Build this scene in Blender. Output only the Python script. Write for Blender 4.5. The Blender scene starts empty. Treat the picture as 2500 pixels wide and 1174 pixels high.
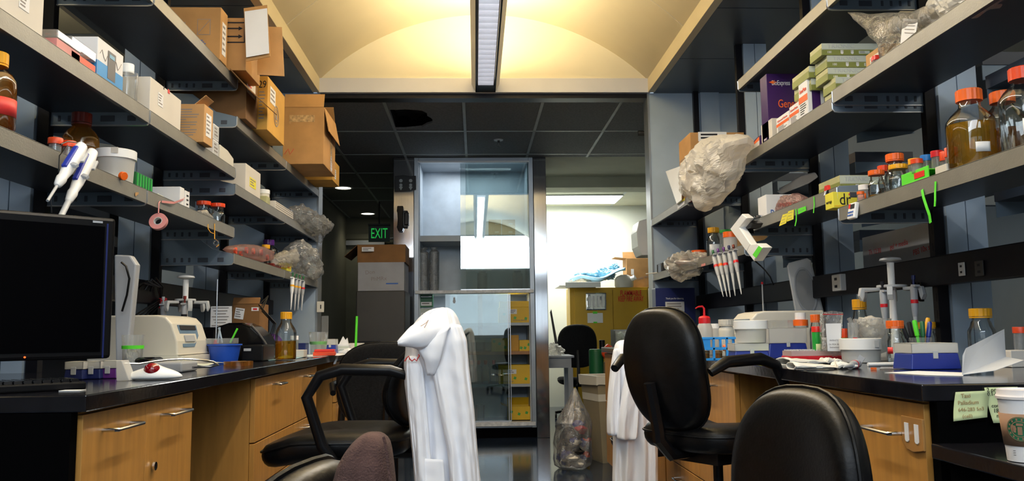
import bpy, bmesh, math, random
from mathutils import Vector, Matrix, noise
random.seed(7)
sc = bpy.context.scene
COL = sc.collection
PI = math.pi
# ------------------------------------------------------------------ camera
FPX, YAW, PIT, ROL, CH = 2060.0, 0.0441, 0.1081, -0.0123, 1.06
F_ = Vector((math.sin(YAW)*math.cos(PIT), math.cos(YAW)*math.cos(PIT), math.sin(PIT)))
R0 = Vector((math.cos(YAW), -math.sin(YAW), 0)); U0 = R0.cross(F_)
R_ = R0*math.cos(ROL)+U0*math.sin(ROL); U_ = U0*math.cos(ROL)-R0*math.sin(ROL)
cd = bpy.data.cameras.new('camera'); cam = bpy.data.objects.new('camera', cd); COL.objects.link(cam)
cam.matrix_world = Matrix(((R_.x, U_.x, -F_.x, 0), (R_.y, U_.y, -F_.y, 0), (R_.z, U_.z, -F_.z, CH), (0, 0, 0, 1)))
cd.sensor_width = 36; cd.lens = 36*FPX/2500; cd.clip_start = .02
sc.camera = cam
vs = sc.view_settings
vs.view_transform = 'Standard'; vs.look = 'None'; vs.gamma = 1; vs.use_curve_mapping = False
vs.exposure = 0.0
# ------------------------------------------------------------------ world
w = bpy.data.worlds.new('world'); sc.world = w; w.use_nodes = True
bg = w.node_tree.nodes['Background']
sky = w.node_tree.nodes.new('ShaderNodeTexSky'); sky.sky_type = 'HOSEK_WILKIE'; sky.turbidity = 4
sky.sun_direction = (0.3, 0.6, 0.6)
w.node_tree.links.new(sky.outputs[0], bg.inputs[0]); bg.inputs[1].default_value = 1.6
sc.cycles.max_bounces = 8; sc.cycles.diffuse_bounces = 4; sc.cycles.glossy_bounces = 4
sc.cycles.transmission_bounces = 6; sc.cycles.transparent_max_bounces = 24
sc.cycles.caustics_reflective = False; sc.cycles.caustics_refractive = False
sc.cycles.sample_clamp_indirect = 4
try:
    sc.cycles.use_denoising = True
except Exception: pass
def area(name, loc, rot, sx, sy, power, color, parent=None, spread=PI):
    l = bpy.data.lights.new(name, 'AREA'); l.shape = 'RECTANGLE'; l.size = sx; l.size_y = sy
    l.energy = power; l.color = color; l.spread = spread
    o = bpy.data.objects.new(name, l); COL.objects.link(o); o.location = loc; o.rotation_euler = rot
    if parent: o.parent = parent
    return o
DAY = (0.80, 0.90, 1.0)
# daylight through the tall window strip behind the photographer
area('window_daylight', (0.1, -1.27, 2.82), (math.radians(90), 0, 0), 4.2, 0.72, 100, DAY)
area('window_daylight_low', (0.1, -1.27, 1.45), (math.radians(90), 0, 0), 4.2, 0.9, 16, DAY)
# ------------------------------------------------------------------ pixel helpers (2500 x 1174 photograph)
def ray(u, v): return F_*FPX + R_*(u-1250) + U_*(587-v)
def atX(u, v, X): d = ray(u, v); t = X/d.x; return Vector((X, d.y*t, d.z*t+CH))
def atY(u, v, Y): d = ray(u, v); t = Y/d.y; return Vector((d.x*t, Y, d.z*t+CH))
def atZ(u, v, Z): d = ray(u, v); t = (Z-CH)/d.z; return Vector((d.x*t, d.y*t, Z))
def SY(u, X, Z):
    k = (u-1250)/FPX; q = R_-F_*k
    return -(X*q.x+(Z-CH)*q.z)/q.y
def SX(u, Y, Z):
    k = (u-1250)/FPX; q = R_-F_*k
    return -(Y*q.y+(Z-CH)*q.z)/q.x
def bx_(u, X, z): return Vector((X, SY(u, X, z), z))
def by_(u, Y, z): return Vector((SX(u, Y, z), Y, z))
# ------------------------------------------------------------------ materials
MT = {}
def _nt(name):
    m = bpy.data.materials.new(name); m.use_nodes = True
    nt = m.node_tree; return m, nt, nt.nodes['Principled BSDF']
def mat(name, col, rough=.5, metal=0, var=.06, scale=6, bump=0, bscale=80, trans=0, alpha=1, emit=None, es=1, stretch=None, coat=0, ior=None):
    if name in MT: return MT[name]
    m, nt, b = _nt(name); N = nt.nodes; L = nt.links
    tc = N.new('ShaderNodeTexCoord'); mp = N.new('ShaderNodeMapping'); L.new(tc.outputs['Object'], mp.inputs[0])
    if stretch: mp.inputs['Scale'].default_value = stretch
    nz = N.new('ShaderNodeTexNoise'); nz.inputs['Scale'].default_value = scale; nz.inputs['Detail'].default_value = 4
    L.new(mp.outputs[0], nz.inputs['Vector'])
    cr = N.new('ShaderNodeValToRGB')
    c = Vector(col[:3]); lo = [max(0, x*(1-var*1.6)) for x in c]; hi = [min(1, x*(1+var*1.6)) for x in c]
    cr.color_ramp.elements[0].position = .3; cr.color_ramp.elements[1].position = .7
    cr.color_ramp.elements[0].color = (*lo, 1); cr.color_ramp.elements[1].color = (*hi, 1)
    L.new(nz.outputs['Fac'], cr.inputs[0]); L.new(cr.outputs[0], b.inputs['Base Color'])
    b.inputs['Roughness'].default_value = rough; b.inputs['Metallic'].default_value = metal
    if trans: b.inputs['Transmission Weight'].default_value = trans
    if ior: b.inputs['IOR'].default_value = ior
    if alpha < 1: b.inputs['Alpha'].default_value = alpha
    if coat: b.inputs['Coat Weight'].default_value = coat; b.inputs['Coat Roughness'].default_value = .08
    if emit: b.inputs['Emission Color'].default_value = (*emit, 1); b.inputs['Emission Strength'].default_value = es
    if bump:
        n2 = N.new('ShaderNodeTexNoise'); n2.inputs['Scale'].default_value = bscale; L.new(mp.outputs[0], n2.inputs['Vector'])
        bp = N.new('ShaderNodeBump'); bp.inputs['Strength'].default_value = bump; bp.inputs['Distance'].default_value = .01
        L.new(n2.outputs['Fac'], bp.inputs['Height']); L.new(bp.outputs[0], b.inputs['Normal'])
    if sum(col[:3]) < .08 and name != 'bench_top': b.inputs['Specular IOR Level'].default_value = .22
    MT[name] = m; return m
def glassy(name, tint=(1, 1, 1), refl=.12, rough=.03, haze=0., hazecol=(.9, .9, .9), wr=0, wsc=30):
    """thin clear sheet: transparent body + facing-dependent gloss (+ a little milky scatter)"""
    if name in MT: return MT[name]
    m = bpy.data.materials.new(name); m.use_nodes = True; nt = m.node_tree; N = nt.nodes; L = nt.links
    N.remove(N['Principled BSDF']); out = N['Material Output']
    tr = N.new('ShaderNodeBsdfTransparent'); tr.inputs[0].default_value = (*tint, 1)
    gl = N.new('ShaderNodeBsdfGlossy'); gl.inputs['Roughness'].default_value = rough
    fr = N.new('ShaderNodeLayerWeight'); fr.inputs[0].default_value = .25
    mr = N.new('ShaderNodeMapRange'); mr.inputs['To Min'].default_value = refl; mr.inputs['To Max'].default_value = .9
    L.new(fr.outputs['Fresnel'], mr.inputs['Value'])
    mx = N.new('ShaderNodeMixShader'); L.new(mr.outputs[0], mx.inputs[0]); L.new(tr.outputs[0], mx.inputs[1]); L.new(gl.outputs[0], mx.inputs[2])
    last = mx
    if wr:
        tc = N.new('ShaderNodeTexCoord'); nz = N.new('ShaderNodeTexNoise'); nz.inputs['Scale'].default_value = wsc; nz.inputs['Detail'].default_value = 5; nz.inputs['Distortion'].default_value = 1.2
        L.new(tc.outputs['Object'], nz.inputs['Vector'])
        # folds: sharp ridges
        ab = N.new('ShaderNodeMath'); ab.operation = 'SUBTRACT'; ab.inputs[1].default_value = .5; L.new(nz.outputs['Fac'], ab.inputs[0])
        a2 = N.new('ShaderNodeMath'); a2.operation = 'ABSOLUTE'; L.new(ab.outputs[0], a2.inputs[0])
        bp = N.new('ShaderNodeBump'); bp.inputs['Strength'].default_value = wr; bp.inputs['Distance'].default_value = .03; L.new(a2.outputs[0], bp.inputs['Height'])
        L.new(bp.outputs[0], gl.inputs['Normal']); L.new(bp.outputs[0], fr.inputs['Normal'])
    if haze:
        df = N.new('ShaderNodeBsdfDiffuse'); df.inputs[0].default_value = (*hazecol, 1)
        tl = N.new('ShaderNodeBsdfTranslucent'); tl.inputs[0].default_value = (*hazecol, 1)
        m1 = N.new('ShaderNodeMixShader'); m1.inputs[0].default_value = .4; L.new(df.outputs[0], m1.inputs[1]); L.new(tl.outputs[0], m1.inputs[2])
        m2 = N.new('ShaderNodeMixShader'); m2.inputs[0].default_value = haze; L.new(mx.outputs[0], m2.inputs[1]); L.new(m1.outputs[0], m2.inputs[2]); last = m2
    L.new(last.outputs[0], out.inputs[0]); MT[name] = m; return m
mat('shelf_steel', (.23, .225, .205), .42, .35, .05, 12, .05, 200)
mat('shelf_shaded', (.045, .055, .078), .38, .2, .08, 5)  # shelf steel darkened: the shade under the boards is put into the colour
mat('bracket_blue', (.16, .215, .28), .4, .3, .06, 7)
mat('bracket_slot', (.05, .06, .08), .5, .2)
mat('panel_blue', (.36, .45, .56), .42, .1, .05, 3)
mat('post_black', (.006, .006, .009), .4, .2)
mat('edge_metal', (.55, .57, .6), .3, .8)
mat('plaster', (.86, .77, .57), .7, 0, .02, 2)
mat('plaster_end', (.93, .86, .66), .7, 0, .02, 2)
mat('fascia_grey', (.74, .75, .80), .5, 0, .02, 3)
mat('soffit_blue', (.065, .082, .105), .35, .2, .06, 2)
mat('bench_top', (.008, .008, .011), .13, 0, .2, 20, .02, 60)
mat('black_panel', (.001, .001, .0013), .85); MT['black_panel'].node_tree.nodes['Principled BSDF'].inputs['Specular IOR Level'].default_value = .03
mat('wood', (.50, .245, .055), .42, 0, .10, 5, stretch=(6, 6, .7))
mat('wood_edge', (.62, .34, .10), .4, 0, .08, 8)
mat('steel', (.62, .63, .65), .22, 1, .04, 30, stretch=(1, 1, .05))
mat('brushed', (.55, .56, .58), .09, 1, .05, 40, stretch=(6, 6, .05))
mat('chrome', (.75, .75, .77), .16, 1)
mat('alu_frame', (.30, .33, .36), .35, .6)
mat('fridge_white', (.62, .70, .78), .45)
mat('sill_white', (.8, .8, .8), .5, 0, .12, 30)
mat('fridge_shelf', (.35, .38, .40), .45, .2)
mat('wood_shelf', (.33, .16, .06), .5)
mat('cardboard', (.40, .215, .075), .75, 0, .09, 7, .04, 300)
mat('cardboard_light', (.47, .27, .11), .75, 0, .08, 7, .04, 300)
mat('cardboard_dark', (.20, .095, .03), .8, 0, .10, 7)
mat('cardboard_gold', (.52, .28, .045), .7, 0, .10, 7)
mat('tape_gloss', (.50, .33, .16), .15, 0, .25, 60, .3, 60)
mat('paper', (.82, .82, .83), .6, 0, .03)
mat('paper_warm', (.66, .62, .56), .6, 0, .03)
mat('print_black', (.015, .015, .02), .6)
mat('print_grey', (.22, .2, .2), .6)
mat('print_red', (.62, .03, .03), .5)
mat('print_blue', (.02, .10, .42), .5)
mat('white_plastic', (.90, .90, .89), .35, 0, .02)
mat('cream_plastic', (.66, .63, .55), .4, 0, .02)
mat('grey_plastic', (.36, .38, .42), .4, 0, .03)
mat('light_grey', (.50, .52, .54), .4, 0, .03)
mat('dark_grey', (.03, .028, .026), .5)
mat('black_plastic', (.005, .005, .006), .32)
mat('black_gloss', (.003, .003, .004), .12)
mat('screen', (.001, .001, .0015), .35); MT['screen'].node_tree.nodes['Principled BSDF'].inputs['Specular IOR Level'].default_value = .03
mat('leather', (.004, .004, .0045), .38, 0, .2, 50, .05, 160); MT['leather'].node_tree.nodes['Principled BSDF'].inputs['Specular IOR Level'].default_value = .22
mat('leather_brown', (.045, .035, .028), .40, 0, .15, 50, .12, 160)
mat('chair_fabric', (.008, .008, .009), .95, 0, .3, 120, .2, 400)
mat('orange_cap', (.80, .13, .01), .4)
mat('orange_deep', (.70, .06, .01), .4)
mat('yellow_cap', (.85, .40, .01), .4)
mat('red_cap', (.60, .01, .02), .4)
mat('blue_cap', (.01, .16, .55), .4)
mat('dark_red_cap', (.16, .012, .006), .4)
mat('purple', (.10, .015, .20), .35)
mat('purple_box', (.035, .008, .09), .35)
mat('navy', (.008, .015, .10), .35)
mat('tip_blue', (.012, .03, .27), .3)
mat('basket_blue', (.015, .08, .50), .35)
mat('rack_blue', (.03, .32, .85), .35)
mat('neon_green', (.10, .72, .03), .5)
mat('green_rack', (.02, .36, .05), .4)
mat('dark_green', (.01, .12, .04), .45)
mat('neon_yellow', (.72, .85, .02), .5)
mat('note_yellow', (.80, .72, .06), .6)
mat('note_green', (.50, .58, .32), .7, 0, .02)
mat('yellow_paint', (.56, .33, .012), .4, 0, .04, 3)
mat('yellow_box', (.74, .47, .015), .5, 0, .04)
mat('olive', (.20, .23, .05), .5, 0, .08)
mat('olive_light', (.42, .42, .22), .5, 0, .10)
mat('pale_green', (.55, .60, .52), .5)
mat('pink', (.62, .25, .25), .5)
mat('red_plastic', (.72, .03, .02), .35)
mat('brown_cloth', (.085, .042, .035), .95, 0, .15, 40, .4, 500)
mat('coat', (.91, .92, .97), .85, 0, .015, 3, .12, 14)
mat('coat_inner', (.30, .24, .18), .9)
mat('thread_red', (.60, .06, .05), .7)
mat('medium_dark', (.09, .05, .015), .2, 0, .1, alpha=.9)
mat('bin_beige', (.30, .25, .165), .5, 0, .05, 5)
mat('skyblue_bag', (.32, .55, .68), .45, 0, .10, 10)
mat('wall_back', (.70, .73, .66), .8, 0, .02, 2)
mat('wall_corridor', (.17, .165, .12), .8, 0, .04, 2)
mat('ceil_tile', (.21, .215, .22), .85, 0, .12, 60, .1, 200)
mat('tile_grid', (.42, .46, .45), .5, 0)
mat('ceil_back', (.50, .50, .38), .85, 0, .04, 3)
mat('dark_void', (.002, .002, .002), .9)
mat('wall_far', (.20, .23, .26), .7, 0, .05, 2)
mat('hinge_void', (.02, .02, .02), .8)
mat('floor_vinyl', (.030, .045, .075), .10, 0, .25, 1.5, .03, 25)
mat('lit_panel', (1, 1, 1), .5, emit=(1, 1, .97), es=7)
mat('lit_down', (1, 1, 1), .5, emit=(1, .95, .75), es=5)
mat('lit_lamp', (1, 1, 1), .5, emit=(.95, .97, 1), es=2.4)
mat('exit_green', (.02, .6, .1), .5, emit=(.03, .75, .12), es=.42)
mat('led_red', (.8, .05, 0), .5, emit=(1, .12, .02), es=2)
mat('louver', (.85, .86, .92), .25, .2)
mat('tan_pouch', (.40, .20, .06), .35, 0, .05, coat=.3)
mat('cup_sleeve', (.30, .17, .10), .8, 0, .04)
mat('logo_green', (.01, .14, .06), .6)
mat('cup_white', (.82, .80, .80), .5)
mat('skin_pink', (.75, .55, .50), .5)
glassy('glass', (.93, .96, .95), .05, .02)
glassy('door_glass', (.86, .92, .92), .16, .015)
glassy('medium', (.97, .66, .10), .05, .05, .30, (.85, .48, .02))
glassy('medium_amber', (.80, .36, .05), .05, .05, .30, (.60, .24, .01))
glassy('clear_plastic', (.86, .88, .88), .06, .12, .22, (.85, .86, .86))
glassy('frost_plastic', (.8, .8, .78), .05, .25, .60, (1, 1, .98))
glassy('film', (.95, .95, .94), .10, .10, .07, (.90, .88, .84), 1, 22)
glassy('film_milky', (.95, .93, .90), .16, .10, .26, (1, .96, .88), .5, 20)
glassy('film_bag', (.93, .93, .92), .14, .14, .20, (.9, .88, .84), .6, 16)
glassy('film_white', (.93, .90, .86), .14, .12, .54, (1, .97, .90), .5, 12)
glassy('pink_film', (.97, .75, .72), .12, .12, .16, (.9, .55, .5), .8, 24)
glassy('amber_plastic', (.8, .45, .12), .1, .1, .2, (.6, .3, .05))
def M_(n): return MT[n]
# ------------------------------------------------------------------ mesh builder
class MB:
    def __init__(s): s.bm = bmesh.new(); s.mi = 0
    def _fin(s, geom_faces):
        for f in geom_faces: f.material_index = s.mi
    def m(s, i): s.mi = i; return s
    def box(s, c, d, rz=0, rot=None, taper=1):
        M = Matrix.Translation(c)
        if rot is not None: M = M @ rot
        elif rz: M = M @ Matrix.Rotation(rz, 4, 'Z')
        hx, hy, hz = d[0]/2, d[1]/2, d[2]/2
        vs_ = []
        for z in (-1, 1):
            t = taper if z > 0 else 1
            for x, y in ((-1, -1), (1, -1), (1, 1), (-1, 1)):
                vs_.append(s.bm.verts.new(M @ Vector((x*hx*t, y*hy*t, z*hz))))
        for q in ((3, 2, 1, 0), (4, 5, 6, 7), (0, 1, 5, 4), (1, 2, 6, 5), (2, 3, 7, 6), (3, 0, 4, 7)):
            f = s.bm.faces.new([vs_[i] for i in q]); f.material_index = s.mi
        return s
    def bb(s, x0, x1, y0, y1, z0, z1): return s.box(((x0+x1)/2, (y0+y1)/2, (z0+z1)/2), (abs(x1-x0), abs(y1-y0), abs(z1-z0)))
    def loft(s, rings, cap=True, closed=True, smooth=True):
        V = [[s.bm.verts.new(p) for p in r] for r in rings]
        n = len(V[0])
        for a, b in zip(V, V[1:]):
            for i in range(n if closed else n-1):
                j = (i+1) % n
                f = s.bm.faces.new((a[i], a[j], b[j], b[i])); f.material_index = s.mi; f.smooth = smooth
        if cap and closed:
            for r, fl in ((V[0], True), (V[-1], False)):
                f = s.bm.faces.new(list(reversed(r)) if fl else r); f.material_index = s.mi
        return s
    def lathe(s, prof, c=(0, 0, 0), n=20, M=None, cap=True):
        M = M or Matrix.Identity(4); c = Vector(c)
        rings = []
        for r, z in prof:
            rings.append([c + M @ Vector((r*math.cos(2*PI*i/n), r*math.sin(2*PI*i/n), z)) for i in range(n)])
        return s.loft(rings, cap)
    def cyl(s, c, r, h, axis='Z', n=20, r2=None):
        M = {'Z': Matrix.Identity(4), 'X': Matrix.Rotation(PI/2, 4, 'Y'), 'Y': Matrix.Rotation(-PI/2, 4, 'X')}[axis] if isinstance(axis, str) else axis
        return s.lathe([(r, 0), (r2 if r2 is not None else r, h)], c, n, M)
    def tube(s, pts, r, n=8, cap=True):
        pts = [Vector(p) for p in pts]; rings = []; prev = None
        rr = r if isinstance(r, (list, tuple)) else [r]*len(pts)
        for i, p in enumerate(pts):
            a = pts[max(i-1, 0)]; b = pts[min(i+1, len(pts)-1)]; t = (b-a).normalized()
            if prev is None:
                x = t.orthogonal().normalized()
            else:
                x = (prev - t*prev.dot(t)).normalized()
            prev = x; y = t.cross(x)
            rings.append([p + (x*math.cos(2*PI*k/n)+y*math.sin(2*PI*k/n))*rr[i] for k in range(n)])
        return s.loft(rings, cap)
    def prism(s, poly, h, M=None):
        """poly: 2D outline (CCW) in local XY, extruded along local +Z by h"""
        M = M or Matrix.Identity(4)
        a = [s.bm.verts.new(M @ Vector((x, y, 0))) for x, y in poly]
        b = [s.bm.verts.new(M @ Vector((x, y, h))) for x, y in poly]
        n = len(poly)
        fs = [s.bm.faces.new(list(reversed(a))), s.bm.faces.new(b)]
        for i in range(n): fs.append(s.bm.faces.new((a[i], a[(i+1) % n], b[(i+1) % n], b[i])))
        for f in fs: f.material_index = s.mi
        return s
    def grid(s, fn, nu, nv, smooth=True):
        V = [[s.bm.verts.new(fn(i/nu, j/nv)) for j in range(nv+1)] for i in range(nu+1)]
        for i in range(nu):
            for j in range(nv):
                f = s.bm.faces.new((V[i][j], V[i+1][j], V[i+1][j+1], V[i][j+1])); f.material_index = s.mi; f.smooth = smooth
        return s
    def ribbon(s, pts, width, th=.0006):
        """flat strip following pts; width = vector"""
        wv = Vector(width)/2; pts = [Vector(p) for p in pts]; rings = []
        for i, p in enumerate(pts):
            a = pts[max(i-1, 0)]; b = pts[min(i+1, len(pts)-1)]; t = (b-a).normalized(); nn = t.cross(wv).normalized()*th
            rings.append([p-wv-nn, p+wv-nn, p+wv+nn, p-wv+nn])
        return s.loft(rings, smooth=False)
    def blob(s, c, r, amp=.2, freq=3, seed=0, sub=3, creases=0.0):
        res = bmesh.ops.create_icosphere(s.bm, subdivisions=sub, radius=1)
        o = Vector((seed*3.1, seed*1.7, seed*.9))
        for v in res['verts']:
            n_ = v.co.copy()
            k = 1+amp*noise.noise(n_*freq+o)
            if creases: k += creases*(abs(noise.noise(n_*freq*2.7+o))-.15)
            v.co = Vector(c)+Vector((n_.x*r[0]*k, n_.y*r[1]*k, n_.z*r[2]*k))
        for v in res['verts']:
            for f in v.link_faces: f.material_index = s.mi; f.smooth = creases == 0
        return s
    def build(s, name, mats, parent=None, bevel=0, seg=2, smooth=None, solid=0, sub=0, autos=False):
        me = bpy.data.meshes.new(name)
        bmesh.ops.recalc_face_normals(s.bm, faces=s.bm.faces[:])
        if smooth is not None:
            for f in s.bm.faces: f.smooth = smooth
        anys = any(f.smooth for f in s.bm.faces)
        s.bm.to_mesh(me); s.bm.free()
        if anys and not sub: me.set_sharp_from_angle(angle=math.radians(38))
        for m in (mats if isinstance(mats, (list, tuple)) else [mats]): me.materials.append(MT[m] if isinstance(m, str) else m)
        o = bpy.data.objects.new(name, me); COL.objects.link(o)
        if parent is not None: o.parent = parent
        if solid:
            md = o.modifiers.new('solid', 'SOLIDIFY'); md.thickness = solid; md.offset = 0
        if bevel:
            md = o.modifiers.new('bevel', 'BEVEL'); md.width = bevel; md.segments = seg; md.limit_method = 'ANGLE'; md.angle_limit = math.radians(50)
        if sub:
            md = o.modifiers.new('sub', 'SUBSURF'); md.levels = sub; md.render_levels = sub
        return o
def thing(name, label, cat, loc=(0, 0, 0), rz=0, group=None, rot=None):
    o = bpy.data.objects.new(name, None); COL.objects.link(o); o.empty_display_size = .05
    o.location = loc; o.rotation_euler = rot if rot else (0, 0, rz)
    tag(o, label, cat, group); return o
def tag(o, label, cat, group=None, kind=None):
    o['label'] = label; o['category'] = cat
    if group: o['group'] = group
    if kind: o['kind'] = kind
    return o
def struct(name, mb, mats, parent=None, **k):
    o = mb.build(name, mats, parent, **k); o['kind'] = 'structure'; return o
def copy_tree(o, parent=None):
    c = o.copy(); COL.objects.link(c)
    if parent is not None: c.parent = parent
    for ch in list(o.children): copy_tree(ch, c)
    return c
FACE = {'-Y': Matrix(((1, 0, 0), (0, 0, -1), (0, 1, 0))), '+X': Matrix(((0, 0, 1), (1, 0, 0), (0, 1, 0))),
        '-X': Matrix(((0, 0, -1), (-1, 0, 0), (0, 1, 0))), '+Y': Matrix(((-1, 0, 0), (0, 0, 1), (0, 1, 0))),
        '+Z': Matrix(((1, 0, 0), (0, 1, 0), (0, 0, 1)))}
def text(s, size, mt, parent, M, name='lettering', ext=.0004, width=None, label=None, bold=0):
    """M: 4x4 placing text (x right, y up, z out), centred"""
    cu = bpy.data.curves.new('t', 'FONT'); cu.body = s; cu.size = size; cu.extrude = ext; cu.align_x = 'CENTER'; cu.align_y = 'CENTER'; cu.resolution_u = 3; cu.offset = bold
    t = bpy.data.objects.new('t', cu); COL.objects.link(t)
    me = bpy.data.meshes.new_from_object(t)
    bpy.data.objects.remove(t)
    xs = [v.co.x for v in me.vertices]
    sx = 1
    if width and xs: sx = width/max(1e-6, max(xs)-min(xs))
    Ms = Matrix.Diagonal((sx, 1, 1, 1))
    me.transform(M @ Ms); me.materials.clear(); me.materials.append(MT[mt] if isinstance(mt, str) else mt)
    o = bpy.data.objects.new(name, me); COL.objects.link(o); o.parent = parent
    if label: o['label'] = label
    return o
def fM(face, off, a, b, roll=0, e=.001):
    """matrix on a face of a box: off = distance of face plane from the centre axis, a = right, b = up"""
    R = FACE[face].to_4x4(); o = R @ Vector((a, b, off+e))
    if face == '+Z': o = Vector((a, b, off+e))
    return Matrix.Translation(o) @ R @ Matrix.Rotation(roll, 4, 'Z')
def decal(parent, face, off, a, b, sx, sy, mt, roll=0, name='label', e=.0006, th=.0006, lines=0, ink='print_grey'):
    mb = MB(); M = fM(face, off, a, b, roll, e)
    mb.prism([(-sx/2, -sy/2), (sx/2, -sy/2), (sx/2, sy/2), (-sx/2, sy/2)], th, M)
    if lines:
        mb.m(1); rnd = random.Random(int(abs(a*1e4)+abs(b*1e4)+lines))
        for i in range(lines):
            y = sy/2-sy*(i+.8)/(lines+.8); L_ = sx*.82*rnd.uniform(.5, 1); x0 = -sx*.41
            mb.prism([(x0, y-sy*.16/lines), (x0+L_, y-sy*.16/lines), (x0+L_, y+sy*.2/lines), (x0, y+sy*.2/lines)], th*1.6, M)
    return mb.build(name, [mt, ink], parent)
# ================================================================== the setting
XL, XR, Y0, BAY = -1.173, 1.345, 6.329, 1.0973
YBd = [Y0-BAY*k for k in range(6)]           # 0 = far end ... 4 = near end
CB, CT = .904, .940                          # bench top slab
ZB = 2.889                                   # soffit level
SDP = .35                                    # shelf depth
# floor
WY_ = -1.4
b = MB(); b.bb(-4.7, 4.7, WY_, 13.4, -.06, 0); struct('floor', b, 'floor_vinyl')
# outer walls
b = MB(); b.bb(-4.7, -4.6, WY_, 13.4, 0, 4.3); struct('wall_left', b, 'wall_far')
b = MB(); b.bb(4.6, 4.7, WY_, 13.4, 0, 4.3); struct('wall_right', b, 'wall_far')
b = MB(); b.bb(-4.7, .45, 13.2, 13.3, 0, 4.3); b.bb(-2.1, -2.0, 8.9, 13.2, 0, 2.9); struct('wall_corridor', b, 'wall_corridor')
b = MB(); b.bb(.35, 4.6, 12.1, 12.2, 0, 4.3); b.bb(.35, .45, 9.3, 12.1, 0, 2.9); struct('wall_back', b, 'wall_back')
# window wall just behind the photographer
WY = -1.3
b = MB(); b.bb(-4.7, 4.7, WY-.1, WY, 0, .95); b.bb(-4.7, -2.05, WY-.1, WY, .95, 3.22); b.bb(2.25, 4.7, WY-.1, WY, .95, 3.22)
b.bb(-2.05, 2.25, WY-.1, WY, 1.95, 2.43)
struct('wall_front', b, 'wall_far')
b = MB(); b.bb(-4.7, 4.7, WY-.1, WY, 3.22, 4.3); struct('wall_front_upper', b, 'plaster_end')
wn = 1
for x0, x1 in ((-2.05, .1), (.1, 2.25)):
    for z0, z1 in ((.95, 1.95), (2.43, 3.22)):
        b = MB()
        for q in ((x0, x0+.05, z0, z1), (x1-.05, x1, z0, z1), (x0+.05, x1-.05, z0, z0+.05), (x0+.05, x1-.05, z1-.05, z1)): b.bb(q[0], q[1], WY-.08, WY-.02, q[2], q[3])
        f = struct('window_%d' % wn, b, 'alu_frame'); wn += 1
        b = MB(); b.bb(x0+.05, x1-.05, WY-.055, WY-.05, z0+.05, z1-.05); b.build('window_glass', 'glass', f)
# aisle vault
cx = (XL+XR)/2; hw = (XR-XL)/2
zs = atY(778, 193, Y0).z; zp = atY(1186, 36, Y0).z; rise = zp-zs
Rv = (hw*hw+rise*rise)/(2*rise); a0 = math.asin(hw/Rv)
def arc(c0, n=36): return [(c0+Rv*math.sin(-a0+2*a0*i/n), zs+rise-Rv+Rv*math.cos(-a0+2*a0*i/n)) for i in range(n+1)]
def vault(c0, y0, y1, nm):
    b = MB(); A = arc(c0)
    b.loft([[Vector((x, y, z)) for x, z in A]+[Vector((x, y, z+.04)) for x, z in reversed(A)] for y in (y0, y1)], smooth=True)
    o = struct(nm, b, 'plaster'); return o
ys = SY(700, XL, zs); ys2 = ys
vault(cx, -1.3, ys-.006, 'ceiling_vault_near'); vault(cx, ys+.006, Y0, 'ceiling_vault_far')
b = MB(); A = arc(cx); b.loft([[Vector((x, y, z+.005)) for x, z in A]+[Vector((x, y, z+.03)) for x, z in reversed(A)] for y in (ys-.01, ys+.01)]); struct('ceiling_vault_seam', b, 'fascia_grey')
A = arc(cx); b = MB(); b.prism([(x, z) for x, z in reversed(A)]+[(XL, zs-.02), (XR, zs-.02)][0:0], .06, Matrix(((1, 0, 0, 0), (0, 0, 1, Y0), (0, 1, 0, 0), (0, 0, 0, 1))))
struct('wall_lunette', b, 'plaster_end', smooth=False)
b = MB(); b.bb(XL-.02, XR+.02, Y0-.02, Y0+.10, ZB, zs+.004); struct('trim_1', b, 'fascia_grey', bevel=.003)
for i, (x, s) in enumerate(((XL, -1), (XR, 1))):
    b = MB(); b.bb(x, x+s*.05, -1.3, Y0-.02, ZB, zs+.01); struct('trim_%d' % (i+2), b, 'plaster', bevel=.002)
b = MB(); b.bb(XL, XR, Y0+.02, Y0+.14, ZB-.035, ZB); struct('trim_4', b, 'post_black')
# flat metal ceiling above the benches, with panel joints
for i, s in enumerate((-1, 1)):
    xa = XL if s < 0 else XR
    b = MB()
    ys_ = [-1.3, .2, 1.3, 2.4, 3.5, 4.6, 5.5, Y0+.02]
    for a_, c_ in zip(ys_, ys_[1:]): b.bb(xa+s*.05, xa+s*1.1, a_+.004, c_-.004, ZB, ZB+.05)
    b.bb(xa+s*.02, xa+s*1.1, -1.3, Y0, ZB+.02, ZB+.06)
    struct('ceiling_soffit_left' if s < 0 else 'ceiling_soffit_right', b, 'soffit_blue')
    # the neighbouring aisle ceiling beyond the shelves
    b = MB(); b.bb(xa+s*1.1, s*4.6, -1.3, Y0, 3.35, 3.40); b.bb(xa+s*1.1, xa+s*1.13, -1.3, Y0, ZB, 3.4)
    struct('ceiling_side_left' if s < 0 else 'ceiling_side_right', b, 'plaster')
    b = MB(); b.bb(xa+s*1.1, s*4.6, Y0+.02, Y0+.1, 2.0, 3.4); struct('wall_side_left' if s < 0 else 'wall_side_right', b, 'wall_far')
    # neighbour aisle fixture
    t = thing('ceiling_light', 'long light fixture over the next aisle, %s of the shelves' % ('left' if s < 0 else 'right'), 'ceiling light', (s*3.3, 2.0, 3.0))
    b = MB(); b.box((0, 0, 0), (.16, 7, .07)); b.build('housing', 'light_grey', t, bevel=.01)
    b = MB(); b.box((0, 0, -.038), (.10, 6.8, .004)); b.build('diffuser', 'lit_lamp', t)
    area('side_aisle_uplight', (s*3.3, 2.0, 3.06), (PI, 0, 0), .3, 7, 45, (1, .88, .62)); area('side_aisle_downlight', (s*3.3, 2.0, 2.94), (0, 0, 0), 0.3, 7, 18, (.92, .96, 1))
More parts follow.
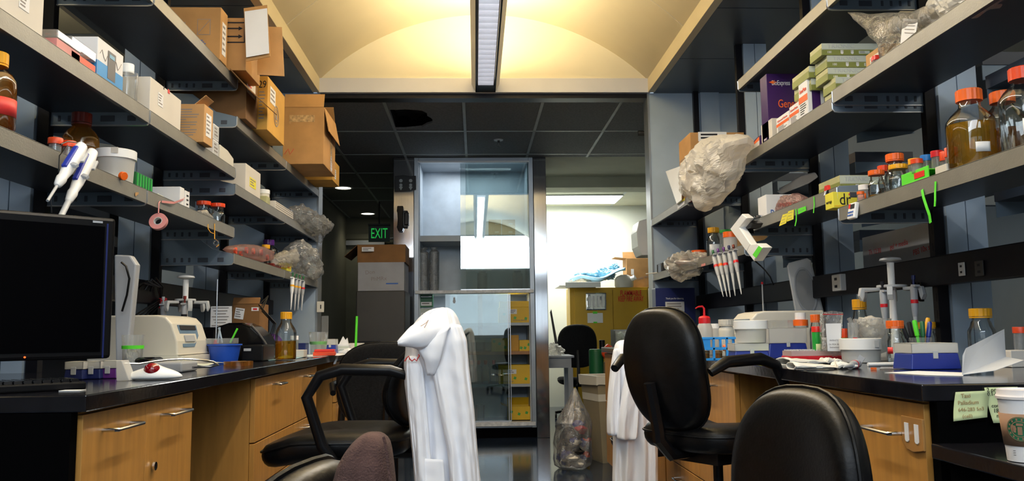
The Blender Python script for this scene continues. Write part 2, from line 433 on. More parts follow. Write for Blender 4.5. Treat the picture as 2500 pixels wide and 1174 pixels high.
# corridor ceiling with tile grid, one tile broken open
ZC = 2.87
gx = [SX(u, 8.63, ZC) for u in (991, 1141, 1288, 1432)]; dg_ = (gx[3]-gx[0])/3
y1 = SY(1200, gx[1]+.1, ZC); yc1 = atZ(1200, 320, ZC).y; yc0 = atZ(1200, 247, ZC).y; dy_ = yc1-yc0
hx0, hx1 = gx[0], gx[1]
b = MB()
b.bb(-4.6, hx0, Y0+.1, 13.2, ZC, ZC+.02); b.bb(hx1, 1.95, Y0+.1, 8.63, ZC, ZC+.02); b.bb(hx0, hx1, yc1, 13.2, ZC, ZC+.02); b.bb(hx0, hx1, Y0+.1, yc0, ZC, ZC+.02)
b.bb(hx1, .4, 8.63, 13.2, ZC, ZC+.02)
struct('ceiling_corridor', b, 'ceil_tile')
b = MB()
for k in range(-5, 6):
    x = gx[0]+dg_*k
    if x < 1.9: b.bb(x-.012, x+.012, Y0+.1, 13.2 if x < .3 else 8.63, ZC-.004, ZC+.001)
for k in range(0, 6):
    y = yc0+dy_*k
    if y > Y0+.12: b.bb(-3.5, 1.9 if y < 8.6 else .35, y-.012, y+.012, ZC-.004, ZC+.001)
struct('ceiling_grid', b, 'tile_grid')
# broken tile: ragged hole
t = None
edge = [(951, 268), (968, 268), (990, 267), (1012, 268), (1030, 270), (1042, 276), (1043, 283), (1052, 288), (1057, 293), (1055, 300), (1042, 304), (1030, 311), (1010, 313), (988, 315), (966, 315), (960, 296)]
inn = [atZ(u, v, ZC) for u, v in edge]
cxh = sum((p.x for p in inn))/len(inn); cyh = sum((p.y for p in inn))/len(inn)
outp = []
for p in inn:
    d = Vector((p.x-cxh, p.y-cyh)); k = 9
    for lim, comp, o_ in ((hx0+.012, d.x, cxh), (hx1-.012, d.x, cxh), (yc0+.012, d.y, cyh), (yc1-.012, d.y, cyh)):
        if abs(comp) > 1e-6:
            q = (lim-o_)/comp
            if q > 0: k = min(k, q)
    outp.append(Vector((min(max(cxh+d.x*k*1.7, hx0-.3), hx1+.3), min(max(cyh+d.y*k*1.7, Y0+.12, yc0-.3), yc1+.3), ZC+.006)))
b = MB(); b.bb(hx0, hx1, yc0, yc1, ZC+.35, ZC+.37); b.bb(hx0, hx0+.01, yc0, yc1, ZC+.02, ZC+.35); b.bb(hx1-.01, hx1, yc0, yc1, ZC+.02, ZC+.35); b.bb(hx0, hx1, yc0, yc0+.01, ZC+.02, ZC+.35); b.bb(hx0, hx1, yc1-.01, yc1, ZC+.02, ZC+.35)
struct('ceiling_void', b, 'dark_void')
b = MB(); up = Vector((0, 0, .02))
inn2 = [p+Vector((0, 0, .0)) for p in inn]
b.loft([outp, inn2, [p+up*.9 for p in inn2], [p+up*.6 for p in outp]], cap=False, smooth=False)
o = b.build('ceiling_tile', 'ceil_tile'); tag(o, 'broken ceiling tile with a ragged dark hole in it', 'ceiling tile')
b = MB(); b.grid(lambda a, c: Vector((hx0+.02+(hx1-hx0-.04)*a, yc0+.02+(yc1-yc0-.04)*c, ZC+.13+.05*noise.noise(Vector((a*6, c*6, 2))))), 14, 14)
o = b.build('insulation', 'dark_grey'); tag(o, 'dark insulation visible inside the hole of the broken ceiling tile', 'insulation')
# back room ceiling
b = MB(); b.bb(.4, 4.6, 8.63, 12.1, ZC, ZC+.02); struct('ceiling_back', b, 'ceil_back')
b = MB(); b.bb(.45, 2.9, 9.75, 10.1, ZC-.13, ZC); struct('trim_5', b, 'ceil_back')
b = MB()
for y in (atZ(1450, 453, ZC).y,): b.bb(.45, 3, y-.012, y+.012, ZC-.004, ZC)
xq = SX(1515, 11.2, ZC); b.bb(xq, xq+.025, 10.1, 12.1, ZC-.004, ZC); struct('ceiling_back_grid', b, 'tile_grid')
ya, yb = atZ(1420, 475, ZC).y, atZ(1420, 493, ZC).y
ya, yb = min(ya, yb), max(ya, yb)
t = thing('ceiling_light', 'bright rectangular ceiling light panel in the room behind the glass cabinet', 'ceiling light', ((.62+xq)/2, (ya+yb)/2, ZC-.02))
b = MB(); b.box((0, 0, .01), (xq-.58, yb-ya+.03, .015)); b.build('frame', 'light_grey', t)
b = MB(); b.box((0, 0, -.001), (xq-.62, yb-ya, .01)); b.build('diffuser', 'lit_panel', t)
area('back_room_light', ((.62+xq)/2, (ya+yb)/2, ZC-.04), (0, 0, 0), xq-.62, yb-ya, 48, (1, 1, .93))
# right end pillar of the back room
b = MB(); b.bb(1.72, 2.5, 7.45, 7.9, 0, ZC); struct('wall_pillar', b, 'wall_back')
# corridor downlights
for i, (u, v) in enumerate(((838, 458), (898, 521))):
    p = atZ(u, v, ZC)
    t = thing('downlight', 'round recessed corridor light, %s one' % ('nearer and larger' if i == 0 else 'farther and smaller'), 'ceiling light', (p.x, p.y, ZC))
    b = MB(); b.lathe([(.10, 0), (.118, 0), (.118, -.008), (.10, -.008)], n=28, cap=False); b.build('trim_ring', 'white_plastic', t)
    b = MB(); b.lathe([(.10, -.002), (.001, -.004)], n=28); b.build('lamp', 'lit_down', t)
    l = bpy.data.lights.new('downlight_lamp', 'SPOT'); l.energy = 7; l.color = (1, .93, .7); l.spot_size = 2.3; l.spot_blend = .6; l.shadow_soft_size = .08
    o = bpy.data.objects.new('downlight_lamp', l); COL.objects.link(o); o.location = (p.x, p.y, ZC-.03)
# corridor door with frame and closer
def cor(u, v, Y=13.2): return atY(u, v, Y)
dA = cor(838, 585); dB = cor(960, 585)
dz = dA.z
t = MB(); 
for x0, x1, z0, z1 in ((dA.x-.09, dA.x-.0, 0, dz+.09), (dA.x, dA.x+1.05, dz, dz+.09), (dA.x+1.05, dA.x+1.14, 0, dz+.09)): t.bb(x0, x1, 13.15, 13.2, z0, z1)
struct('trim_6', t, 'wall_corridor', bevel=.01)
b = MB(); b.bb(dA.x+.005, dA.x+1.045, 13.165, 13.195, .01, dz-.005); d1 = struct('door_1', b, mat('door_paint', (.19, .19, .14), .6))
b = MB(); b.box((dA.x+.35, 13.13, dz-.06), (.6, .05, .07)); b.tube([(dA.x+.5, 13.1, dz-.03), (dA.x+.95, 13.08, dz+.03)], .012); b.build('door_closer', 'grey_plastic', d1)
b = MB(); b.bb(cor(792, 700).x-.02, cor(812, 700).x, 13.1, 13.2, 0, 2.8); struct('trim_7', b, 'wall_corridor')
# exit sign
p = atY(926, 571, 11.6); sx = (945-902)/FPX*11.6; sz = 34/FPX*11.6
t = thing('exit_sign', 'green EXIT sign hanging from the corridor ceiling', 'sign', (p.x, 11.6, p.z))
b = MB(); b.box((0, 0, 0), (sx+.05, .03, sz+.03)); b.build('panel', mat('sign_dark', (.02, .05, .03), .3), t, bevel=.004)
b = MB(); b.box((0, 0, sz/2+.03), (.30, .06, .025)); b.tube([(0, 0, sz/2+.04), (0, 0, ZC-p.z)], .012); b.build('mount', 'dark_grey', t)
text('EXIT', .2, 'exit_green', t, fM('-Y', .015, 0, 0, e=.002), width=sx*.92, ext=.002)
# sprinkler head and small camera on the corridor ceiling
p = atZ(1217, 341, ZC)
t = thing('sprinkler_head', 'small fire sprinkler head in the dark tiled ceiling', 'sprinkler', (p.x, p.y, ZC))
b = MB(); b.lathe([(.045, 0), (.042, -.008), (.012, -.010)], n=20); b.build('escutcheon', 'light_grey', t)
b = MB(); b.cyl((0, 0, -.03), .011, .022); b.box((-.014, 0, -.045), (.004, .006, .04), rot=Matrix.Rotation(.35, 4, 'Y')); b.box((.014, 0, -.045), (.004, .006, .04), rot=Matrix.Rotation(-.35, 4, 'Y')); b.cyl((0, 0, -.066), .016, .003); b.build('deflector', 'dark_grey', t)
p = atY(1578, 312, 6.75)
t = thing('wall_camera', 'small dark device on a bracket high at the right partition edge', 'camera', (p.x, 6.75, p.z))
b = MB(); b.box((.0, 0, .02), (.03, .02, .07)); b.tube([(0, 0, 0), (-.03, 0, -.04)], .006); b.build('bracket', 'light_grey', t, bevel=.003)
b = MB(); b.cyl((-.08, -.04, -.055), .022, .08, 'X'); b.build('body', 'dark_grey', t, bevel=.004)
# end partitions, blue sheet steel with a metal edge, and the counter-to-ceiling column trims
for s, nm in ((-1, 'wall_partition_left'), (1, 'wall_partition_right')):
    xa = XL if s < 0 else XR
    b = MB(); b.bb(xa+s*.0, xa+s*1.2, Y0+.005, Y0+.045, 0, ZB)
    struct(nm, b, 'panel_blue')
    b = MB(); b.bb(xa-s*.002, xa+s*.012, Y0+.002, Y0+.16, 0, ZB); struct('trim_%d' % (8 if s < 0 else 9), b, 'alu_frame')
# vertical cover strips on the right partition
b = MB(); b.bb(SX(1712, Y0, 2.5), SX(1758, Y0, 2.5), Y0-.02, Y0+.004, CT, ZB); struct('trim_10', b, 'panel_blue')
# ------------------------------------------------------------------ long pendant fixture under the vault
fy1 = Y0-.03; fxc = (SX(1160.8, fy1, ZB)+SX(1209.6, fy1, ZB))/2; fw = SX(1209.6, fy1, ZB)-SX(1160.8, fy1, ZB)
t = thing('pendant_light', 'long linear pendant light with louvers under the vaulted ceiling', 'ceiling light', (fxc, 0, ZB))
L0 = .75
b = MB()
for s in (-1, 1):
    b.prism([(s*(fw/2-.008), 0), (s*fw/2, 0), (s*(fw/2+.03), .06), (s*(fw/2+.03), .12), (s*(fw/2+.022), .12), (s*(fw/2-.008), .065)][::s], fy1-L0, Matrix(((1, 0, 0, 0), (0, 0, 1, L0), (0, 1, 0, 0), (0, 0, 0, 1))))
b.build('side_wing', 'fascia_grey', t)
b = MB(); b.bb(-fw/2, -fw/2+.009, L0, fy1, -.002, .0); b.bb(fw/2-.009, fw/2, L0, fy1, -.002, 0); b.bb(-fw/2+.001, fw/2-.001, fy1-.16, fy1, -.002, .05); b.build('frame', 'black_plastic', t)
nb = 0; y = fy1-.17
b = MB()
while y > L0+.1:
    if nb == 0:
        b.box((0, 0, .026), (fw-.034, .004, .045), rot=Matrix.Rotation(.35, 4, 'X')); lb = b.build('louver_blade', 'louver', t); lb.location.y = y
    else:
        c = lb.copy(); COL.objects.link(c); c.location.y = y
    nb += 1; y -= .098
for s in (-1, 1):
    b = MB(); b.box((s*(fw/2-.014), (L0+fy1-.17)/2, .028), (.003, fy1-.17-L0, .05), rot=Matrix.Rotation(s*.15, 4, 'Y')); b.build('reflector', 'louver', t)
b = MB(); b.bb(-fw/2+.02, fw/2-.02, L0, fy1-.17, .056, .060); b.build('lamp', 'lit_lamp', t)
area('pendant_uplight', (fxc, (L0+fy1)/2-.1, ZB+.14), (PI, 0, 0), .20, fy1-L0-.4, 120, (1, .80, .46))
area('pendant_downlight', (fxc, (L0+fy1)/2-.1, ZB-.01), (0, 0, 0), .09, fy1-L0-.4, 56, (1, .95, .86))
# ------------------------------------------------------------------ shelving
def bracket(s, rise, back=.12, d=SDP):
    """end bracket plate in the XZ plane; s = +1 shelf runs to +X from its front"""
    P = [(0, .012), (.004, .003), (.014, 0), (d, 0)]
    if rise: P += [(d, .055+back), (d*.62, .055+back*.93), (.10, .078), (.02, .058), (0, .050)]
    else: P += [(d, .07), (.006, .058), (0, .050)]
    if s < 0: P = [(-x, z) for x, z in reversed(P)]
    return P
def make_shelf(side, yn, yf, zb, label, rise_near=False, rise_far=False, light_far=False):
    s = -1 if side == 'L' else 1; xa = XL if s < 0 else XR
    t = thing('wall_shelf', label, 'shelf', (xa, (yn+yf)/2, zb), group=None)
    hl = (yf-yn)/2-.005
    b = MB(); b.bb(s*.002, s*SDP, -hl, hl, .046, .055); b.bb(s*.002, s*.016, -hl, hl, .007, .0458); b.build('shelf_board', 'shelf_shaded', t)
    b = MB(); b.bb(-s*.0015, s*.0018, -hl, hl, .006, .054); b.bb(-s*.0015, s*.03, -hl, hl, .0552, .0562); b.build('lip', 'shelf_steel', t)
    for e, rr in ((-1, rise_near), (1, rise_far)):
        y = e*(hl+.0025)
        b = MB(); M = Matrix(((1, 0, 0, 0), (0, 0, 1, y-.002), (0, 1, 0, 0), (0, 0, 0, 1)))
        b.prism(bracket(s, rr), .0035, M)
        b.m(1)
        for q, (x0, x1, z0, z1) in enumerate(((.045, .075, .014, .034), (.12, .17, .012, .034), (.205, .215, .013, .034), (.24, .25, .013, .034), (.275, .285, .013, .034), (.31, .32, .013, .034))):
            for yy in (y-.0045, y+.002): b.bb(s*x0, s*x1, yy, yy+.0024, z0, z1)
        b.build('end_bracket', ['bracket_blue', 'bracket_slot'], t, bevel=.001, seg=1)
        b = MB(); P = bracket(s, rr)
        f0 = [Vector((-s*.002, y, .052)), Vector((-s*.002, y, .012)), Vector((s*.006, y, .001)), Vector((s*.02, y, -.001)), Vector((s*SDP, y, -.001))]
        b.tube(f0, .0028, 6); b.build('edge_bead', 'edge_metal', t)
    return t
SH = {}
zL = {'T': 2.268, 'U': 1.819, 'L': 1.527, 'TC': 2.083, 'UC': 1.744, 'LC': 1.402}
bays = {'A': (YBd[4], YBd[3]), 'B': (YBd[3], YBd[2]), 'C': (YBd[2], YBd[1]), 'D': (YBd[1], Y0)}
nmz = {'A': 'bay nearest the camera', 'B': 'second bay from the camera', 'C': 'third bay from the camera', 'D': 'farthest bay'}
for by, ks in (('A', 'TUL'), ('B', 'TUL')):
    for k in ks:
        make_shelf('L', *bays[by], zL[k], 'steel shelf on the left, %s shelf of the %s' % ({'T': 'top', 'U': 'middle', 'L': 'lowest'}[k], nmz[by]))
for by in 'CD':
    for k in ('TC', 'UC', 'LC'):
        make_shelf('L', *bays[by], zL[k], 'steel shelf on the left, %s shelf of the %s' % ({'TC': 'top', 'UC': 'middle', 'LC': 'lowest'}[k], nmz[by]), rise_near=(by == 'C'))
zR = {('A', 'T'): 2.263, ('A', 'U'): 1.891, ('A', 'L'): 1.446, ('B', 'T'): 2.263, ('B', 'U'): 1.866, ('B', 'L'): 1.527, ('C', 'U'): 1.850, ('C', 'L'): 1.426, ('D', 'U'): 1.843, ('D', 'L'): 1.426}
for (by, k), z in zR.items():
    make_shelf('R', *bays[by], z, 'steel shelf on the right, %s shelf of the %s' % ({'T': 'top', 'U': 'middle' if by in 'AB' else 'upper', 'L': 'lowest'}[k], nmz[by]),
               rise_near=(by in 'CD'), rise_far=(by == 'A' and k == 'L'))
# uprights, columns and power rails along each spine
for s in (-1, 1):
    xa = XL if s < 0 else XR; sd = 'left' if s < 0 else 'right'
    for k in range(5):
        y = YBd[k]-(.0 if k else .03)
        b = MB(); b.bb(xa+s*(SDP-.005), xa+s*(SDP+.035), y-.018, y+.018, CT, ZB)
        for q in range(28): b.bb(xa+s*(SDP-.0058), xa+s*(SDP-.004), y-.006, y+.006, CT+.15+q*.062, CT+.18+q*.062)
        o = b.build('slotted_upright', 'post_black'); tag(o, 'black slotted upright of the %s shelving, number %s from the far end' % (sd, ['first', 'second', 'third', 'fourth', 'fifth'][k]), 'upright')
        o['label'] = 'black slotted shelf upright on the %s, %s' % (sd, ['against the far end partition', 'between the farthest and third bays', 'between the third and second bays', 'between the second and nearest bays', 'at the near end of the nearest bay'][k])
        if k:
            b = MB(); b.bb(xa+s*(SDP+.04), xa+s*(SDP+.112), y-.03, y+.03, CT, ZB); b.bb(xa+s*(SDP+.116), xa+s*(SDP+.19), y-.03, y+.03, CT, ZB)
            o = b.build('column_cover', 'panel_blue'); tag(o, 'pale blue steel column cover on the %s, %s' % (sd, ['', 'between the farthest and third bays', 'between the third and second bays', 'between the second and nearest bays', 'at the near end of the nearest bay'][k]), 'column')
    t = thing('power_rail', 'black power rail along the back of the %s bench' % sd, 'power rail', (xa+s*(SDP-.028), 4.0, 1.26))
    b = MB(); b.box((0, 0, 0), (.04, 4.5, .105)); b.build('raceway', 'post_black', t, bevel=.004)
    # bench tops (continuous through to the neighbouring aisle)
    xe = -.816 if s < 0 else .937; ye = 1.83 if s < 0 else 1.76
    b = MB(); b.bb(xe, xe+s*1.75, ye, Y0-.002, CB, CT); o = b.build('countertop', 'bench_top', bevel=.003)
    tag(o, 'long black laboratory countertop on the %s' % sd, 'countertop')
    b = MB(); b.bb(xe+s*.03, xe+s*1.72, ye, ye+.03, 0, CB-.001); o = b.build('bench_end_panel', 'black_panel'); tag(o, 'black end panel closing the near end of the %s bench' % sd, 'end panel')
    b = MB(); b.bb(xe+s*.74, xe+s*.78, ye+.04, Y0, .0, CB-.001); o = b.build('bench_back_panel', 'black_panel'); tag(o, 'dark back panel under the %s bench' % sd, 'panel')
# other side of each spine: plain shelves so the gaps look into the next aisle
for s in (-1, 1):
    xa = XL if s < 0 else XR; sd = 'left' if s < 0 else 'right'
    for k, (y0, y1) in enumerate(((1.94, 3.03), (3.04, 4.12), (4.14, 5.22), (5.24, 6.3))):
        for j, z in enumerate(((1.52, 1.95), (1.62, 2.05), (1.5, 1.9), (1.6, 2.0))[k]):
            t = thing('rear_shelf', 'dark steel shelf facing the next aisle %s, %s of bay %s' % (sd, ['lower', 'upper'][j], ['nearest the camera', 'second from the camera', 'third from the camera', 'farthest away'][k]), 'shelf', (xa+s*(SDP+.24), (y0+y1)/2, z))
            b = MB(); b.bb(0, s*.30, -(y1-y0)/2, (y1-y0)/2, 0, .05); b.build('shelf_board', 'shelf_shaded', t)
            for e in (-1, 1):
                b = MB(); M = Matrix(((1, 0, 0, 0), (0, 0, 1, e*((y1-y0)/2-.006)-.002), (0, 1, 0, 0), (0, 0, 0, 1)))
                b.prism([(0, -.06), (.3, -.01), (.3, -.001), (0, -.001)][::1] if s > 0 else [(0, -.06), (0, -.001), (-.3, -.001), (-.3, -.01)], .004, M); b.build('end_bracket', 'bracket_blue', t)
# small whiteboard behind the right spine (writing in faint red)
t = thing('whiteboard', 'long whiteboard with faint red writing behind the right shelves', 'whiteboard', (XR+SDP+.215, 3.58, 1.37))
b = MB(); b.box((0, 0, 0), (.008, .95, .26)); b.build('board', mat('board_white', (.42, .42, .42), .35), t)
for i, (y, z, r, st) in enumerate(((-.1, .02, .1, 'PBS 10x stock'), (.12, .06, .05, 'gel + media'), (-.3, -.03, .12, 'new tips'), (.35, .05, 0, 'Th 12:30'))):
    text(st, .035, 'print_red', t, fM('-X', .004, -y, z, roll=r), ext=.0002)
# ------------------------------------------------------------------ base cabinets
def handle(parent, s, x, yc, z, L=.13, name='handle'):
    b = MB(); b.tube([(x, yc-L/2, z), (x-s*.028, yc-L/2, z), (x-s*.034, yc-L/2+.006, z), (x-s*.034, yc+L/2-.006, z), (x-s*.028, yc+L/2, z), (x, yc+L/2, z)], .0045, 8)
    return b.build(name, 'steel', parent)
def cabinet(side, y0, y1, cols, rows, label, hz, lock=None, hl=.13):
    """rows: list of z splits from top; cols: y splits"""
    s = -1 if side == 'L' else 1; xf = (-.836 if s < 0 else .957); D = .55
    t = thing('base_cabinet', label, 'cabinet', (0, 0, 0)); t.location = (xf, y0, 0)
    W = y1-y0
    b = MB(); b.bb(s*.020, s*D, 0, .018, .10, CB-.003); b.bb(s*.020, s*D, W-.018, W, .10, CB-.003); b.bb(s*.020, s*D, .018, W-.018, .10, .118); b.bb(s*(D-.01), s*D, .018, W-.018, .118, CB-.003); b.bb(s*.02, s*D, .018, W-.018, CB-.02, CB-.003)
    b.build('body', 'wood', t)
    b = MB(); b.bb(s*.07, s*.09, .002, W-.002, 0, .10); b.build('kick_plate', 'black_panel', t)
    for (c0, c1), (r1, r0) in [(c, r) for c in cols for r in rows]:
        nm = 'door' if r1-r0 > .45 else 'drawer'
        b = MB(); b.bb(0, s*.019, c0+.002, c1-.002, r0+.0025, r1-.0025); f = b.build(nm, 'wood', t, bevel=.0015)
        handle(f, s, 0, (c0+c1)/2, r1-hz, hl)
        if lock and nm == 'door' and c0 > 0:
            b = MB(); b.cyl((-s*.004, c0+.05, r1-lock), .011, .006, 'X'); b.build('lock', 'chrome', f)
            lock = None
    return t
zsp = atX(634, 1076, -.836).z
y5, y6 = SY(355, -.836, .8), SY(716, -.836, .8)
TOPF = CB-.006
c1e = SY(470, -.836, .85); c2s, c2e = SY(623, -.836, .85), SY(773, -.836, .85); c3s = SY(820, -.836, .85)
cabinet('L', 1.862, c1e, [(0, y5-1.862), (y5-1.862, c1e-1.862)], [(TOPF, .105)], 'wooden two-door base cabinet under the left bench, nearest the camera', .045, lock=.17, hl=.155)
cabinet('L', c2s, c2e, [(0, y6-c2s), (y6-c2s, c2e-c2s)], [(TOPF, zsp), (zsp, zsp-.17), (zsp-.17, .105)], 'wooden drawer cabinet under the left bench beside the knee space', .04, hl=.12)
cabinet('L', c3s, Y0-.03, [(0, .45), (.45, Y0-.03-c3s)], [(TOPF, zsp), (zsp, .105)], 'wooden drawer cabinet at the far end of the left bench, behind the chairs', .04)
yr0 = 1.795; yr1 = SY(1958, .957, .87); yrm = SY(2089, .957, .8)
cabinet('R', yr0, yr1, [(0, yrm-yr0), (yrm-yr0, yr1-yr0)], [(TOPF, .105)], 'wooden two-door base cabinet under the right bench, nearest the camera', .075, hl=.15)
yq0 = SY(1795, .957, .8); yq1 = SY(1623, .957, .6); ym = SY(1705, .957, .6)
zr = atX(1625, 1113, .957).z
cabinet('R', yq0, yq1, [(0, ym-yq0), (ym-yq0, yq1-yq0)], [(TOPF, zr+.20), (zr+.20, zr), (zr, .105)], 'wooden drawer cabinet under the right bench behind the tall black chair', .06, hl=.10)
cabinet('R', yq1+.02, Y0-.03, [(0, .6), (.6, Y0-.05-yq1)], [(TOPF, .55), (.55, .105)], 'wooden drawer cabinet at the far end of the right bench, hidden behind the white coat', .06)
# ================================================================== builders for the loose things
def carton(label, loc, size, mt='cardboard', rz=0, cat='box', group=None, name='cardboard_box', flaps=(), tape=None, rot=None, bevel=.0015, open_top=False):
    """flaps: list of (side, length, angle from vertical outward)"""
    w_, d_, h_ = size
    t = thing(name, label, cat, loc, rz, group, rot)
    b = MB()
    if open_top:
        th = .004
        b.bb(-w_/2, w_/2, -d_/2, -d_/2+th, 0, h_); b.bb(-w_/2, w_/2, d_/2-th, d_/2, 0, h_); b.bb(-w_/2, -w_/2+th, -d_/2+th, d_/2-th, 0, h_); b.bb(w_/2-th, w_/2, -d_/2+th, d_/2-th, 0, h_); b.bb(-w_/2, w_/2, -d_/2, d_/2, 0, th)
    else: b.box((0, 0, h_/2), (w_, d_, h_))
    b.build('carton', mt, t, bevel=bevel, seg=1)
    for sd, L_, an in flaps:
        b = MB()
        if sd in '-Y+Y':
            sg = -1 if sd == '-Y' else 1
            b.box((0, 0, L_/2), (w_*.98, .004, L_), rot=None); M = Matrix.Translation((0, sg*d_/2, h_)) @ Matrix.Rotation(-sg*an, 4, 'X')
        else:
            sg = -1 if sd == '-X' else 1
            b.box((0, 0, L_/2), (.004, d_*.98, L_)); M = Matrix.Translation((sg*w_/2, 0, h_)) @ Matrix.Rotation(sg*an, 4, 'Y')
        b.bm.transform(M); b.build('flap', mt, t)
    if tape:
        face, off, a, bb_, sx_, sy_ = tape; decal(t, face, off, a, bb_, sx_, sy_, 'tape_gloss', name='tape', e=.0004)
    return t
def bottle(label, loc, r, h, cap='orange_cap', liquid=None, level=.5, group=None, glass='glass', rz=0, lab=None, cat='bottle', neck=.42, name='glass_bottle', rot=None, capr=None, shoulder=.60):
    """laboratory media bottle: r, h overall"""
    t = thing(name, label, cat, loc, rz, group, rot)
    ch = h*.145; nr = r*neck; hs = h*shoulder
    prof = [(r*.55, .001), (r*.93, .002), (r, h*.04), (r, hs), (r*.97, hs+h*.05), (r*.80, hs+h*.12), (nr*1.15, hs+h*.20), (nr, hs+h*.23), (nr, h-ch*.5)]
    b = MB(); b.lathe(prof, n=24, cap=False)
    f = b.bm.faces.new([v for v in b.bm.verts[:24]][::-1]); f.smooth = True
    g = b.build('glass_body', glass, t)
    if liquid:
        k = .965; top = h*level; P = [(r*.5, .004), (r*.9*k, .005), (r*k, h*.04)]
        if top > hs: P += [(r*k, hs), (r*.8*k, min(top, hs+h*.12))]
        else: P += [(r*k, top)]
        b = MB(); b.lathe(P, n=24); b.build('liquid', liquid, t)
    cr = capr or nr*1.28
    b = MB(); n = 36; rings = []
    for z, kk in ((0, 1), (ch*.94, 1), (ch, .93)):
        rings.append([Vector((cr*kk*(1+.035*(i % 2))*math.cos(2*PI*i/n), cr*kk*(1+.035*(i % 2))*math.sin(2*PI*i/n), h-ch+z)) for i in range(n)])
    b.loft(rings, smooth=False); b.build('cap', cap, t)
    if capr is None:
        b = MB(); b.cyl((0, 0, h-ch*1.22), cr*1.02, ch*.16, n=24); b.build('pouring_ring', cap, t)
    if lab:
        z0, z1, a0_, a1_, mt = lab; b = MB(); b.grid(lambda u, v: Vector(((r+.0006)*math.cos(a0_+(a1_-a0_)*u), (r+.0006)*math.sin(a0_+(a1_-a0_)*u), h*(z0+(z1-z0)*v))), 8, 1); b.build('label', mt, t, solid=.0006)
    return t
def jar(label, loc, r, h, lid='white_plastic', body='frost_plastic', lh=.2, lr=1.06, group=None, content=None, cat='jar', name='plastic_jar', rz=0, taper=1.0, rot=None, clabel=None):
    t = thing(name, label, cat, loc, rz, group, rot)
    b = MB(); hb = h*(1-lh); b.lathe([(r*taper*.9, 0), (r*taper, h*.02), (r, hb)], n=28, cap=False)
    b.bm.faces.new([v for v in b.bm.verts[:28]][::-1]); b.build('body', body, t)
    if content:
        mt, lv = content; b = MB(); b.lathe([(r*taper*.88, .003), (r*taper*.96, h*.03), (r*(taper+(1-taper)*lv)*.96, hb*lv)], n=24); b.build('contents', mt, t)
    if lid:
        b = MB(); b.lathe([(r*lr, hb), (r*lr, h*.985), (r*lr*.96, h)], n=32); b.build('lid', lid, t)
    if clabel:
        z0, z1, a0_, a1_, mt = clabel; b = MB(); b.grid(lambda u, v: Vector(((r+.0008)*math.cos(a0_+(a1_-a0_)*u), (r+.0008)*math.sin(a0_+(a1_-a0_)*u), h*(z0+(z1-z0)*v))), 8, 1); b.build('label', mt, t, solid=.0006)
    return t
def tipbox(label, loc, w_=.125, d_=.085, h_=.10, base='tip_blue', rz=0, group=None, lidm='frost_plastic', lk=.42, taper=.88):
    t = thing('pipette_tip_box', label, 'tip box', loc, rz, group)
    hb = h_*(1-lk)
    b = MB(); b.box((0, 0, hb/2), (w_, d_, hb), taper=taper); b.build('base', base, t, bevel=.003)
    b = MB(); wl, dl, hl = w_*.93, d_*.93, h_*lk; th = .0015; z0 = hb+.001
    for x0, x1, y0, y1_, za, zb_ in ((-wl/2, wl/2, -dl/2, -dl/2+th, z0, z0+hl), (-wl/2, wl/2, dl/2-th, dl/2, z0, z0+hl), (-wl/2, -wl/2+th, -dl/2, dl/2, z0, z0+hl), (wl/2-th, wl/2, -dl/2, dl/2, z0, z0+hl), (-wl/2, wl/2, -dl/2, dl/2, z0+hl-th, z0+hl)): b.bb(x0, x1, y0, y1_, za, zb_)
    b.build('lid', lidm, t)
    b = MB(); b.box((0, -d_/2*.92-.002, hb-.004), (.014, .004, .022)); b.build('latch', 'light_grey', t, bevel=.001)
    b = MB(); b.box((0, 0, hb+.008), (w_*.8, d_*.8, .012)); b.build('tip_tray', 'white_plastic', t)
    return t
def pipette(label, loc, rot, L=.23, body='light_grey', ring='red_cap', knob='navy', grip='white_plastic', group=None, ringz=.62):
    """tip at local origin, body up along +Z"""
    t = thing('pipette', label, 'pipette', loc, 0, group, rot)
    b = MB(); b.lathe([(.0018, 0), (.0035, L*.10), (.0065, L*.34), (.0075, L*.44)], n=14); b.build('tip_cone', body, t)
    b = MB(); b.lathe([(.0085, L*.44), (.0105, L*.50), (.0125, L*.60), (.0125, L*.84), (.009, L*.875)], n=16); b.box((0, -.012, L*.855), (.018, .03, .007)); b.build('handle', 'grey_plastic' if body == 'light_grey' else grip, t)
    b = MB(); b.lathe([(.0132, L*ringz), (.0132, L*(ringz+.05))], n=16); b.build('colour_band', ring, t)
    b = MB(); b.lathe([(.004, L*.87), (.004, L*.94), (.007, L*.945), (.007, L)], n=12); b.build('plunger', knob, t)
    return t
def ribbonthing(name, label, cat, pts, width, mt, group=None):
    b = MB(); b.ribbon(pts, width); o = b.build(name, mt); return tag(o, label, cat, group)
def bag(label, loc, r, mt='film', seed=0, amp=.35, cre=.8, group=None, cat='plastic bag', sub=4, name='plastic_bag', pinch=None, rot=None, freq=1.6):
    t = thing(name, label, cat, loc, 0, group, rot)
    b = MB(); b.blob((0, 0, 0), r, amp, freq, seed, sub, cre*.5)
    b.build('film', mt, t)
    return t
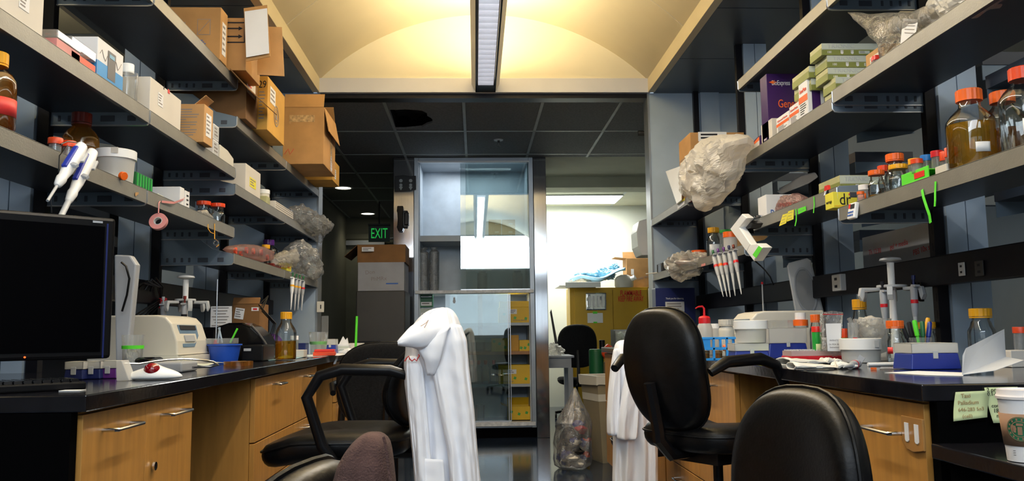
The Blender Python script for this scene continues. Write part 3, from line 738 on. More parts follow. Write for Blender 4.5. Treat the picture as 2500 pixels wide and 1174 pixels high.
def sheet_bag(name, label, outline, depth, mt, seed=0, n=22, cat='plastic bag', puff=.05, crump=.016, extra=None, ndir=None):
    """crumpled film envelope from a closed outline of world points; puffed along ndir"""
    nd = Vector(ndir or (0, -1, 0)); c = sum(outline, Vector())/len(outline)
    t = thing(name, label, cat, c)
    P = [p-c for p in outline]; dense = []
    for i in range(len(P)):
        for k in range(5): dense.append(P[i].lerp(P[(i+1) % len(P)], k/5))
    b = MB()
    def nzv(p, k): return noise.noise_vector(p*k+Vector((seed, seed*2, 0)))
    for sg in (1, -1):
        rings = []
        for j in range(n+1):
            q = j/n; rk = 1-q
            ring = []
            for p in dense:
                x = p*rk
                f = math.sqrt(max(0, 1-rk*rk))
                dd = nd*sg*(depth*f)
                cr = nzv(x+dd, 11)*crump*1.5+nzv(x+dd, 45)*crump*.2
                rd = abs(noise.noise((x+dd)*10+Vector((seed, 1, 3))))*crump*2.0
                ring.append(x+dd+cr*(.35+.65*f)-nd*sg*rd*f)
            rings.append(ring)
        b.loft(rings[:-1], cap=False, smooth=False)
    b.build('film', mt, t)
    return t
def grid_fold(fn, nu, nv, name, mt, parent=None, solid=.002, smooth=True):
    b = MB(); b.grid(fn, nu, nv, smooth); return b.build(name, mt, parent, solid=solid)
def pxm(px, Y): return px*Y/FPX
# ================================================================== glass-door cabinet between the stainless columns
YF = 8.63
def cF(u, v, Y=YF): return atY(u, v, Y)
pl, pr_ = cF(1011, 700), cF(1305, 700)
xa_, xb_ = pl.x, pr_.x; zt = ZC-.003; zsill = cF(1160, 712).z; zbot = cF(1160, 1036).z
cxF = (xa_+xb_)/2; WF = xb_-xa_
t = thing('glass_door_cabinet', 'tall built-in cabinet with sliding glass doors between two steel columns', 'cabinet', (cxF, YF, 0))
hwF = WF/2; fr = cF(1022, 700).x-xa_
b = MB(); b.bb(-hwF, -hwF+fr, 0, .7, zbot-.04, zt); b.bb(hwF-fr, hwF, 0, .7, zbot-.04, zt); b.bb(-hwF+fr, hwF-fr, 0, .7, zt-.035, zt); b.bb(-hwF+fr, hwF-fr, 0.02, .7, zbot-.04, zbot); b.build('frame', 'alu_frame', t, bevel=.002)
b = MB(); b.bb(-hwF+fr, hwF-fr, .66, .69, zbot, zt-.035); b.bb(-hwF+fr, -hwF+fr+.008, .08, .66, zbot, zt-.035); b.bb(hwF-fr-.008, hwF-fr, .08, .66, zbot, zt-.035); b.build('liner', 'fridge_white', t)
b = MB(); b.bb(-hwF+fr-.01, hwF-fr+.01, -.01, .03, zt-.052, zt-.036); b.build('top_track', 'white_plastic', t)
b = MB(); b.bb(-hwF+.01, hwF-.01, -.03, .66, zsill-.016, zsill+.016); b.build('middle_sill', 'sill_white', t, bevel=.003)
b = MB(); b.bb(-hwF+.01, hwF-.01, -.02, .10, zbot-.02, zbot+.018); b.build('bottom_sill', 'sill_white', t, bevel=.003)
b = MB(); b.bb(-hwF, hwF, .05, .7, 0.0, zbot-.04); b.build('kick_plate', 'black_panel', t)
def shelfF(v0, v1, mt): 
    z1 = cF(1200, v0, YF+.10).z; z0 = cF(1200, v1, YF+.10).z
    b = MB(); b.bb(-hwF+fr+.009, hwF-fr-.009, .10, .655, z0, z1); b.build('shelf', mt, t); return z1
zf1 = shelfF(574, 588, 'fridge_shelf'); zf2 = shelfF(788, 795, 'fridge_shelf'); zf3 = shelfF(858, 866, 'wood_shelf'); zf4 = shelfF(938, 945, 'fridge_shelf')
def pane(u0, u1, z0, z1, y, handle_u=None, nm='sliding_door'):
    x0, x1 = cF(u0, 700, YF+y).x-cxF, cF(u1, 700, YF+y).x-cxF
    b = MB(); b.bb(x0, x1, y, y+.004, z0, z1); p = b.build(nm, 'door_glass', t)
    b = MB(); b.bb(x0, x1, y-.003, y+.007, z0-.006, z0+.010); b.bb(x1-.004, x1+.002, y-.002, y+.006, z0, z1); b.build('edge_strip', 'edge_metal', p)
    if handle_u:
        xx = cF(handle_u, 735, YF+y).x-cxF; b = MB(); b.lathe([(.012, 0), (.016, .003)], (xx, y-.001, cF(1109, 735).z), 16, Matrix.Rotation(PI/2, 4, 'X')); b.box((xx, y-.003, cF(1109, 733).z), (.02, .004, .06)); b.build('finger_pull', 'light_grey', p, bevel=.001)
pane(1125, 1297, zsill+.018, zt-.054, .02); pane(1138, 1296, zsill+.018, zt-.054, .045)
pane(1087, 1240, zbot+.02, zsill-.018, .02, 1109); pane(1098, 1245, zbot+.02, zsill-.018, .045)
l = area('cabinet_fill', (cxF, YF+.35, zt-.05), (0, 0, 0), .8, .1, 5.5, (.9, .96, 1)); area('cabinet_fill_low', (cxF, YF+.18, zsill-.02), (0, 0, 0), .9, .05, 2.0, (.92, .97, 1))  # fill lights added to brighten the cabinet interior, no fitting behind them
# stainless columns
for i, (u0, u1) in enumerate(((960, 1010), (1306, 1337))):
    x0, x1 = cF(u0, 700).x, cF(u1, 700).x
    if i == 0: x1 = xa_-.002
    else: x0 = xb_+.002
    b = MB(); b.bb(x0, x1, YF-.01, YF+.7, 0, ZC-.002); o = b.build('steel_column', 'brushed', bevel=.004)
    tag(o, 'brushed stainless column on the %s of the glass cabinet' % ('left' if i == 0 else 'right'), 'column')
# things on the left column
c = atY(990, 448, YF-.02)
t = thing('card_holder', 'black wall sign with two white bird-like symbols, left of the glass cabinet', 'sign', (c.x, YF-.013, c.z))
wd = pxm(52, YF); hd = pxm(40, YF)
b = MB(); b.prism([(-wd/2, hd/2-.01), (-wd*.1, hd/2), (wd*.25, hd/2-.012), (wd/2, hd/2-.005), (wd/2, -hd/2+.02), (wd*.2, -hd/2), (-wd/2, -hd/2)][::-1], .03, Matrix(((1, 0, 0, 0), (0, 0, 1, -.03), (0, 1, 0, 0), (0, 0, 0, 1)))); b.build('plate', 'black_plastic', t, bevel=.003)
b = MB()
for sx_ in (-.045, .055):
    for (z, r1) in ((.025, .018), (-.02, .016)):
        b.cyl((sx_, -.0325, z), r1, .002, Matrix.Rotation(PI/2, 4, 'X'), 14)
    b.prism([(sx_-.02, -.04), (sx_, -.075), (sx_+.02, -.04), (sx_+.008, -.035), (sx_-.008, -.035)][::1], .002, Matrix(((1, 0, 0, 0), (0, 0, 1, -.0335), (0, 1, 0, 0), (0, 0, 0, 1))))
b.build('symbols', mat('symbol_grey', (.35, .38, .38), .5), t)
c = atY(983, 536, YF-.02)
t = thing('wall_phone', 'black handset phone mounted on the left stainless column', 'phone', (c.x, YF-.012, c.z))
b = MB(); b.bb(-.045, .055, -.03, 0, -.09, .09); b.bb(.02, .065, -.05, 0, -.06, .07); b.build('cradle', 'black_plastic', t, bevel=.008)
b = MB(); hh = pxm(64, YF)/2; b.loft([[Vector((x*w1-.02, y-.045, z)) for x, y in ((-1, -.02), (1, -.02), (1, .02), (-1, .02))] for z, w1 in ((-hh*.95, .02), (-hh*.6, .035), (-hh*.5, .03), (0, .026), (hh*.5, .03), (hh*.6, .036), (hh, .03))]); b.build('handset', 'black_gloss', t, bevel=.006)
# contents of the cabinet
def onF(u, z, dy=.14): return Vector((SX(u, YF+dy, z), YF+dy, z))
for i, (u0, u1, v0, v1) in enumerate(((1193, 1224, 533, 553), (1226, 1258, 533, 553), (1193, 1224, 553, 573), (1226, 1258, 554, 573))):
    z = zf1+(0 if i > 1 else pxm(20, YF+.15)); w1 = pxm(u1-u0, YF+.15); h1 = pxm(19.5, YF+.15)
    p = onF((u0+u1)/2, z); t = carton('small brown carton on the upper cabinet shelf, %s of four' % ['top left', 'top right', 'bottom left', 'bottom right'][i], p+Vector((0, .06, 0)), (w1, .12, h1), 'cardboard_light', group='four small cartons in the glass cabinet')
    decal(t, '-Y', .06, .02, h1*.45, w1*.3, .014, 'paper_warm')
def petri_sleeve(u, vt, dxp, n=17, k=0):
    z0 = zsill+.017; p = onF(u, z0, .16); H_ = pxm(708-vt, YF+.16)
    t = thing('petri_dish_sleeve', 'clear sleeve of stacked petri dishes on the cabinet sill, %s' % ['left one', 'right one, beside its twin', 'faint behind the glass', 'faint, far right'][k], 'petri dishes', p, group='sleeves of petri dishes in the glass cabinet')
    b = MB(); pr = []
    for i in range(n):
        z = H_*.88*i/n; h1 = H_*.88/n
        pr += [(.050, z), (.050, z+h1*.75), (.046, z+h1*.8), (.046, z+h1)]
    b.lathe(pr, n=16); b.build('dish_stack', mat('dish_grey', (.46, .49, .52), .3, alpha=.8), t)
    b = MB(); b.lathe([(.053, 0), (.054, H_*.88), (.03, H_*.93), (.045, H_)], n=14, cap=False)
    for v_ in b.bm.verts: v_.co += noise.noise_vector(v_.co*30)*.006
    b.build('sleeve', 'film', t)
petri_sleeve(1034, 602, 0, 17, 0); petri_sleeve(1060, 600, 0, 17, 1)
petri_sleeve(1178, 660, 0, 8, 2); petri_sleeve(1264, 660, 0, 8, 3)
def ybox(u0, u1, v0, z, label, dy=.12, mt='yellow_box', logos=3, opened=False, grp='yellow kit boxes in the glass cabinet'):
    Y = YF+dy; w1 = pxm(u1-u0, Y); zt_ = atY((u0+u1)/2, v0, Y).z; h1 = zt_-z
    p = onF((u0+u1)/2, z, dy)
    t = carton(label, p+Vector((0, .12, 0)), (w1, .24, h1), mt, group=grp, open_top=opened, flaps=(('+Y', .08, -.3), ('-X', .07, 1.2)) if opened else (), name='kit_box')
    rnd = random.Random(u0)
    b = MB()
    for k in range(logos):
        x, zz = -w1/2+w1*(k+.5)/logos, h1*rnd.uniform(.25, .8)
        for q in range(4): 
            a_ = q*PI/2+.5; b.cyl((x+.009*math.cos(a_), -.1205, zz+.009*math.sin(a_)), .0075, .0008, Matrix.Rotation(PI/2, 4, 'X'), 8)
    if logos: b.build('leaf_logo', 'green_rack', t)
    return t, w1, h1
t, w1, h1 = ybox(1218, 1297, 750, zf2, 'large yellow kit box with white label on the first lower shelf of the cabinet')
decal(t, '-Y', .12, -.02, h1*.72, .08, .05, 'paper', lines=3); text('Molecular Biology', .02, 'print_grey', t, fM('-Y', .12, .05, h1*.15, e=.0015))
t, w1, h1 = ybox(1220, 1297, 735, zf2+h1+.001, 'flat yellow carton lying on the large labelled kit box', logos=0)
ybox(1268, 1296, 830, zf3, 'small yellow kit box at the right of the brown cabinet shelf')
ybox(1242, 1267, 818, zf3, 'upright orange carton on the brown cabinet shelf', mt='cardboard_gold', logos=0)
ybox(1200, 1240, 826, zf3, 'yellow kit box behind the glass on the brown cabinet shelf')
t, w1, h1 = ybox(1218, 1297, 891, zf4, 'wide yellow kit box beside the empty glass bottles')
decal(t, '-Y', .12, -.03, h1*.65, .09, .045, 'paper', lines=2); text('Molecular Biology', .018, 'print_grey', t, fM('-Y', .12, -.08, h1*.14, e=.0015))
ybox(1240, 1303-8, 992, zbot+.02, 'open yellow carton on the cabinet floor', opened=True, dy=.16)
for i, u in enumerate((1152, 1169, 1186, 1206)):
    p = onF(u, zf4, .15); bottle('empty clear bottle with %s cap on the lower cabinet shelf, %s in the row' % (['an orange', 'an orange', 'an orange', 'a red'][i], ['first', 'second', 'third', 'last'][i]), p, .036, pxm(57, YF+.15), ['orange_cap', 'orange_cap', 'orange_cap', 'red_cap'][i], group='row of empty bottles in the glass cabinet', neck=.36, glass='clear_plastic')
for i, u in enumerate((1148, 1172, 1192)):
    p = onF(u, zf3, .2); jar('clear round jar on the brown cabinet shelf, %s of three' % ['left', 'middle', 'right'][i], p, .045, .12, 'light_grey', 'clear_plastic', group='jars on the brown cabinet shelf')
jar('empty clear flask standing on the cabinet floor', onF(1172, zbot+.02, .2), .045, .17, 'light_grey', 'clear_plastic', lh=.1, lr=.6)
for i, (vt, vb) in enumerate(((718, 727), (727, 750), (752, 778), (779, 787))):
    Y = YF+.14; zb_ = atY(1035, vb, Y).z; h1 = pxm(vb-vt-1, Y)
    if i == 3: zb_ = zf2+.001; h1 = atY(1035, 779, Y).z-zb_
    t = carton('green and white glove box in the cabinet corner, %s of the stack' % ['topmost', 'second', 'third', 'lowest'][i], Vector((SX(1041, Y, zb_), Y+.06, zb_)), (pxm(31, Y), .12, h1), 'dark_green' if i != 2 else 'pale_green', group='green glove boxes stacked in the glass cabinet', name='glove_box', cat='glove box')
    decal(t, '-Y', .06, 0, h1*.38, pxm(26, Y), h1*.4, 'paper', lines=1)
# ================================================================== room behind, right of the cabinet
yc = 11.3
def cb(u, v, Y=yc): return atY(u, v, Y)
zy = cb(1450, 702).z; x0, x1, xm = cb(1393, 800).x, cb(1586, 800).x, cb(1498, 800).x
t = thing('flammable_cabinet', 'yellow flammable storage cabinet with red warning letters', 'cabinet', ((x0+x1)/2, yc, 0))
W2 = (x1-x0)/2
b = MB(); b.bb(-W2, W2, .02, .46, .05, zy); b.bb(-W2, W2, .03, .44, 0, .05); b.build('body', 'yellow_paint', t, bevel=.004)
for k, (a_, c_) in enumerate(((-W2+.06, xm-(x0+x1)/2-.004), (xm-(x0+x1)/2+.004, W2-.02))):
    b = MB(); b.bb(a_, c_, 0, .019, .09, zy-.03); d = b.build('door', 'yellow_paint', t, bevel=.003)
    if k == 1:
        for s_, v in (('FLAMMABLE', 716), ('KEEP FIRE AWAY', 730)):
            q = cb(1540, v); text(s_, .10, mat('warn_red', (.62, .01, .01), .6), d, fM('-Y', 0, q.x-(x0+x1)/2, q.z, e=.003), width=pxm(52 if s_[0] == 'F' else 62, yc), ext=.001, bold=.0012)
q = cb(1455, 736); t2 = thing('plastic_pouch', 'clear crinkled pouch taped to the left door of the yellow cabinet', 'pouch', (q.x, yc-.004, q.z))
grid_fold(lambda a, c: Vector(((a-.5)*pxm(50, yc), -.006-.012*abs(noise.noise(Vector((a*5, c*5, 4)))), (c-.5)*pxm(42, yc))), 14, 12, 'film', 'chrome', t2, .001)
b = MB(); 
for k in range(4): b.box((-.09+.06*k, -.02, .0), (.03, .001, .15))
b.build('sheets', 'paper', t2)
q = cb(1453, 776); o = MB(); o.box((0, 0, 0), (pxm(38, yc), .001, pxm(24, yc))); o = o.build('paper_note', 'paper'); o.location = (q.x, yc-.003, q.z); tag(o, 'small white paper held by green tape on the left yellow cabinet door', 'paper note')
b = MB(); b.box((0, -.0015, pxm(13, yc)), (.06, .001, .03)); b.box((0, -.0015, -pxm(11, yc)), (.05, .001, .02)); b.build('tape', 'neon_green', o)
# white shelf board and things on top of the yellow cabinet
q = cb(1424, 697, 10.95); xA, xB = SX(1380, 10.9, 1.7), SX(1466, 10.9, 1.7)
t = thing('white_tray', 'white board lying on top of the yellow cabinet, sticking out left', 'board', ((xA+xB)/2, 11.2, zy+.002))
b = MB(); b.bb(-(xB-xA)/2-.08, (xB-xA)/2, -.30, .35, 0, .012); b.bb(-(xB-xA)/2, (xB-xA)/2, -.31, -.30, -.02, .05); b.build('panel', 'white_plastic', t, bevel=.003)
q = cb(1440, 690, 11.25)
rnd = random.Random(3)
for i, (u, v, rx, rz_, sd) in enumerate(((1425, 690, .30, .055, 1), (1432, 676, .26, .05, 2), (1478, 676, .22, .09, 3), (1500, 662, .12, .06, 4))):
    p = atY(u, v, 11.45); rx = rx*.55; p.z = max(p.z, zy+.09)+.02*i
    bag('blue and clear crumpled pack on the yellow cabinet, %s' % ['lowest, at the left', 'second from the left', 'third, with curled folds', 'at the top right'][i], p, (rx, .10, rz_*.8), 'skyblue_bag' if i != 0 else 'film_milky', sd, .35, 1.2, group='blue plastic packs heaped on the yellow cabinet', name='plastic_pack')
p = atY(1452, 690, 11.1); b = MB()
b.grid(lambda a, c: Vector((p.x-.30+.72*a+.03*math.sin(c*5), 11.2+.3*c, zy+.11+.05*math.sin(a*9)*(.4+c)+.12*a*a+.02*math.sin(c*14+a*6))), 40, 10); o = b.build('blue_pad', 'skyblue_bag', solid=.012); tag(o, 'wavy folded blue pad lying over the packs on the yellow cabinet', 'pad')
p = by_(1524, 11.40, zy+.002); t = thing('jug', 'white plastic jug lying beside the box on the yellow cabinet', 'jug', p)
b = MB(); b.loft([[Vector((x*rx, y*.09, 0+z)) for x, y in [(math.cos(2*PI*i/20), math.sin(2*PI*i/20)) for i in range(20)]] for z, rx in ((0, .12), (.02, .13), (.11, .13), (.15, .10), (.17, .05))]); b.build('body', 'cream_plastic', t)
b = MB(); b.cyl((.09, -.06, .11), .035, .06, Matrix.Rotation(1.1, 4, 'Y') @ Matrix.Rotation(.5, 4, 'X')); b.build('cap', 'white_plastic', t)
p = by_(1556, 11.66, zy+.002)
t = carton('open brown box on top of the yellow cabinet, beside the jug', p, (pxm(62, 11.2), .3, atY(1555, 626, 11.2).z-zy), 'cardboard', flaps=(('-X', .16, 1.45), ('+Y', .12, .2), ('+X', .1, .3)), open_top=True)
decal(t, '-Y', .15, -.09, .22, .04, .08, 'paper'); text('THIS WAY', .05, 'print_grey', t, fM('-Y', .15, .07, .14, roll=.25, e=.002))
# paper towel dispenser on the pillar
p = atY(1575, 577, 7.44)
t = thing('towel_dispenser', 'white wall-mounted paper towel dispenser near the right partition', 'dispenser', (1.715, 7.62, p.z))
hh = pxm(92, 7.5)/2; dp = 1.715-SX(1554, 7.5, 1.9)
b = MB(); b.prism([(-.0, -hh), (0, hh), (-dp*.6, hh), (-dp*.92, hh*.85), (-dp, hh*.3), (-dp*.98, -hh*.5), (-dp*.85, -hh)][::1], .30, Matrix(((1, 0, 0, 0), (0, 0, 1, -.15), (0, 1, 0, 0), (0, 0, 0, 1)))); b.build('housing', 'white_plastic', t, bevel=.008, smooth=False)
b = MB()
for k in (-.4, 0, .35): b.box((-dp*.5, -.151, hh*k), (.02, .002, .03))
b.build('slots', 'dark_grey', t)
# small grey table, chair, bin and bags
def table(label, u0, u1, vtop, Y, D, mt='grey_plastic', H=.75):
    x0, x1 = SX(u0, Y, H), SX(u1, Y, H)
    t = thing('small_table', label, 'table', ((x0+x1)/2, Y+D/2, 0)); W = x1-x0
    b = MB(); b.box((0, 0, H-.012), (W, D, .024)); b.build('tabletop', mt, t, bevel=.003)
    b = MB(); b.box((0, 0, H-.08), (W-.06, D-.06, .11)); b.build('apron', mt, t)
    for sx_ in (-1, 1):
        for sy_ in (-1, 1):
            b = MB(); b.box((sx_*(W/2-.04), sy_*(D/2-.04), (H-.136)/2), (.05, .05, H-.136)); b.build('leg', mt, t, bevel=.003)
    return t
HT = atZ
zt_ = .80
table('grey metal table with open legs behind the right steel column', 1290, 1402, 868, 9.42, .55, H=atY(1390, 868, 9.42).z)
zt2 = atY(1390, 868, 9.42).z
t = bag('clear crumpled bag on the grey table beside the steel column', atY(1352, 862, 9.6)+Vector((0, 0, .03)), (.10, .10, .07), 'film_milky', 9, .3, 1.0)
b = MB(); P = [(1343, 762), (1346, 755), (1364, 850), (1358, 858)]
w_ = [atY(u, v, 9.7) for u, v in P]; b.loft([w_, [x+Vector((0, .02, 0)) for x in w_]], smooth=False); o = b.build('leaning_board', 'dark_grey'); tag(o, 'thin dark framed board leaning on the table behind the right steel column', 'board'); o.location = (0, 0, 0)
# ================================================================== things on the left shelves
def sbox(side, u0, u1, vt, ut, z, w_, label, mt='cardboard', inset=.012, group=None, name='box', rz=0, h=None, **k):
    s = -1 if side == 'L' else 1; X = (XL if s < 0 else XR)+s*inset
    ya, yb = sorted((SY(u0, X, z), SY(u1, X, z))); h = h or atX(ut, vt, X).z-z
    t = carton(label, (X+s*w_/2, (ya+yb)/2, z), (w_, yb-ya, h), mt, rz=rz, group=group, name=name, **k)
    return t, w_, yb-ya, h
def sp(side, u, z, inset):
    s = -1 if side == 'L' else 1; X = (XL if s < 0 else XR)+s*inset
    return Vector((X, SY(u, X, z), z))
SU = .0565
zLU, zLL, zLT, zLTC, zLUC, zLLC = (zL[k]+SU for k in ('U', 'L', 'T', 'TC', 'UC', 'LC'))
# --- middle shelf, near bays
t, w_, d_, h_ = sbox('L', -60, 103, -60, 60, zLU, .26, 'large pale grey carton at the top left corner, nearest the camera', 'paper_warm', h=.16)
decal(t, '+X', w_/2, d_*.18, h_*.42, .05, .045, 'paper', lines=4)
p = sp('L', 124, zLU, .06); t = thing('pink_tray', 'low translucent pink tray between the grey carton and the blue and white box', 'tray', p)
b = MB(); 
for x0, x1, y0, y1_ in ((-.05, .05, -.07, -.066), (-.05, .05, .066, .07), (-.05, -.046, -.066, .066), (.046, .05, -.066, .066)): b.bb(x0, x1, y0, y1_, 0, .032)
b.bb(-.05, .05, -.07, .07, 0, .006); b.build('tray', 'pink', t)
b = MB(); b.box((0, 0, .045), (.104, .144, .024)); b.build('lid', 'clear_plastic', t, bevel=.002)
p = sp('L', 163, zLU, .06); t = thing('orange_rack', 'orange tube rack with clear lid beside the blue and white box', 'tube rack', p)
b = MB(); b.bb(-.05, .05, -.08, .08, 0, .028); b.m(0)
for i in range(3):
    for j in range(6): b.cyl((-.03+.03*i, -.06+.024*j, .028), .009, .006, n=10)
b.build('rack', 'orange_deep', t, bevel=.002); b = MB(); b.box((0, 0, .055), (.10, .16, .030)); b.build('lid', 'clear_plastic', t, bevel=.002)
# blue and white box
yN = SY(234, XL+.012, zLU)
t, w_, d_, h_ = sbox('L', 236, 298, 138, 297, zLU, .17, 'white box with a blue band and a picture of a grey handset', 'paper', inset=.01, h=.128)
for f_, off, wd_ in (('-Y', d_/2, w_), ('+X', w_/2, d_)):
    decal(t, f_, off, 0, h_*.24, wd_*.995, h_*.36, mat('box_blue', (.03, .25, .62), .5), name='blue_band')
decal(t, '-Y', d_/2, -.01, h_*.76, .07, .03, 'paper', lines=5, e=.001)
decal(t, '+X', w_/2, .005, h_*.48, d_*.30, h_*.72, mat('device_grey', (.05, .05, .06), .4), name='handset_picture', e=.0014)
decal(t, '+X', w_/2, .005, h_*.72, d_*.2, h_*.1, mat('lcd', (.10, .3, .5), .4), name='display_picture', e=.0022)
b = MB(); rnd = random.Random(5)
b.tube([fM('+X', w_/2, d_*(-.42+.07*i), h_*(.62+.12*math.sin(i*1.7)), e=.001) @ Vector((0, 0, 0)) for i in range(13)], .0009, 5); b.build('line_drawing', 'print_grey', t)
jar('clear plastic bottle with white screw cap behind the blue and white box', sp('L', 308, zLU, .06), .036, .15, 'white_plastic', 'clear_plastic', lh=.22, lr=.62)
t, w_, d_, h_ = sbox('L', 365, 440, 214, 366, zLU, .19, 'plain off-white carton with red seal marks at its top edge', 'paper_warm', h=atX(366, 214, XL-.01).z-zLU+.045)
decal(t, '-Y', d_/2, -.035, h_*.45, .035, h_*.7, 'paper', lines=6); decal(t, '+X', w_/2, -.06, h_*.55, .05, .05, 'paper', lines=4)
decal(t, '+X', w_/2, .02, h_*.97, .02, h_*.12, 'print_red', name='seal'); decal(t, '+X', w_/2, 0, .003, d_, .005, 'print_red', name='red_edge'); decal(t, '+X', w_/2, -.03, h_*.97, .006, h_*.1, 'print_black', name='slot')
t, w_, d_, h_ = sbox('L', 498, 518, 0, 0, zLU, .16, 'small tan carton covered in lines of dark print', 'cardboard_light', h=.165, rz=-.02, inset=-.03)
decal(t, '-Y', d_/2, 0, h_*.48, w_*.92, h_*.86, 'cardboard_light', lines=12); decal(t, '+X', w_/2, 0, h_*.5, d_*.6, h_*.6, 'paper', lines=5)
b = MB(); b.box((w_/2-.02, 0, h_+.02), (.06, d_*.9, .003), rot=Matrix.Rotation(-.7, 4, 'Y')); b.build('flap', 'cardboard_light', t)
for i, (u0, u1, z0, hh) in enumerate(((520, 533, 0, .075), (521, 534, .077, .07))):
    t, w_, d_, h_ = sbox('L', u0, u1, 0, 0, zLU+z0, .14, 'small white carton with grey stripes, %s of two behind the tan printed carton' % ['lower', 'upper'][i], 'paper', h=hh, group='two small white cartons')
    decal(t, '+X', w_/2, 0, h_*.5, d_*.9, h_*.8, 'light_grey', lines=3)
b = MB(); X = XL-.02; ya, yb = SY(537, X, zLU), SY(570, X, zLU); hh = .075
b.prism([(ya, 0), (yb, 0), (yb, hh*.75), (yb-(yb-ya)*.45, hh*1.02), (ya, hh*1.05)], .12, Matrix(((0, 0, -1, X), (1, 0, 0, 0), (0, 1, 0, zLU), (0, 0, 0, 1)))); o = b.build('white_tray', 'cream_plastic', bevel=.004); tag(o, 'low curved off-white tray at the far end of the second bay', 'tray')
# --- top shelf: cardboard boxes
t, w_, d_, h_ = sbox('L', 537, 553, 0, 0, zLT, .34, 'brown carton with a small square diagram, on the top left shelf', 'cardboard', h=.25, inset=-.005)
text('1091', .035, 'print_grey', t, fM('-Y', d_/2, -.02, h_*.66)); decal(t, '-Y', d_/2, .093, h_*.62, .060, .075, 'print_grey', name='diagram'); decal(t, '-Y', d_/2, .093, h_*.62, .055, .070, 'cardboard', name='diagram_field', e=.0014)
b = MB(); b.box((0, 0, 0), (.002, .001, .095)); b.bm.transform(fM('-Y', d_/2, .093, h_*.62, e=.003) @ Matrix.Rotation(-.7, 4, 'Z') @ Matrix.Rotation(-PI/2, 4, 'X')); b.build('diagonal', 'print_grey', t)
decal(t, '-Y', d_/2, .085, h_*.33, .05, .03, 'cardboard', lines=3, ink='print_blue', name='small_print'); decal(t, '+X', w_/2, 0, h_*.45, d_*.55, h_*.62, 'paper', lines=5)
t, w_, d_, h_ = sbox('L', 600, 634, 0, 0, zLT, .36, 'brown carton with two black arrows, its lid flaps hanging open', 'cardboard', h=.26, inset=-.08)
M = fM('-Y', d_/2, .122, h_*.72)
b = MB()
for y in (.02, -.02): b.prism([(-.035, y-.003), (.02, y-.003), (.02, y-.010), (.04, y), (.02, y+.010), (.02, y+.003), (-.035, y+.003)], .0008, M)
for q in ((-.05, .05, -.052, -.046), (-.05, .05, .046, .052), (-.052, -.046, -.05, .05), (.046, .052, -.05, .05)): b.prism([(q[0], q[2]), (q[1], q[2]), (q[1], q[3]), (q[0], q[3])], .0008, M)
b.build('arrow_mark', 'print_black', t)
# front flaps hanging over the lip (world sized from the aisle side)
def quad_part(nm, pts, mt, par, off, th=.004):
    b = MB(); w0 = [p-off for p in pts]; n_ = (w0[1]-w0[0]).cross(w0[2]-w0[0]).normalized()*th
    b.loft([w0, [p+n_ for p in w0]], smooth=False); return b.build(nm, mt, par)
t0 = Vector(t.location)
Yf = SY(600, XL+.08, zLT)
quad_part('side_flap', [atY(595, 20, Yf-.05), atY(652, 12, Yf-.05), atY(660, 138, Yf-.05), atY(600, 150, Yf-.05)], 'cardboard', t, t0)
quad_part('document_pouch', [atY(597, 28, Yf-.06), atY(652, 20, Yf-.06), atY(657, 130, Yf-.06), atY(601, 140, Yf-.06)], 'paper', t, t0, .002)
quad_part('rear_flap', [atY(655, 65, Yf+.12), atY(688, 66, Yf+.12), atY(694, 186, Yf+.12), atY(628, 182, Yf+.12), atY(628, 150, Yf+.12)], 'cardboard_light', t, t0)
quad_part('lower_flap', [Vector((XL+.01, SY(556, XL, 2.25), 2.33)), Vector((XL+.01, SY(610, XL, 2.25), 2.33)), Vector((XL+.13, SY(610, XL, 2.25)+.05, 2.22)), Vector((XL+.09, SY(556, XL, 2.25)+.05, 2.24))], 'cardboard_dark', t, t0)
# --- top shelf of the far bays
t, w_, d_, h_ = sbox('L', 600, 627, 0, 0, zLTC, .46, 'large brown carton with a red-marked label, overhanging the far top shelf', 'cardboard_dark', h=.22, inset=-.03)
decal(t, '+X', w_/2, -.02, h_*.82, d_*.75, h_*.36, 'paper_warm', lines=3, ink='print_red')
t, w_, d_, h_ = sbox('L', 652, 693, 0, 0, zLTC, .40, 'tall tan carton printed with 29 and a round emblem', 'cardboard_gold', h=.29, inset=-.08)
text('29', .055, 'print_black', t, fM('-Y', d_/2, .172, h_*.84), width=.04); decal(t, '-Y', d_/2, .172, h_*.45, .042, h_*.6, 'cardboard_gold', lines=9)
decal(t, '+X', w_/2, -d_*.22, h_*.72, d_*.3, h_*.3, 'paper', lines=3)
b = MB(); M = fM('+X', w_/2, d_*.0, h_*.42)
def ringp(b, M, r0, r1, n=24, h=.0008, sy=1):
    for i in range(n):
        a, c = 2*PI*i/n, 2*PI*(i+1)/n
        b.prism([(r0*math.cos(a), sy*r0*math.sin(a)), (r1*math.cos(a), sy*r1*math.sin(a)), (r1*math.cos(c), sy*r1*math.sin(c)), (r0*math.cos(c), sy*r0*math.sin(c))], h, M)
ringp(b, M, .052, .058); ringp(b, M, .036, .040); b.prism([(-.02, -.02), (.02, -.02), (0, .03)], .0008, M); b.build('emblem', 'print_grey', t)
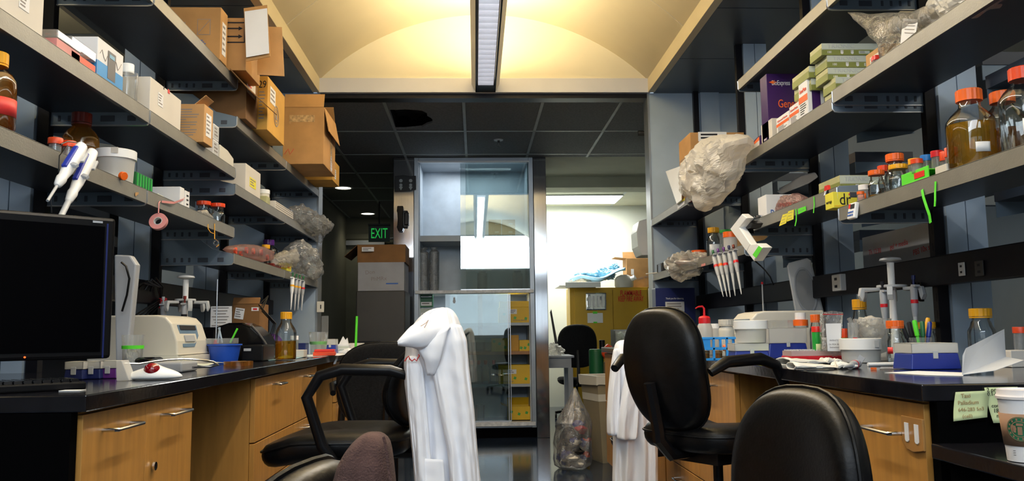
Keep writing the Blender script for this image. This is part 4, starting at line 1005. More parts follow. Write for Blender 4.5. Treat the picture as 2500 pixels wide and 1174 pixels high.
# big box sticking out at the far end
Yb = SY(790, XL+.18, 2.1)
xw = SX(790, 5.35, 2.2); xl = SX(690, 5.35, 2.2)
t = carton('big brown carton with open lid flaps jutting out past the far left shelves', ((xw+xl)/2, 5.35+.22, zLTC+.001), (xw-xl, .44, atY(740, 262, 5.35).z-zLTC), 'cardboard', flaps=(('-Y', .10, -.35), ('+X', .16, 2.95), ('+Y', .12, -.6)), open_top=True, rz=.0)
hh = atY(740, 262, 5.35).z-zLTC; W_ = xw-xl
decal(t, '-Y', .22, -.01, hh*.80, W_*.62, .045, 'tape_gloss', name='tape'); decal(t, '+X', W_/2, .06, hh*.5, .07, hh*.95, 'tape_gloss', name='tape')
q = MB(); q.cyl((0, 0, 0), .006, .0006, fM('-Y', .22, -W_*.33, hh*.72), 10); q.build('puncture', 'cardboard_light', t)
b = MB(); b.tube([fM('-Y', .22, -W_*.46+.012*i, hh*(.17+.05*((i*7) % 3)), e=.0008) @ Vector((0, 0, 0)) for i in range(6)], .0015, 5); b.build('scribble', 'print_red', t)
t = carton('small carton with white barcode labels under the big overhanging carton', Vector((XL-.02-.0, 6.02, zLTC+.0)), (.1, .1, .05), 'cardboard_dark')
bpy.data.objects.remove(t.children[0]); 
px_, pz_ = atY(768, 440, 5.95), 0
b = MB(); l0 = Vector(t.location)
x0, x1 = SX(742, 5.85, 2.1), SX(794, 5.85, 2.1); zt2_, zb2_ = atY(770, 405, 5.85).z, atY(794, 458, 5.85).z
t.location = ((x0+x1)/2-.0, 5.85+.2, zLTC+.0005); t['label'] = 'small dark carton with white barcode labels below the big overhanging carton'
# it hangs out beside the shelf end, resting on the shelf by its rear half
b.box((0, 0, (zt2_-zb2_)/2-.0), (x1-x0+.08, .30, zt2_-zb2_)); b.build('carton', 'cardboard_gold', t, bevel=.001)
W3 = x1-x0+.08
decal(t, '+X', W3/2, -.03, .06, .06, .07, 'paper', lines=4); decal(t, '-Y', .15, .09, .07, .05, .06, 'paper', lines=4)
# --- upper shelf of far bays
t, w_, d_, h_ = sbox('L', 599, 635, 397, 599, zLUC, .13, 'white carton with a yellow label at the near end of the third bay', 'paper_warm', h=atX(599, 397, XL-.012).z-zLUC)
decal(t, '+X', w_/2, -.01, h_*.45, d_*.42, h_*.34, 'note_yellow', lines=3); b = MB(); b.box((0, .0, h_+.001), (w_*.9, .02, .004)); b.build('tab', 'paper_warm', t)
jar('small white tub beside the white carton with a yellow label', sp('L', 642, zLUC, .05), .035, .095, 'white_plastic', 'cream_plastic', lh=.25)
t, w_, d_, h_ = sbox('L', 651, 659, 0, 0, zLUC, .08, 'tiny olive packet beside the small white tub', 'olive_light', h=.05)
for i in range(5):
    p = sp('L', 690+i*3, zLUC, .12); 
t, w_, d_, h_ = sbox('L', 672, 716, 0, 0, zLUC, .18, 'stack of wrapped white plates inside clear film, far upper left shelf', 'paper_warm', h=.055, name='plate_pack')
for k in range(4): decal(t, '+X', w_/2, 0, .008+.013*k, d_*.98, .002, 'print_grey', name='layer_line')
def crumple(label, pts, r0, mt, seed, name='plastic_bag', n=26, ring=34, cre=.35, squash=1.0, group=None, cat='plastic bag', fr=22):
    """tube-like crumpled film bag along a path of points with radii"""
    c = pts[0]; t = thing(name, label, cat, c, group=group); b = MB(); rings = []
    m_ = len(pts)
    for i in range(n+1):
        q = i/n*(m_-1); k = min(int(q), m_-2); f = q-k; p = pts[k].lerp(pts[k+1], f)-c; r = r0[k]*(1-f)+r0[k+1]*f
        d = (pts[k+1]-pts[k]).normalized(); x = d.orthogonal().normalized(); x = (Vector((0, 0, 1))-d*d.z).normalized() if abs(d.z) < .95 else x; y = d.cross(x)
        ring_ = []
        for j in range(ring):
            a = 2*PI*j/ring; v = x*math.cos(a)*squash+y*math.sin(a); q_ = p+v*r
            kk = 1+cre*noise.noise(q_*fr+Vector((seed, 0, 0)))+cre*.8*(abs(noise.noise(q_*fr*2.2+Vector((0, seed, 0))))-.2)
            ring_.append(p+v*r*kk)
        rings.append(ring_)
    b.loft(rings, smooth=False); b.build('film', mt, t); return t
z_ = zLUC
crumple('crumpled clear plastic bag spilling off the end of the far upper left shelf', [atX(705, 525, XL-.05), atX(735, 528, XL-.02), atX(762, 545, XL-.0), atX(790, 552, XL+.04), atX(803, 552, XL+.08), atX(815, 548, XL+.11)], [.05, .075, .078, .06, .042, .004], 'film_bag', 2, cre=.5)
crumple('wispy bag end dangling below the shelf edge beside the far partition', [atX(775, 560, XL+.03), atX(780, 578, XL+.03), atX(783, 594, XL+.03)], [.045, .035, .004], 'film', 5, cre=.6)
# --- lowest shelf, near bays
jar_t = bottle('orange-capped bottle with orange labels, cut by the left edge of the picture', sp('L', -18, zLL, .05), .050, .205, 'yellow_cap', 'medium_amber', .72, lab=(.18, .40, -1.9, .6, 'print_red'))
bottle('dark bottle with a deep red cap standing behind the two pipette guns', sp('L', 193, zLL, .17), .058, .24, 'dark_red_cap', 'medium_dark', .35, glass='amber_plastic')
for i, (u, ins) in enumerate(((133, .09), (166, .07), (204, .10))):
    p = sp('L', u, zLL, ins); jar('small orange-capped tube on the lowest left shelf, %s' % ['left of the guns', 'right behind the first gun', 'beside the white-lidded tub'][i], p, .017, .075, 'orange_deep', 'clear_plastic', lh=.25, lr=1.25, group='orange-capped tubes by the pipette guns', name='sample_tube')
# pipette guns hanging on the lip
def gun(label, top, bot, k, bodym='white_plastic'):
    t = thing('pipette_controller', label, 'pipette', top); d = bot-top; L_ = d.length
    q = Vector((0, 0, -1)).rotation_difference(d.normalized()); t.rotation_mode = 'QUATERNION'; t.rotation_quaternion = q
    b = MB(); b.loft([[Vector((x*w1, y*w1*1.1+oy, z)) for x, y in ((math.cos(2*PI*i/14), math.sin(2*PI*i/14)) for i in range(14))] for z, w1, oy in ((0.005, .008, 0), (0, .015, 0), (-L_*.12, .018, 0), (-L_*.45, .016, 0), (-L_*.58, .012, 0), (-L_*.62, .014, 0), (-L_*.72, .010, 0), (-L_*.74, .006, 0))]); b.build('body', bodym, t)
    b = MB(); b.box((0, -.018, -L_*.30), (.014, .010, L_*.38)); b.build('grip_strip', mat('gun_blue', (.02, .04, .38), .4), t, bevel=.003)
    b = MB(); b.box((.015, .012, -L_*.16), (.014, .008, .04)); b.build('trigger', 'light_grey', t, bevel=.002); b = MB(); b.box((.02, -.01, -L_*.42), (.02, .012, .012), rot=Matrix.Rotation(.5, 4, 'Y')); b.build('button', 'light_grey', t, bevel=.002)
    b = MB(); b.cyl((0, 0, -L_), .004 if k else .008, L_*.28); b.build('nozzle', 'light_grey', t)
    return t
gun('white and blue pipette gun hanging slanted from the lip, left of its twin', atX(200, 358, XL+.045), atX(116, 490, XL+.05), 1)
gun('white and blue pipette gun hanging slanted from the lip, longer right one', atX(226, 372, XL+.03), atX(143, 540, XL+.045), 0)
b = MB(); b.tube([atX(u, v, XL+.01) for u, v in ((165, 355), (145, 380), (143, 420), (150, 425), (138, 445), (124, 480), (126, 520))], .0016, 6); b.tube([atX(u, v, XL-.02) for u, v in ((148, 352), (165, 345), (200, 350), (232, 358))], .002, 6); o = b.build('thin_cable', 'black_plastic'); tag(o, 'thin black cable looped around the pipette guns on the left', 'cable')
t = jar('white-lidded round tub of cloudy plastic on the lowest left shelf', sp('L', 280, zLL, .065), .062, .115, 'white_plastic', 'frost_plastic', lh=.27, lr=1.09, taper=.92, content=('cream_plastic', .35))
b = MB(); b.box((0, 0, 0), (.03, .001, .02)); o = b.build('tape', 'paper_warm', t); o.location = (.02, -.066, .105)
p = atX(297, 429, XL+.004); b = MB(); b.cyl((0, 0, 0), .014, .014, 'X', 16); o = b.build('stopper', 'orange_cap', bevel=.001); o.location = p; o.rotation_euler = (0, .2, -.5); tag(o, 'loose orange cap resting on the shelf lip before the white-lidded tub', 'cap')
t, w_, d_, h_ = sbox('L', 332, 372, 422, 335, zLL, .09, 'dark green ribbed rack between the white-lidded tub and the white cartons', 'dark_green', h=.062, name='tube_rack', cat='tube rack', inset=.03)
b = MB()
for i in range(6): b.bb(w_/2, w_/2+.002, -d_/2+d_*(i+.2)/6, -d_/2+d_*(i+.6)/6, .004, h_-.004)
b.build('ribs', 'green_rack', t)
p = sp('L', 395, zLL, .03); b = MB(); b.prism([(0, 0), (.09, 0), (.07, .016), (.01, .018)], .05, Matrix(((0, 0, -1, p.x), (1, 0, 0, p.y-.05), (0, 1, 0, p.z), (0, 0, 0, 1)))); o = b.build('clear_block', 'pale_green', bevel=.002); tag(o, 'pale green low block at the lip before the white cartons', 'block')
for i, (u0, u1) in enumerate(((439, 449), (451, 462))):
    t, w_, d_, h_ = sbox('L', u0, u1, 0, 0, zLL, .15, 'white carton on the lowest left shelf, %s' % ['left of its slimmer neighbour', 'slim one with black marks'][i], 'paper', h=.075 if i else .08, inset=.02)
    if i:
        for k in range(3): decal(t, '+X', w_/2, 0, .02+.018*k, d_*.4, .006, 'print_black', name='mark')
for i, (u, ins, hh) in enumerate(((496, .10, .100), (531, .045, .095))):
    bottle('small clear bottle with a big orange cap, left shelf, %s' % ['farther back, left one', 'nearer the lip, right one'][i], sp('L', u, zLL, ins), .033, hh+.005, 'orange_deep', group='two small orange-capped bottles', neck=.75, shoulder=.45)
crumple('small scrap of clear bag beside the orange-capped bottles', [sp('L', 486, zLL+.012, .03), sp('L', 500, zLL+.014, .03), sp('L', 518, zLL+.01, .02)], [.012, .018, .006], 'film_milky', 8)
# tape roll hung on a pink strap
p = atX(387, 541, XL+.012); t = thing('tape_roll', 'pink tape roll hanging by its own strip from the left shelf lip', 'tape roll', p)
rr = pxm(21, SY(387, XL, 1.5)); b = MB(); M = Matrix.Rotation(PI/2-.3, 4, 'X')
b.lathe([(rr*.48, -.007), (rr, -.007), (rr, .007), (rr*.48, .007), (rr*.48, -.007)], n=36, M=M, cap=False); b.build('tape', 'pink', t)
b = MB(); b.lathe([(rr*.40, -.0075), (rr*.48, -.0075), (rr*.48, .0075), (rr*.40, .0075), (rr*.40, -.0075)], n=36, M=M, cap=False); b.build('core', 'light_grey', t)
pts = [atX(387, 520, XL+.012)-p, atX(388, 495, XL+.006)-p, atX(393, 488, XL-.002)-p, atX(425, 495, XL+.012)-p, atX(447, 487, XL+.0)-p]
b = MB(); b.ribbon(pts[:3], (0, .009, 0)); b.build('strap', 'pink', t)
ribbonthing('pink_ribbon', 'pink ribbon end lying over the lip beside the slim white carton', 'ribbon', [atX(395, 492, XL+.004), atX(425, 495, XL+.014), atX(447, 487, XL-.02), atX(462, 470, XL-.03)], (0, .004, .009), 'pink')
# orange strap with ring
p = atX(527, 593, XL+.016); t = thing('orange_strap', 'orange strap with a grey ring hanging from the left shelf lip', 'strap', p)
rr = .012; b = MB(); b.lathe([(rr*.7, -.005), (rr, -.005), (rr, .005), (rr*.7, .005), (rr*.7, -.005)], n=24, M=Matrix.Rotation(PI/2, 4, 'X'), cap=False); b.build('ring', 'steel', t)
b = MB(); b.ribbon([atX(524, 546, XL+.003)-p, atX(524, 570, XL+.005)-p, atX(524, 583, XL+.016)-p, atX(532, 588, XL+.017)-p, atX(534, 598, XL+.017)-p, atX(528, 603, XL+.017)-p], (0, .008, 0)); b.ribbon([atX(508, 547, XL+.004)-p, atX(508, 558, XL+.006)-p, atX(514, 567, XL+.008)-p, atX(522, 570, XL+.009)-p], (0, .006, .002)); b.build('strap', 'yellow_cap', t)
b = MB(); p = atX(334, 474, XL+.0035); 
b.prism([(-.014, -.006), (-.010, -.009), (.014, .002), (.015, .010), (.004, .007), (-.006, .006), (-.014, .002)], .0006, Matrix(((0, 0, 1, p.x), (1, 0, 0, p.y), (0, 1, 0, p.z), (0, 0, 0, 1)))); o = b.build('torn_label', 'cardboard_light'); tag(o, 'torn tan scrap of tape on the left shelf lip near its bracket', 'tape scrap')
# --- lowest far shelf (bays C, D)
t = sheet_bag('sample_bag', 'clear pink bag of round orange caps on the lowest far left shelf', [atX(u, v, XL-.03) for u, v in ((546, 608), (560, 600), (600, 596), (640, 602), (668, 614), (665, 634), (640, 640), (600, 634), (565, 622))], .05, 'pink_film', 4, ndir=(1, 0, 0), crump=.008)
for i, (u, v) in enumerate(((572, 612), (599, 611), (616, 613), (635, 616), (650, 628), (585, 621))):
    p = atX(u, v, XL-.015); b = MB(); b.cyl((0, 0, 0), pxm(8.2, 4.2), .012, 'X', 20); o = b.build('tube_stopper', 'orange_deep', bevel=.001); o.location = p; tag(o, 'round orange tube cap inside the clear pink bag', 'cap', 'orange caps in the pink bag')
bottle('glass bottle with a purple cap at the back of the lowest far left shelf', sp('L', 655, zLLC, .13), .062, .20, 'purple', None)
bottle('bottle with a yellow-orange cap in front of the purple-capped bottle', sp('L', 648, zLLC, .07), .030, .135, 'yellow_cap', None, neck=.6)
crumple('crumpled white bag on the lowest far left shelf beside the pink bag', [atX(668, 640, XL-.02), atX(690, 634, XL-.03), atX(712, 632, XL-.04)], [.02, .045, .05], 'film_milky', 11, cre=.4)
crumple('large crumpled clear bag drooping at the far end of the lowest left shelf', [atX(700, 615, XL-.10), atX(728, 622, XL-.04), atX(752, 640, XL+.0), atX(772, 668, XL+.02), atX(782, 672, XL+.05)], [.04, .095, .085, .055, .02], 'film_bag', 12, cre=.45)
t, w_, d_, h_ = sbox('L', 700, 711, 0, 0, zLLC, .06, 'small yellow carton with red print behind the hanging pipettes', 'note_yellow', h=.052); decal(t, '+X', w_/2, 0, h_*.6, d_*.8, h_*.4, 'yellow_box', lines=2, ink='print_red'); decal(t, '-Y', d_/2, 0, h_*.6, w_*.8, h_*.4, 'yellow_box', lines=2, ink='print_red')
t, w_, d_, h_ = sbox('L', 668, 686, 0, 0, zLLC, .06, 'small dark red carton beside the small yellow carton', 'dark_red_cap', h=.022)
# hanging pipettes with rack
p0 = atX(722, 672, XL+.02); t = thing('pipette_rack', 'clear pipette hanger clipped on the lowest far left shelf lip', 'rack', p0)
b = MB(); a_, c_ = atX(708, 665, XL+.03)-p0, atX(750, 676, XL+.03)-p0; b.tube([a_, c_], .006, 6); b.box(((a_.x+c_.x)/2-.02, (a_.y+c_.y)/2, -.0), (.03, .12, .004)); b.build('bar', 'clear_plastic', t)
for i, (u, bm_, rg) in enumerate(((712, 'white_plastic', 'yellow_cap'), (721, 'light_grey', 'yellow_cap'), (729, 'light_grey', 'yellow_cap'), (738, 'light_grey', 'red_cap'))):
    top = atX(u+3, 668+i*3, XL+.05); tip = atX(u-2, 756+(i % 2)*2, XL+.045); L_ = (top-tip).length
    d = (top-tip).normalized(); e = Vector((0, 0, 1)).rotation_difference(d).to_euler()
    pipette('hanging pipette on the far left shelf, %s' % ['white one with orange band', 'second, orange band', 'third, orange band', 'last, red band'][i], tip, e, L_*1.03, bm_, rg, 'dark_green', group='pipettes hanging at the far left')
# ================================================================== things on the right shelves
zRUA, zRUB, zRTA, zRLA, zRLB, zRUD, zRLD = 1.891+SU, 1.866+SU, 2.263+SU, 1.446+SU, 1.527+SU, 1.843+SU, 1.426+SU
# --- clear bag with a label, near middle shelf
out = [atX(u, v, XR+.03) for u, v in ((2070, 28), (2090, 52), (2118, 80), (2135, 100), (2152, 118), (2155, 150), (2175, 120), (2200, 100), (2240, 78), (2300, 46), (2335, 20), (2330, 0), (2280, 12), (2240, 26), (2190, 30), (2140, 32), (2100, 32))]
t = sheet_bag('plastic_bag', 'clear pointed plastic bag with a white label on the near right middle shelf', out, .035, 'film', 6, ndir=(1, 0, .0), crump=.010)
c0 = Vector(t.location)
q = [atX(u, v, XR+.005)-c0 for u, v in ((2204, 45), (2242, 47), (2236, 78), (2198, 108))]; b = MB(); b.loft([q, [p+Vector((.001, 0, 0)) for p in q]], smooth=False); b.build('label', 'paper', t)
for i in range(4):
    q = [atX(u, v, XR+.0035)-c0 for u, v in ((2208, 52+i*9), (2234-i*1.5, 53+i*9), (2234-i*1.5, 54.5+i*9), (2208, 53.5+i*9))]; b = MB(); b.loft([q, [p+Vector((.001, 0, 0)) for p in q]], smooth=False); b.build('printed_line', 'print_grey', t)
for i, (u, v, r) in enumerate(((2185, 62, .03), (2260, 45, .035))):
    p = atX(u, v, XR+.04)-c0; b = MB(); b.blob(p, (.02, r, r), .15, 2, i, 2); b.build('contents', 'film_white', t)
t, w_, d_, h_ = sbox('R', 2116, 2160, 92, 2122, zRUA, .09, 'small tan carton with a white side label beside the clear pointed bag', 'cardboard_light', h=.075, inset=.05)
decal(t, '-X', w_/2, -.0, h_*.45, d_*.5, h_*.6, 'paper_warm', lines=3)
p = sp('R', 2139, zRUA, .015); t = jar('small clear vial with a red cap standing at the lip below the clear bag', p, .011, .026, 'red_plastic', 'clear_plastic', lh=.5, lr=1.05, name='vial')
b = MB(); b.box((0, 0, .018), (.02, .03, .016)); b.build('cap_block', 'red_plastic', t, bevel=.002)
crumple('long rolled clear bag lying along the near right middle shelf toward the camera', [atX(2290, 30, XR+.06), atX(2350, 2, XR+.06), atX(2460, -60, XR+.06)], [.05, .06, .06], 'film_white', 15, cre=.3)
# --- stack of glove boxes at the near end of the second bay
GB = (.24, .115, .058)
Yg = 3.16
def glove_box(label, loc, rz=0, size=GB):
    w_, d_, h_ = size
    t = carton(label, loc, size, 'olive_light', rz=rz, group='olive glove boxes on the right shelves', name='glove_box', cat='glove box')
    decal(t, '-Y', d_/2, 0, h_*.22, w_*.998, h_*.42, 'olive', name='olive_band'); decal(t, '-X', w_/2, 0, h_*.3, d_*.99, h_*.58, 'olive', name='side_band')
    decal(t, '-Y', d_/2, 0, h_*.73, w_*.998, h_*.5, 'pale_green', name='grey_band')
    text('TRIONIC', h_*.42, 'light_grey', t, fM('-Y', d_/2, -w_*.18, h_*.74, e=.0016), width=w_*.45)
    text('100', h_*.26, 'paper', t, fM('-Y', d_/2, -w_*.38, h_*.24, e=.0016))
    b = MB()
    for k in range(2):
        x = -w_*.17+k*w_*.17; b.cyl((x, -d_/2-.0018, h_*.2), h_*.12, .0008, Matrix.Rotation(PI/2, 4, 'X'), 12)
        for q in range(4): b.box((x-.0045+.003*q, -d_/2-.0022, h_*.34), (.0018, .0008, h_*.16))
    b.build('hand_symbol', 'paper', t)
    decal(t, '-Y', d_/2, w_*.20, h_*.24, w_*.18, h_*.24, 'pale_green', e=.0014, lines=2)
    b = MB(); ringp(b, fM('-Y', d_/2, w_*.40, h_*.25, e=.0016), h_*.09, h_*.12, 14); b.build('round_mark', 'paper', t)
    return t
def topz(v, u, Y): return atY(u, v, Y).z
rows = [(124, 155, 2005, 3.12), (158, 181, 2019, 3.16), (187, 206, 2019, 3.16)]
base = zRUB; hgs = GB[2]
lv = []
names_ = ['lowest left one', 'lowest right one', 'second layer left', 'second layer right', 'third layer', 'fourth layer', 'topmost, shifted toward the aisle']
k = 0
H0 = .060
def rg(u, Yn, layer, nm, w_=.24, rz=0, dd=.115): 
    x0 = SX(u, Yn, base+layer*H0)
    return glove_box('olive and white box of gloves in the right shelf stack, %s' % nm, (x0+w_/2, Yn+dd/2, base+layer*(H0)), rz, (w_, dd, .0595))
zt_stack = atY(2060, 101, 3.12).z
n_l = 5; H0 = (zt_stack-base)/n_l
def rg(u, Yn, layer, nm, dd=.115):
    zz = base+layer*H0+.0003; x0 = SX(u, Yn, zz+H0*.5); x0 = max(x0, XR+.004)
    return glove_box('olive and white box of gloves in the right shelf stack, %s' % nm, (x0+.12, Yn+dd/2, zz), 0, (.24, dd, H0-.0008))
rg(2044, 3.10, 0, 'lowest, front'); rg(1998, 3.36, 0, 'lowest, second from front', .12); rg(1985, 3.49, 0, 'lowest, farthest back', .12)
rg(2040, 3.10, 1, 'second layer, front'); rg(2000, 3.30, 1, 'second layer, rear', .14)
rg(2021, 3.14, 2, 'third layer, front'); rg(1980, 3.28, 2, 'third layer, rear', .18)
rg(2019, 3.14, 3, 'fourth layer, front'); rg(1975, 3.27, 3, 'fourth layer, rear', .18)
rg(2006, 3.14, 4, 'topmost'); 
# --- purple box and small reagent cartons
yP = SY(1905, XR+.13, 2.0)
xa1, xb1 = SX(1905, 3.78, 2.0), SX(1972, 3.78, 2.0)
t = carton('dark purple box with orange and white lettering on the right middle shelf', (XR+.02+.135, 3.78+.045, zRUB), (.27, .09, atY(1935, 183, 3.8).z-zRUB), 'purple_box', name='purple_box')
h_ = atY(1935, 183, 3.8).z-zRUB
text('BioExpress', .033, 'paper', t, fM('-Y', .045, -.068, h_*.86), width=.085); b = MB(); b.prism([(-.07, .0), (-.04, .012), (-.05, .004), (-.03, .002), (-.05, -.004), (-.035, -.012)][::-1], .0008, fM('-Y', .045, -.055, h_*.87)); b.build('swoosh', 'orange_cap', t)
text('GeneMate', .055, 'orange_cap', t, fM('-Y', .045, -.01, h_*.55, e=.0012), width=.15)
decal(t, '-X', .135, 0, .02, .05, .012, 'purple_box', lines=2, ink='paper')
def gm(u0, u1, vt, z, label, w_=.07, mt='paper', word='GeneMate', **k):
    t, w2, d_, h_ = sbox('R', u0, u1, vt, u1, z, w_, label, mt, **k)
    decal(t, '-X', w2/2, 0, h_*.52, d_*.998, h_*.18, 'orange_cap', name='orange_band')
    text(word, h_*.16, 'orange_deep', t, fM('-X', w2/2, 0, h_*.76, e=.0012), width=d_*.8)
    decal(t, '-X', w2/2, 0, h_*.24, d_*.9, h_*.36, mt, lines=5, ink='print_black', name='printed_text')
    decal(t, '-Y', d_/2, 0, h_*.5, w2*.5, h_*.998, 'purple_box', name='purple_side')
    return t, w2, d_, h_
gm(1897, 1927, 268, zRUB, 'white reagent carton with an orange band, left of the taller pair', group=None)
gm(1929, 1952, 245, zRUB, 'white reagent carton with an orange band, middle of three')
gm(1953, 1974, 208, zRUB+.0, 'tall white reagent carton with a torn lid and orange band, nearest of three', h=.15)
t, w_, d_, h_ = sbox('R', 1860, 1886, 288, 1884, zRUB, .10, 'plain cream carton on the right middle shelf beside the reagent cartons', 'paper_warm', inset=.02)
b = MB(); X = XR+.02; ya, yb = sorted((SY(1831, X, zRUB), SY(1857, X, zRUB))); d_ = yb-ya; h_ = atX(1856, 330, X).z-zRUB
pp = [(0, 0), (d_, 0)] + [(d_, h_*.62)]+[(d_-d_*.9*(i/6), h_*(.62+.38*math.sin(i/6*PI/2))) for i in range(1, 7)]+[(0, h_)]
t = thing('reagent_carton', 'purple carton with curved cut top and orange band at the second bay corner', 'box', (X, ya, zRUB))
b.prism(pp, .07, Matrix(((0, 0, 1, 0), (1, 0, 0, 0), (0, 1, 0, 0), (0, 0, 0, 1)))); b.build('carton', 'purple_box', t)
b = MB(); b.prism([(d_*.08, 0), (d_*.86, 0), (d_*.86, h_*.5), (d_*.08, h_*.62)], .001, Matrix(((0, 0, -1, -.0006), (1, 0, 0, 0), (0, 1, 0, 0), (0, 0, 0, 1)))); b.build('label', 'paper', t)
b = MB(); b.prism([(d_*.08, h_*.62), (d_*.86, h_*.5), (d_*.86, h_*.58), (d_*.3, h_*.85), (d_*.08, h_*.92)][::1], .001, Matrix(((0, 0, -1, -.0008), (1, 0, 0, 0), (0, 1, 0, 0), (0, 0, 0, 1)))); b.build('orange_band', 'orange_cap', t)
# --- far upper right shelf
yq = 5.15
t, w_, d_, h_ = sbox('R', 1662, 1690, 0, 0, zRUD, .34, 'brown carton with a barcode label behind the big crumpled bag', 'cardboard', h=atX(1690, 322, XR+.01).z-zRUD, inset=-.0)
decal(t, '-Y', d_/2, -.03, h_*.93, .18, .06, 'paper', lines=2, ink='print_black'); decal(t, '-X', w_/2, .0, h_*.48, d_*.3, h_*.14, 'print_black', name='arrow_box'); decal(t, '-X', w_/2, .0, h_*.48, d_*.25, h_*.125, 'cardboard', name='arrow_field', e=.0014)
decal(t, '-X', w_/2, 0, h_*.66, d_*.98, .004, 'print_grey', name='seam')
text('11', .04, 'print_black', t, fM('-X', w_/2, 0, h_*.48, e=.002))
p = [atX(u, v, XR-.02) for u, v in ((1625, 418), (1664, 404), (1664, 488), (1652, 498))]
b = MB(); b.loft([[q for q in p], [q+Vector((.012, .03, 0)) for q in p]], smooth=False); o = b.build('white_plate', 'white_plastic', bevel=.003); tag(o, 'white plate leaning outward on the far upper right shelf', 'plate')
out = [atX(u, v, XR-.06) for u, v in ((1694, 375), (1715, 345), (1740, 332), (1790, 328), (1828, 331), (1826, 345), (1806, 385), (1800, 420), (1778, 465), (1745, 500), (1722, 518), (1703, 492), (1678, 480), (1672, 462), (1667, 440), (1676, 415), (1680, 390))]
t = sheet_bag('plastic_bag', 'big milky crumpled plastic bag bulging over the upper right shelf edge', out, .10, 'film_white', 3, n=26, ndir=(1, -.5, 0), crump=.022)
p = [atX(u, v, XR-.0035) for u, v in ((1654, 497), (1671, 487), (1671, 498), (1654, 511))]
b = MB(); b.loft([p, [q+Vector((.001, 0, 0)) for q in p]], smooth=False); o = b.build('shelf_label', 'paper'); tag(o, 'white and yellow label stuck on the far upper right shelf lip', 'label')
b = MB(); p = [atX(u, v, XR-.005) for u, v in ((1654, 494), (1671, 484), (1671, 489), (1654, 499))]; b.loft([p, [q+Vector((.001, 0, 0)) for q in p]], smooth=False); b.build('yellow_stripe', 'note_yellow', o)
b = MB(); b.tube([atX(u, v, XR-.10) for u, v in ((1664, 420), (1659, 432), (1660, 442), (1668, 448), (1676, 450))], .0016, 6); o = b.build('tie_wire', 'black_plastic'); tag(o, 'thin dark tie looped at the neck of the big milky bag', 'tie')
# --- second bay, lowest shelf
t, w_, d_, h_ = sbox('R', 1852, 1872, 0, 0, zRLB, .17, 'white carton with blue PAR lettering and a blue wave mark', 'paper', h=atY(1890, 478, 3.9).z-zRLB, inset=.02)
h9 = h_
text('PARAFILM', .05, 'print_blue', t, fM('-Y', d_/2, .01, h_*.12), width=.15); b = MB(); b.tube([fM('-Y', d_/2, -.02+.008*i, h_*.86+.005*math.sin(i*1.6), e=.001) @ Vector() for i in range(9)], .002, 5); b.build('wave_mark', 'print_blue', t)
decal(t, '-Y', d_/2, .02, h_*.55, .10, .018, 'print_red', name='red_strip', roll=.1)
crumple('pink clear bag draped beside the white lettered carton', [atX(1898, 512, XR+.05), atX(1918, 498, XR+.06), atX(1945, 492, XR+.07), atX(1965, 492, XR+.07)], [.012, .035, .035, .02], 'pink_film', 21)
b = MB(); c = sp('R', 1851, zRLB, .0); b.lathe([(.016, 0), (.028, .004), (.029, .010), (.026, .012)], n=24); o = b.build('steel_dish', 'chrome'); o.location = c+Vector((.012, 0, .0)); tag(o, 'small shiny steel dish on the shelf corner beside the white gun', 'dish')
b = MB(); b.loft([[atX(u, v, XR+x) for u, v in ((1896, 468), (1955, 428), (1990, 420), (1998, 432), (1975, 448), (1910, 474))] for x in (.20, .26)], smooth=False); o = b.build('foam_tray', 'light_grey', bevel=.006); tag(o, 'grey foam tray standing at the back of the right shelf', 'tray')
glb = glove_box('single olive glove box at the back of the right shelf beside the red clip', Vector((XR+.16, SY(2040, XR+.05, zRLB)+.08, zRLB)), 0, (.20, .2, .062))
# binder clip
p = atX(2020, 463, XR-.0); t = thing('binder_clip', 'red and black binder clip on the shelf lip near the yellow carton', 'clip', p)
b = MB(); b.prism([(-.018, -.004), (.018, -.004), (.013, .016), (-.013, .016)], .012, Matrix(((0, 0, 1, -.006), (1, 0, 0, 0), (0, 1, 0, 0), (0, 0, 0, 1)))); b.build('grip', 'red_plastic', t, bevel=.001)
b = MB(); b.tube([(-.006, -.006, -.004), (-.012, -.004, -.022), (-.012, .004, -.022), (-.006, .006, -.004)], .0012, 6); b.build('wire', 'chrome', t); b = MB(); b.bb(-.004, .0, -.014, .012, -.02, -.004); b.build('jaw', 'black_plastic', t)
# sticky labels on the lips
def strip(name, label, pts_px, wv, mt, X=XR-.004, group=None, cat='tape strip'):
    return ribbonthing(name, label, cat, [atX(u, v, X-dx) for u, v, dx in pts_px], wv, mt, group)
def note(label, quad, mt, X=XR-.0045, name='sticky_label', n_l=3, ink='print_grey'):
    q = [atX(u, v, X) for u, v in quad]; b = MB(); b.loft([q, [p+Vector((.0008, 0, 0)) for p in q]], smooth=False); o = b.build(name, mt); tag(o, label, 'label')
    if n_l:
        b = MB()
        for i in range(n_l):
            f = (i+.7)/(n_l+.4); a = q[0].lerp(q[3], f); c = q[1].lerp(q[2], f); a2 = a.lerp(c, .12); c2 = a.lerp(c, .8-.15*(i % 2)); dz_ = Vector((0, 0, -.0016)); ox = Vector((-.0004, 0, 0))
            b.loft([[a2+ox, c2+ox, c2+dz_+ox, a2+dz_+ox], [a2-ox*2, c2-ox*2, c2+dz_-ox*2, a2+dz_-ox*2]], smooth=False)
        b.build('writing', ink, o)
    return o
note('yellow sticky flag on the right shelf lip, left of its twin', ((1911, 524), (1924, 520), (1919, 545), (1902, 552)), 'note_yellow')
note('yellow sticky flag on the right shelf lip, right of its twin', ((1924, 516), (1938, 511), (1937, 535), (1921, 541)), 'note_yellow')
note('bright green tape label on the right shelf lip beside the yellow flags', ((1948, 510), (1967, 503), (1968, 514), (1949, 523)), 'neon_green', n_l=1)
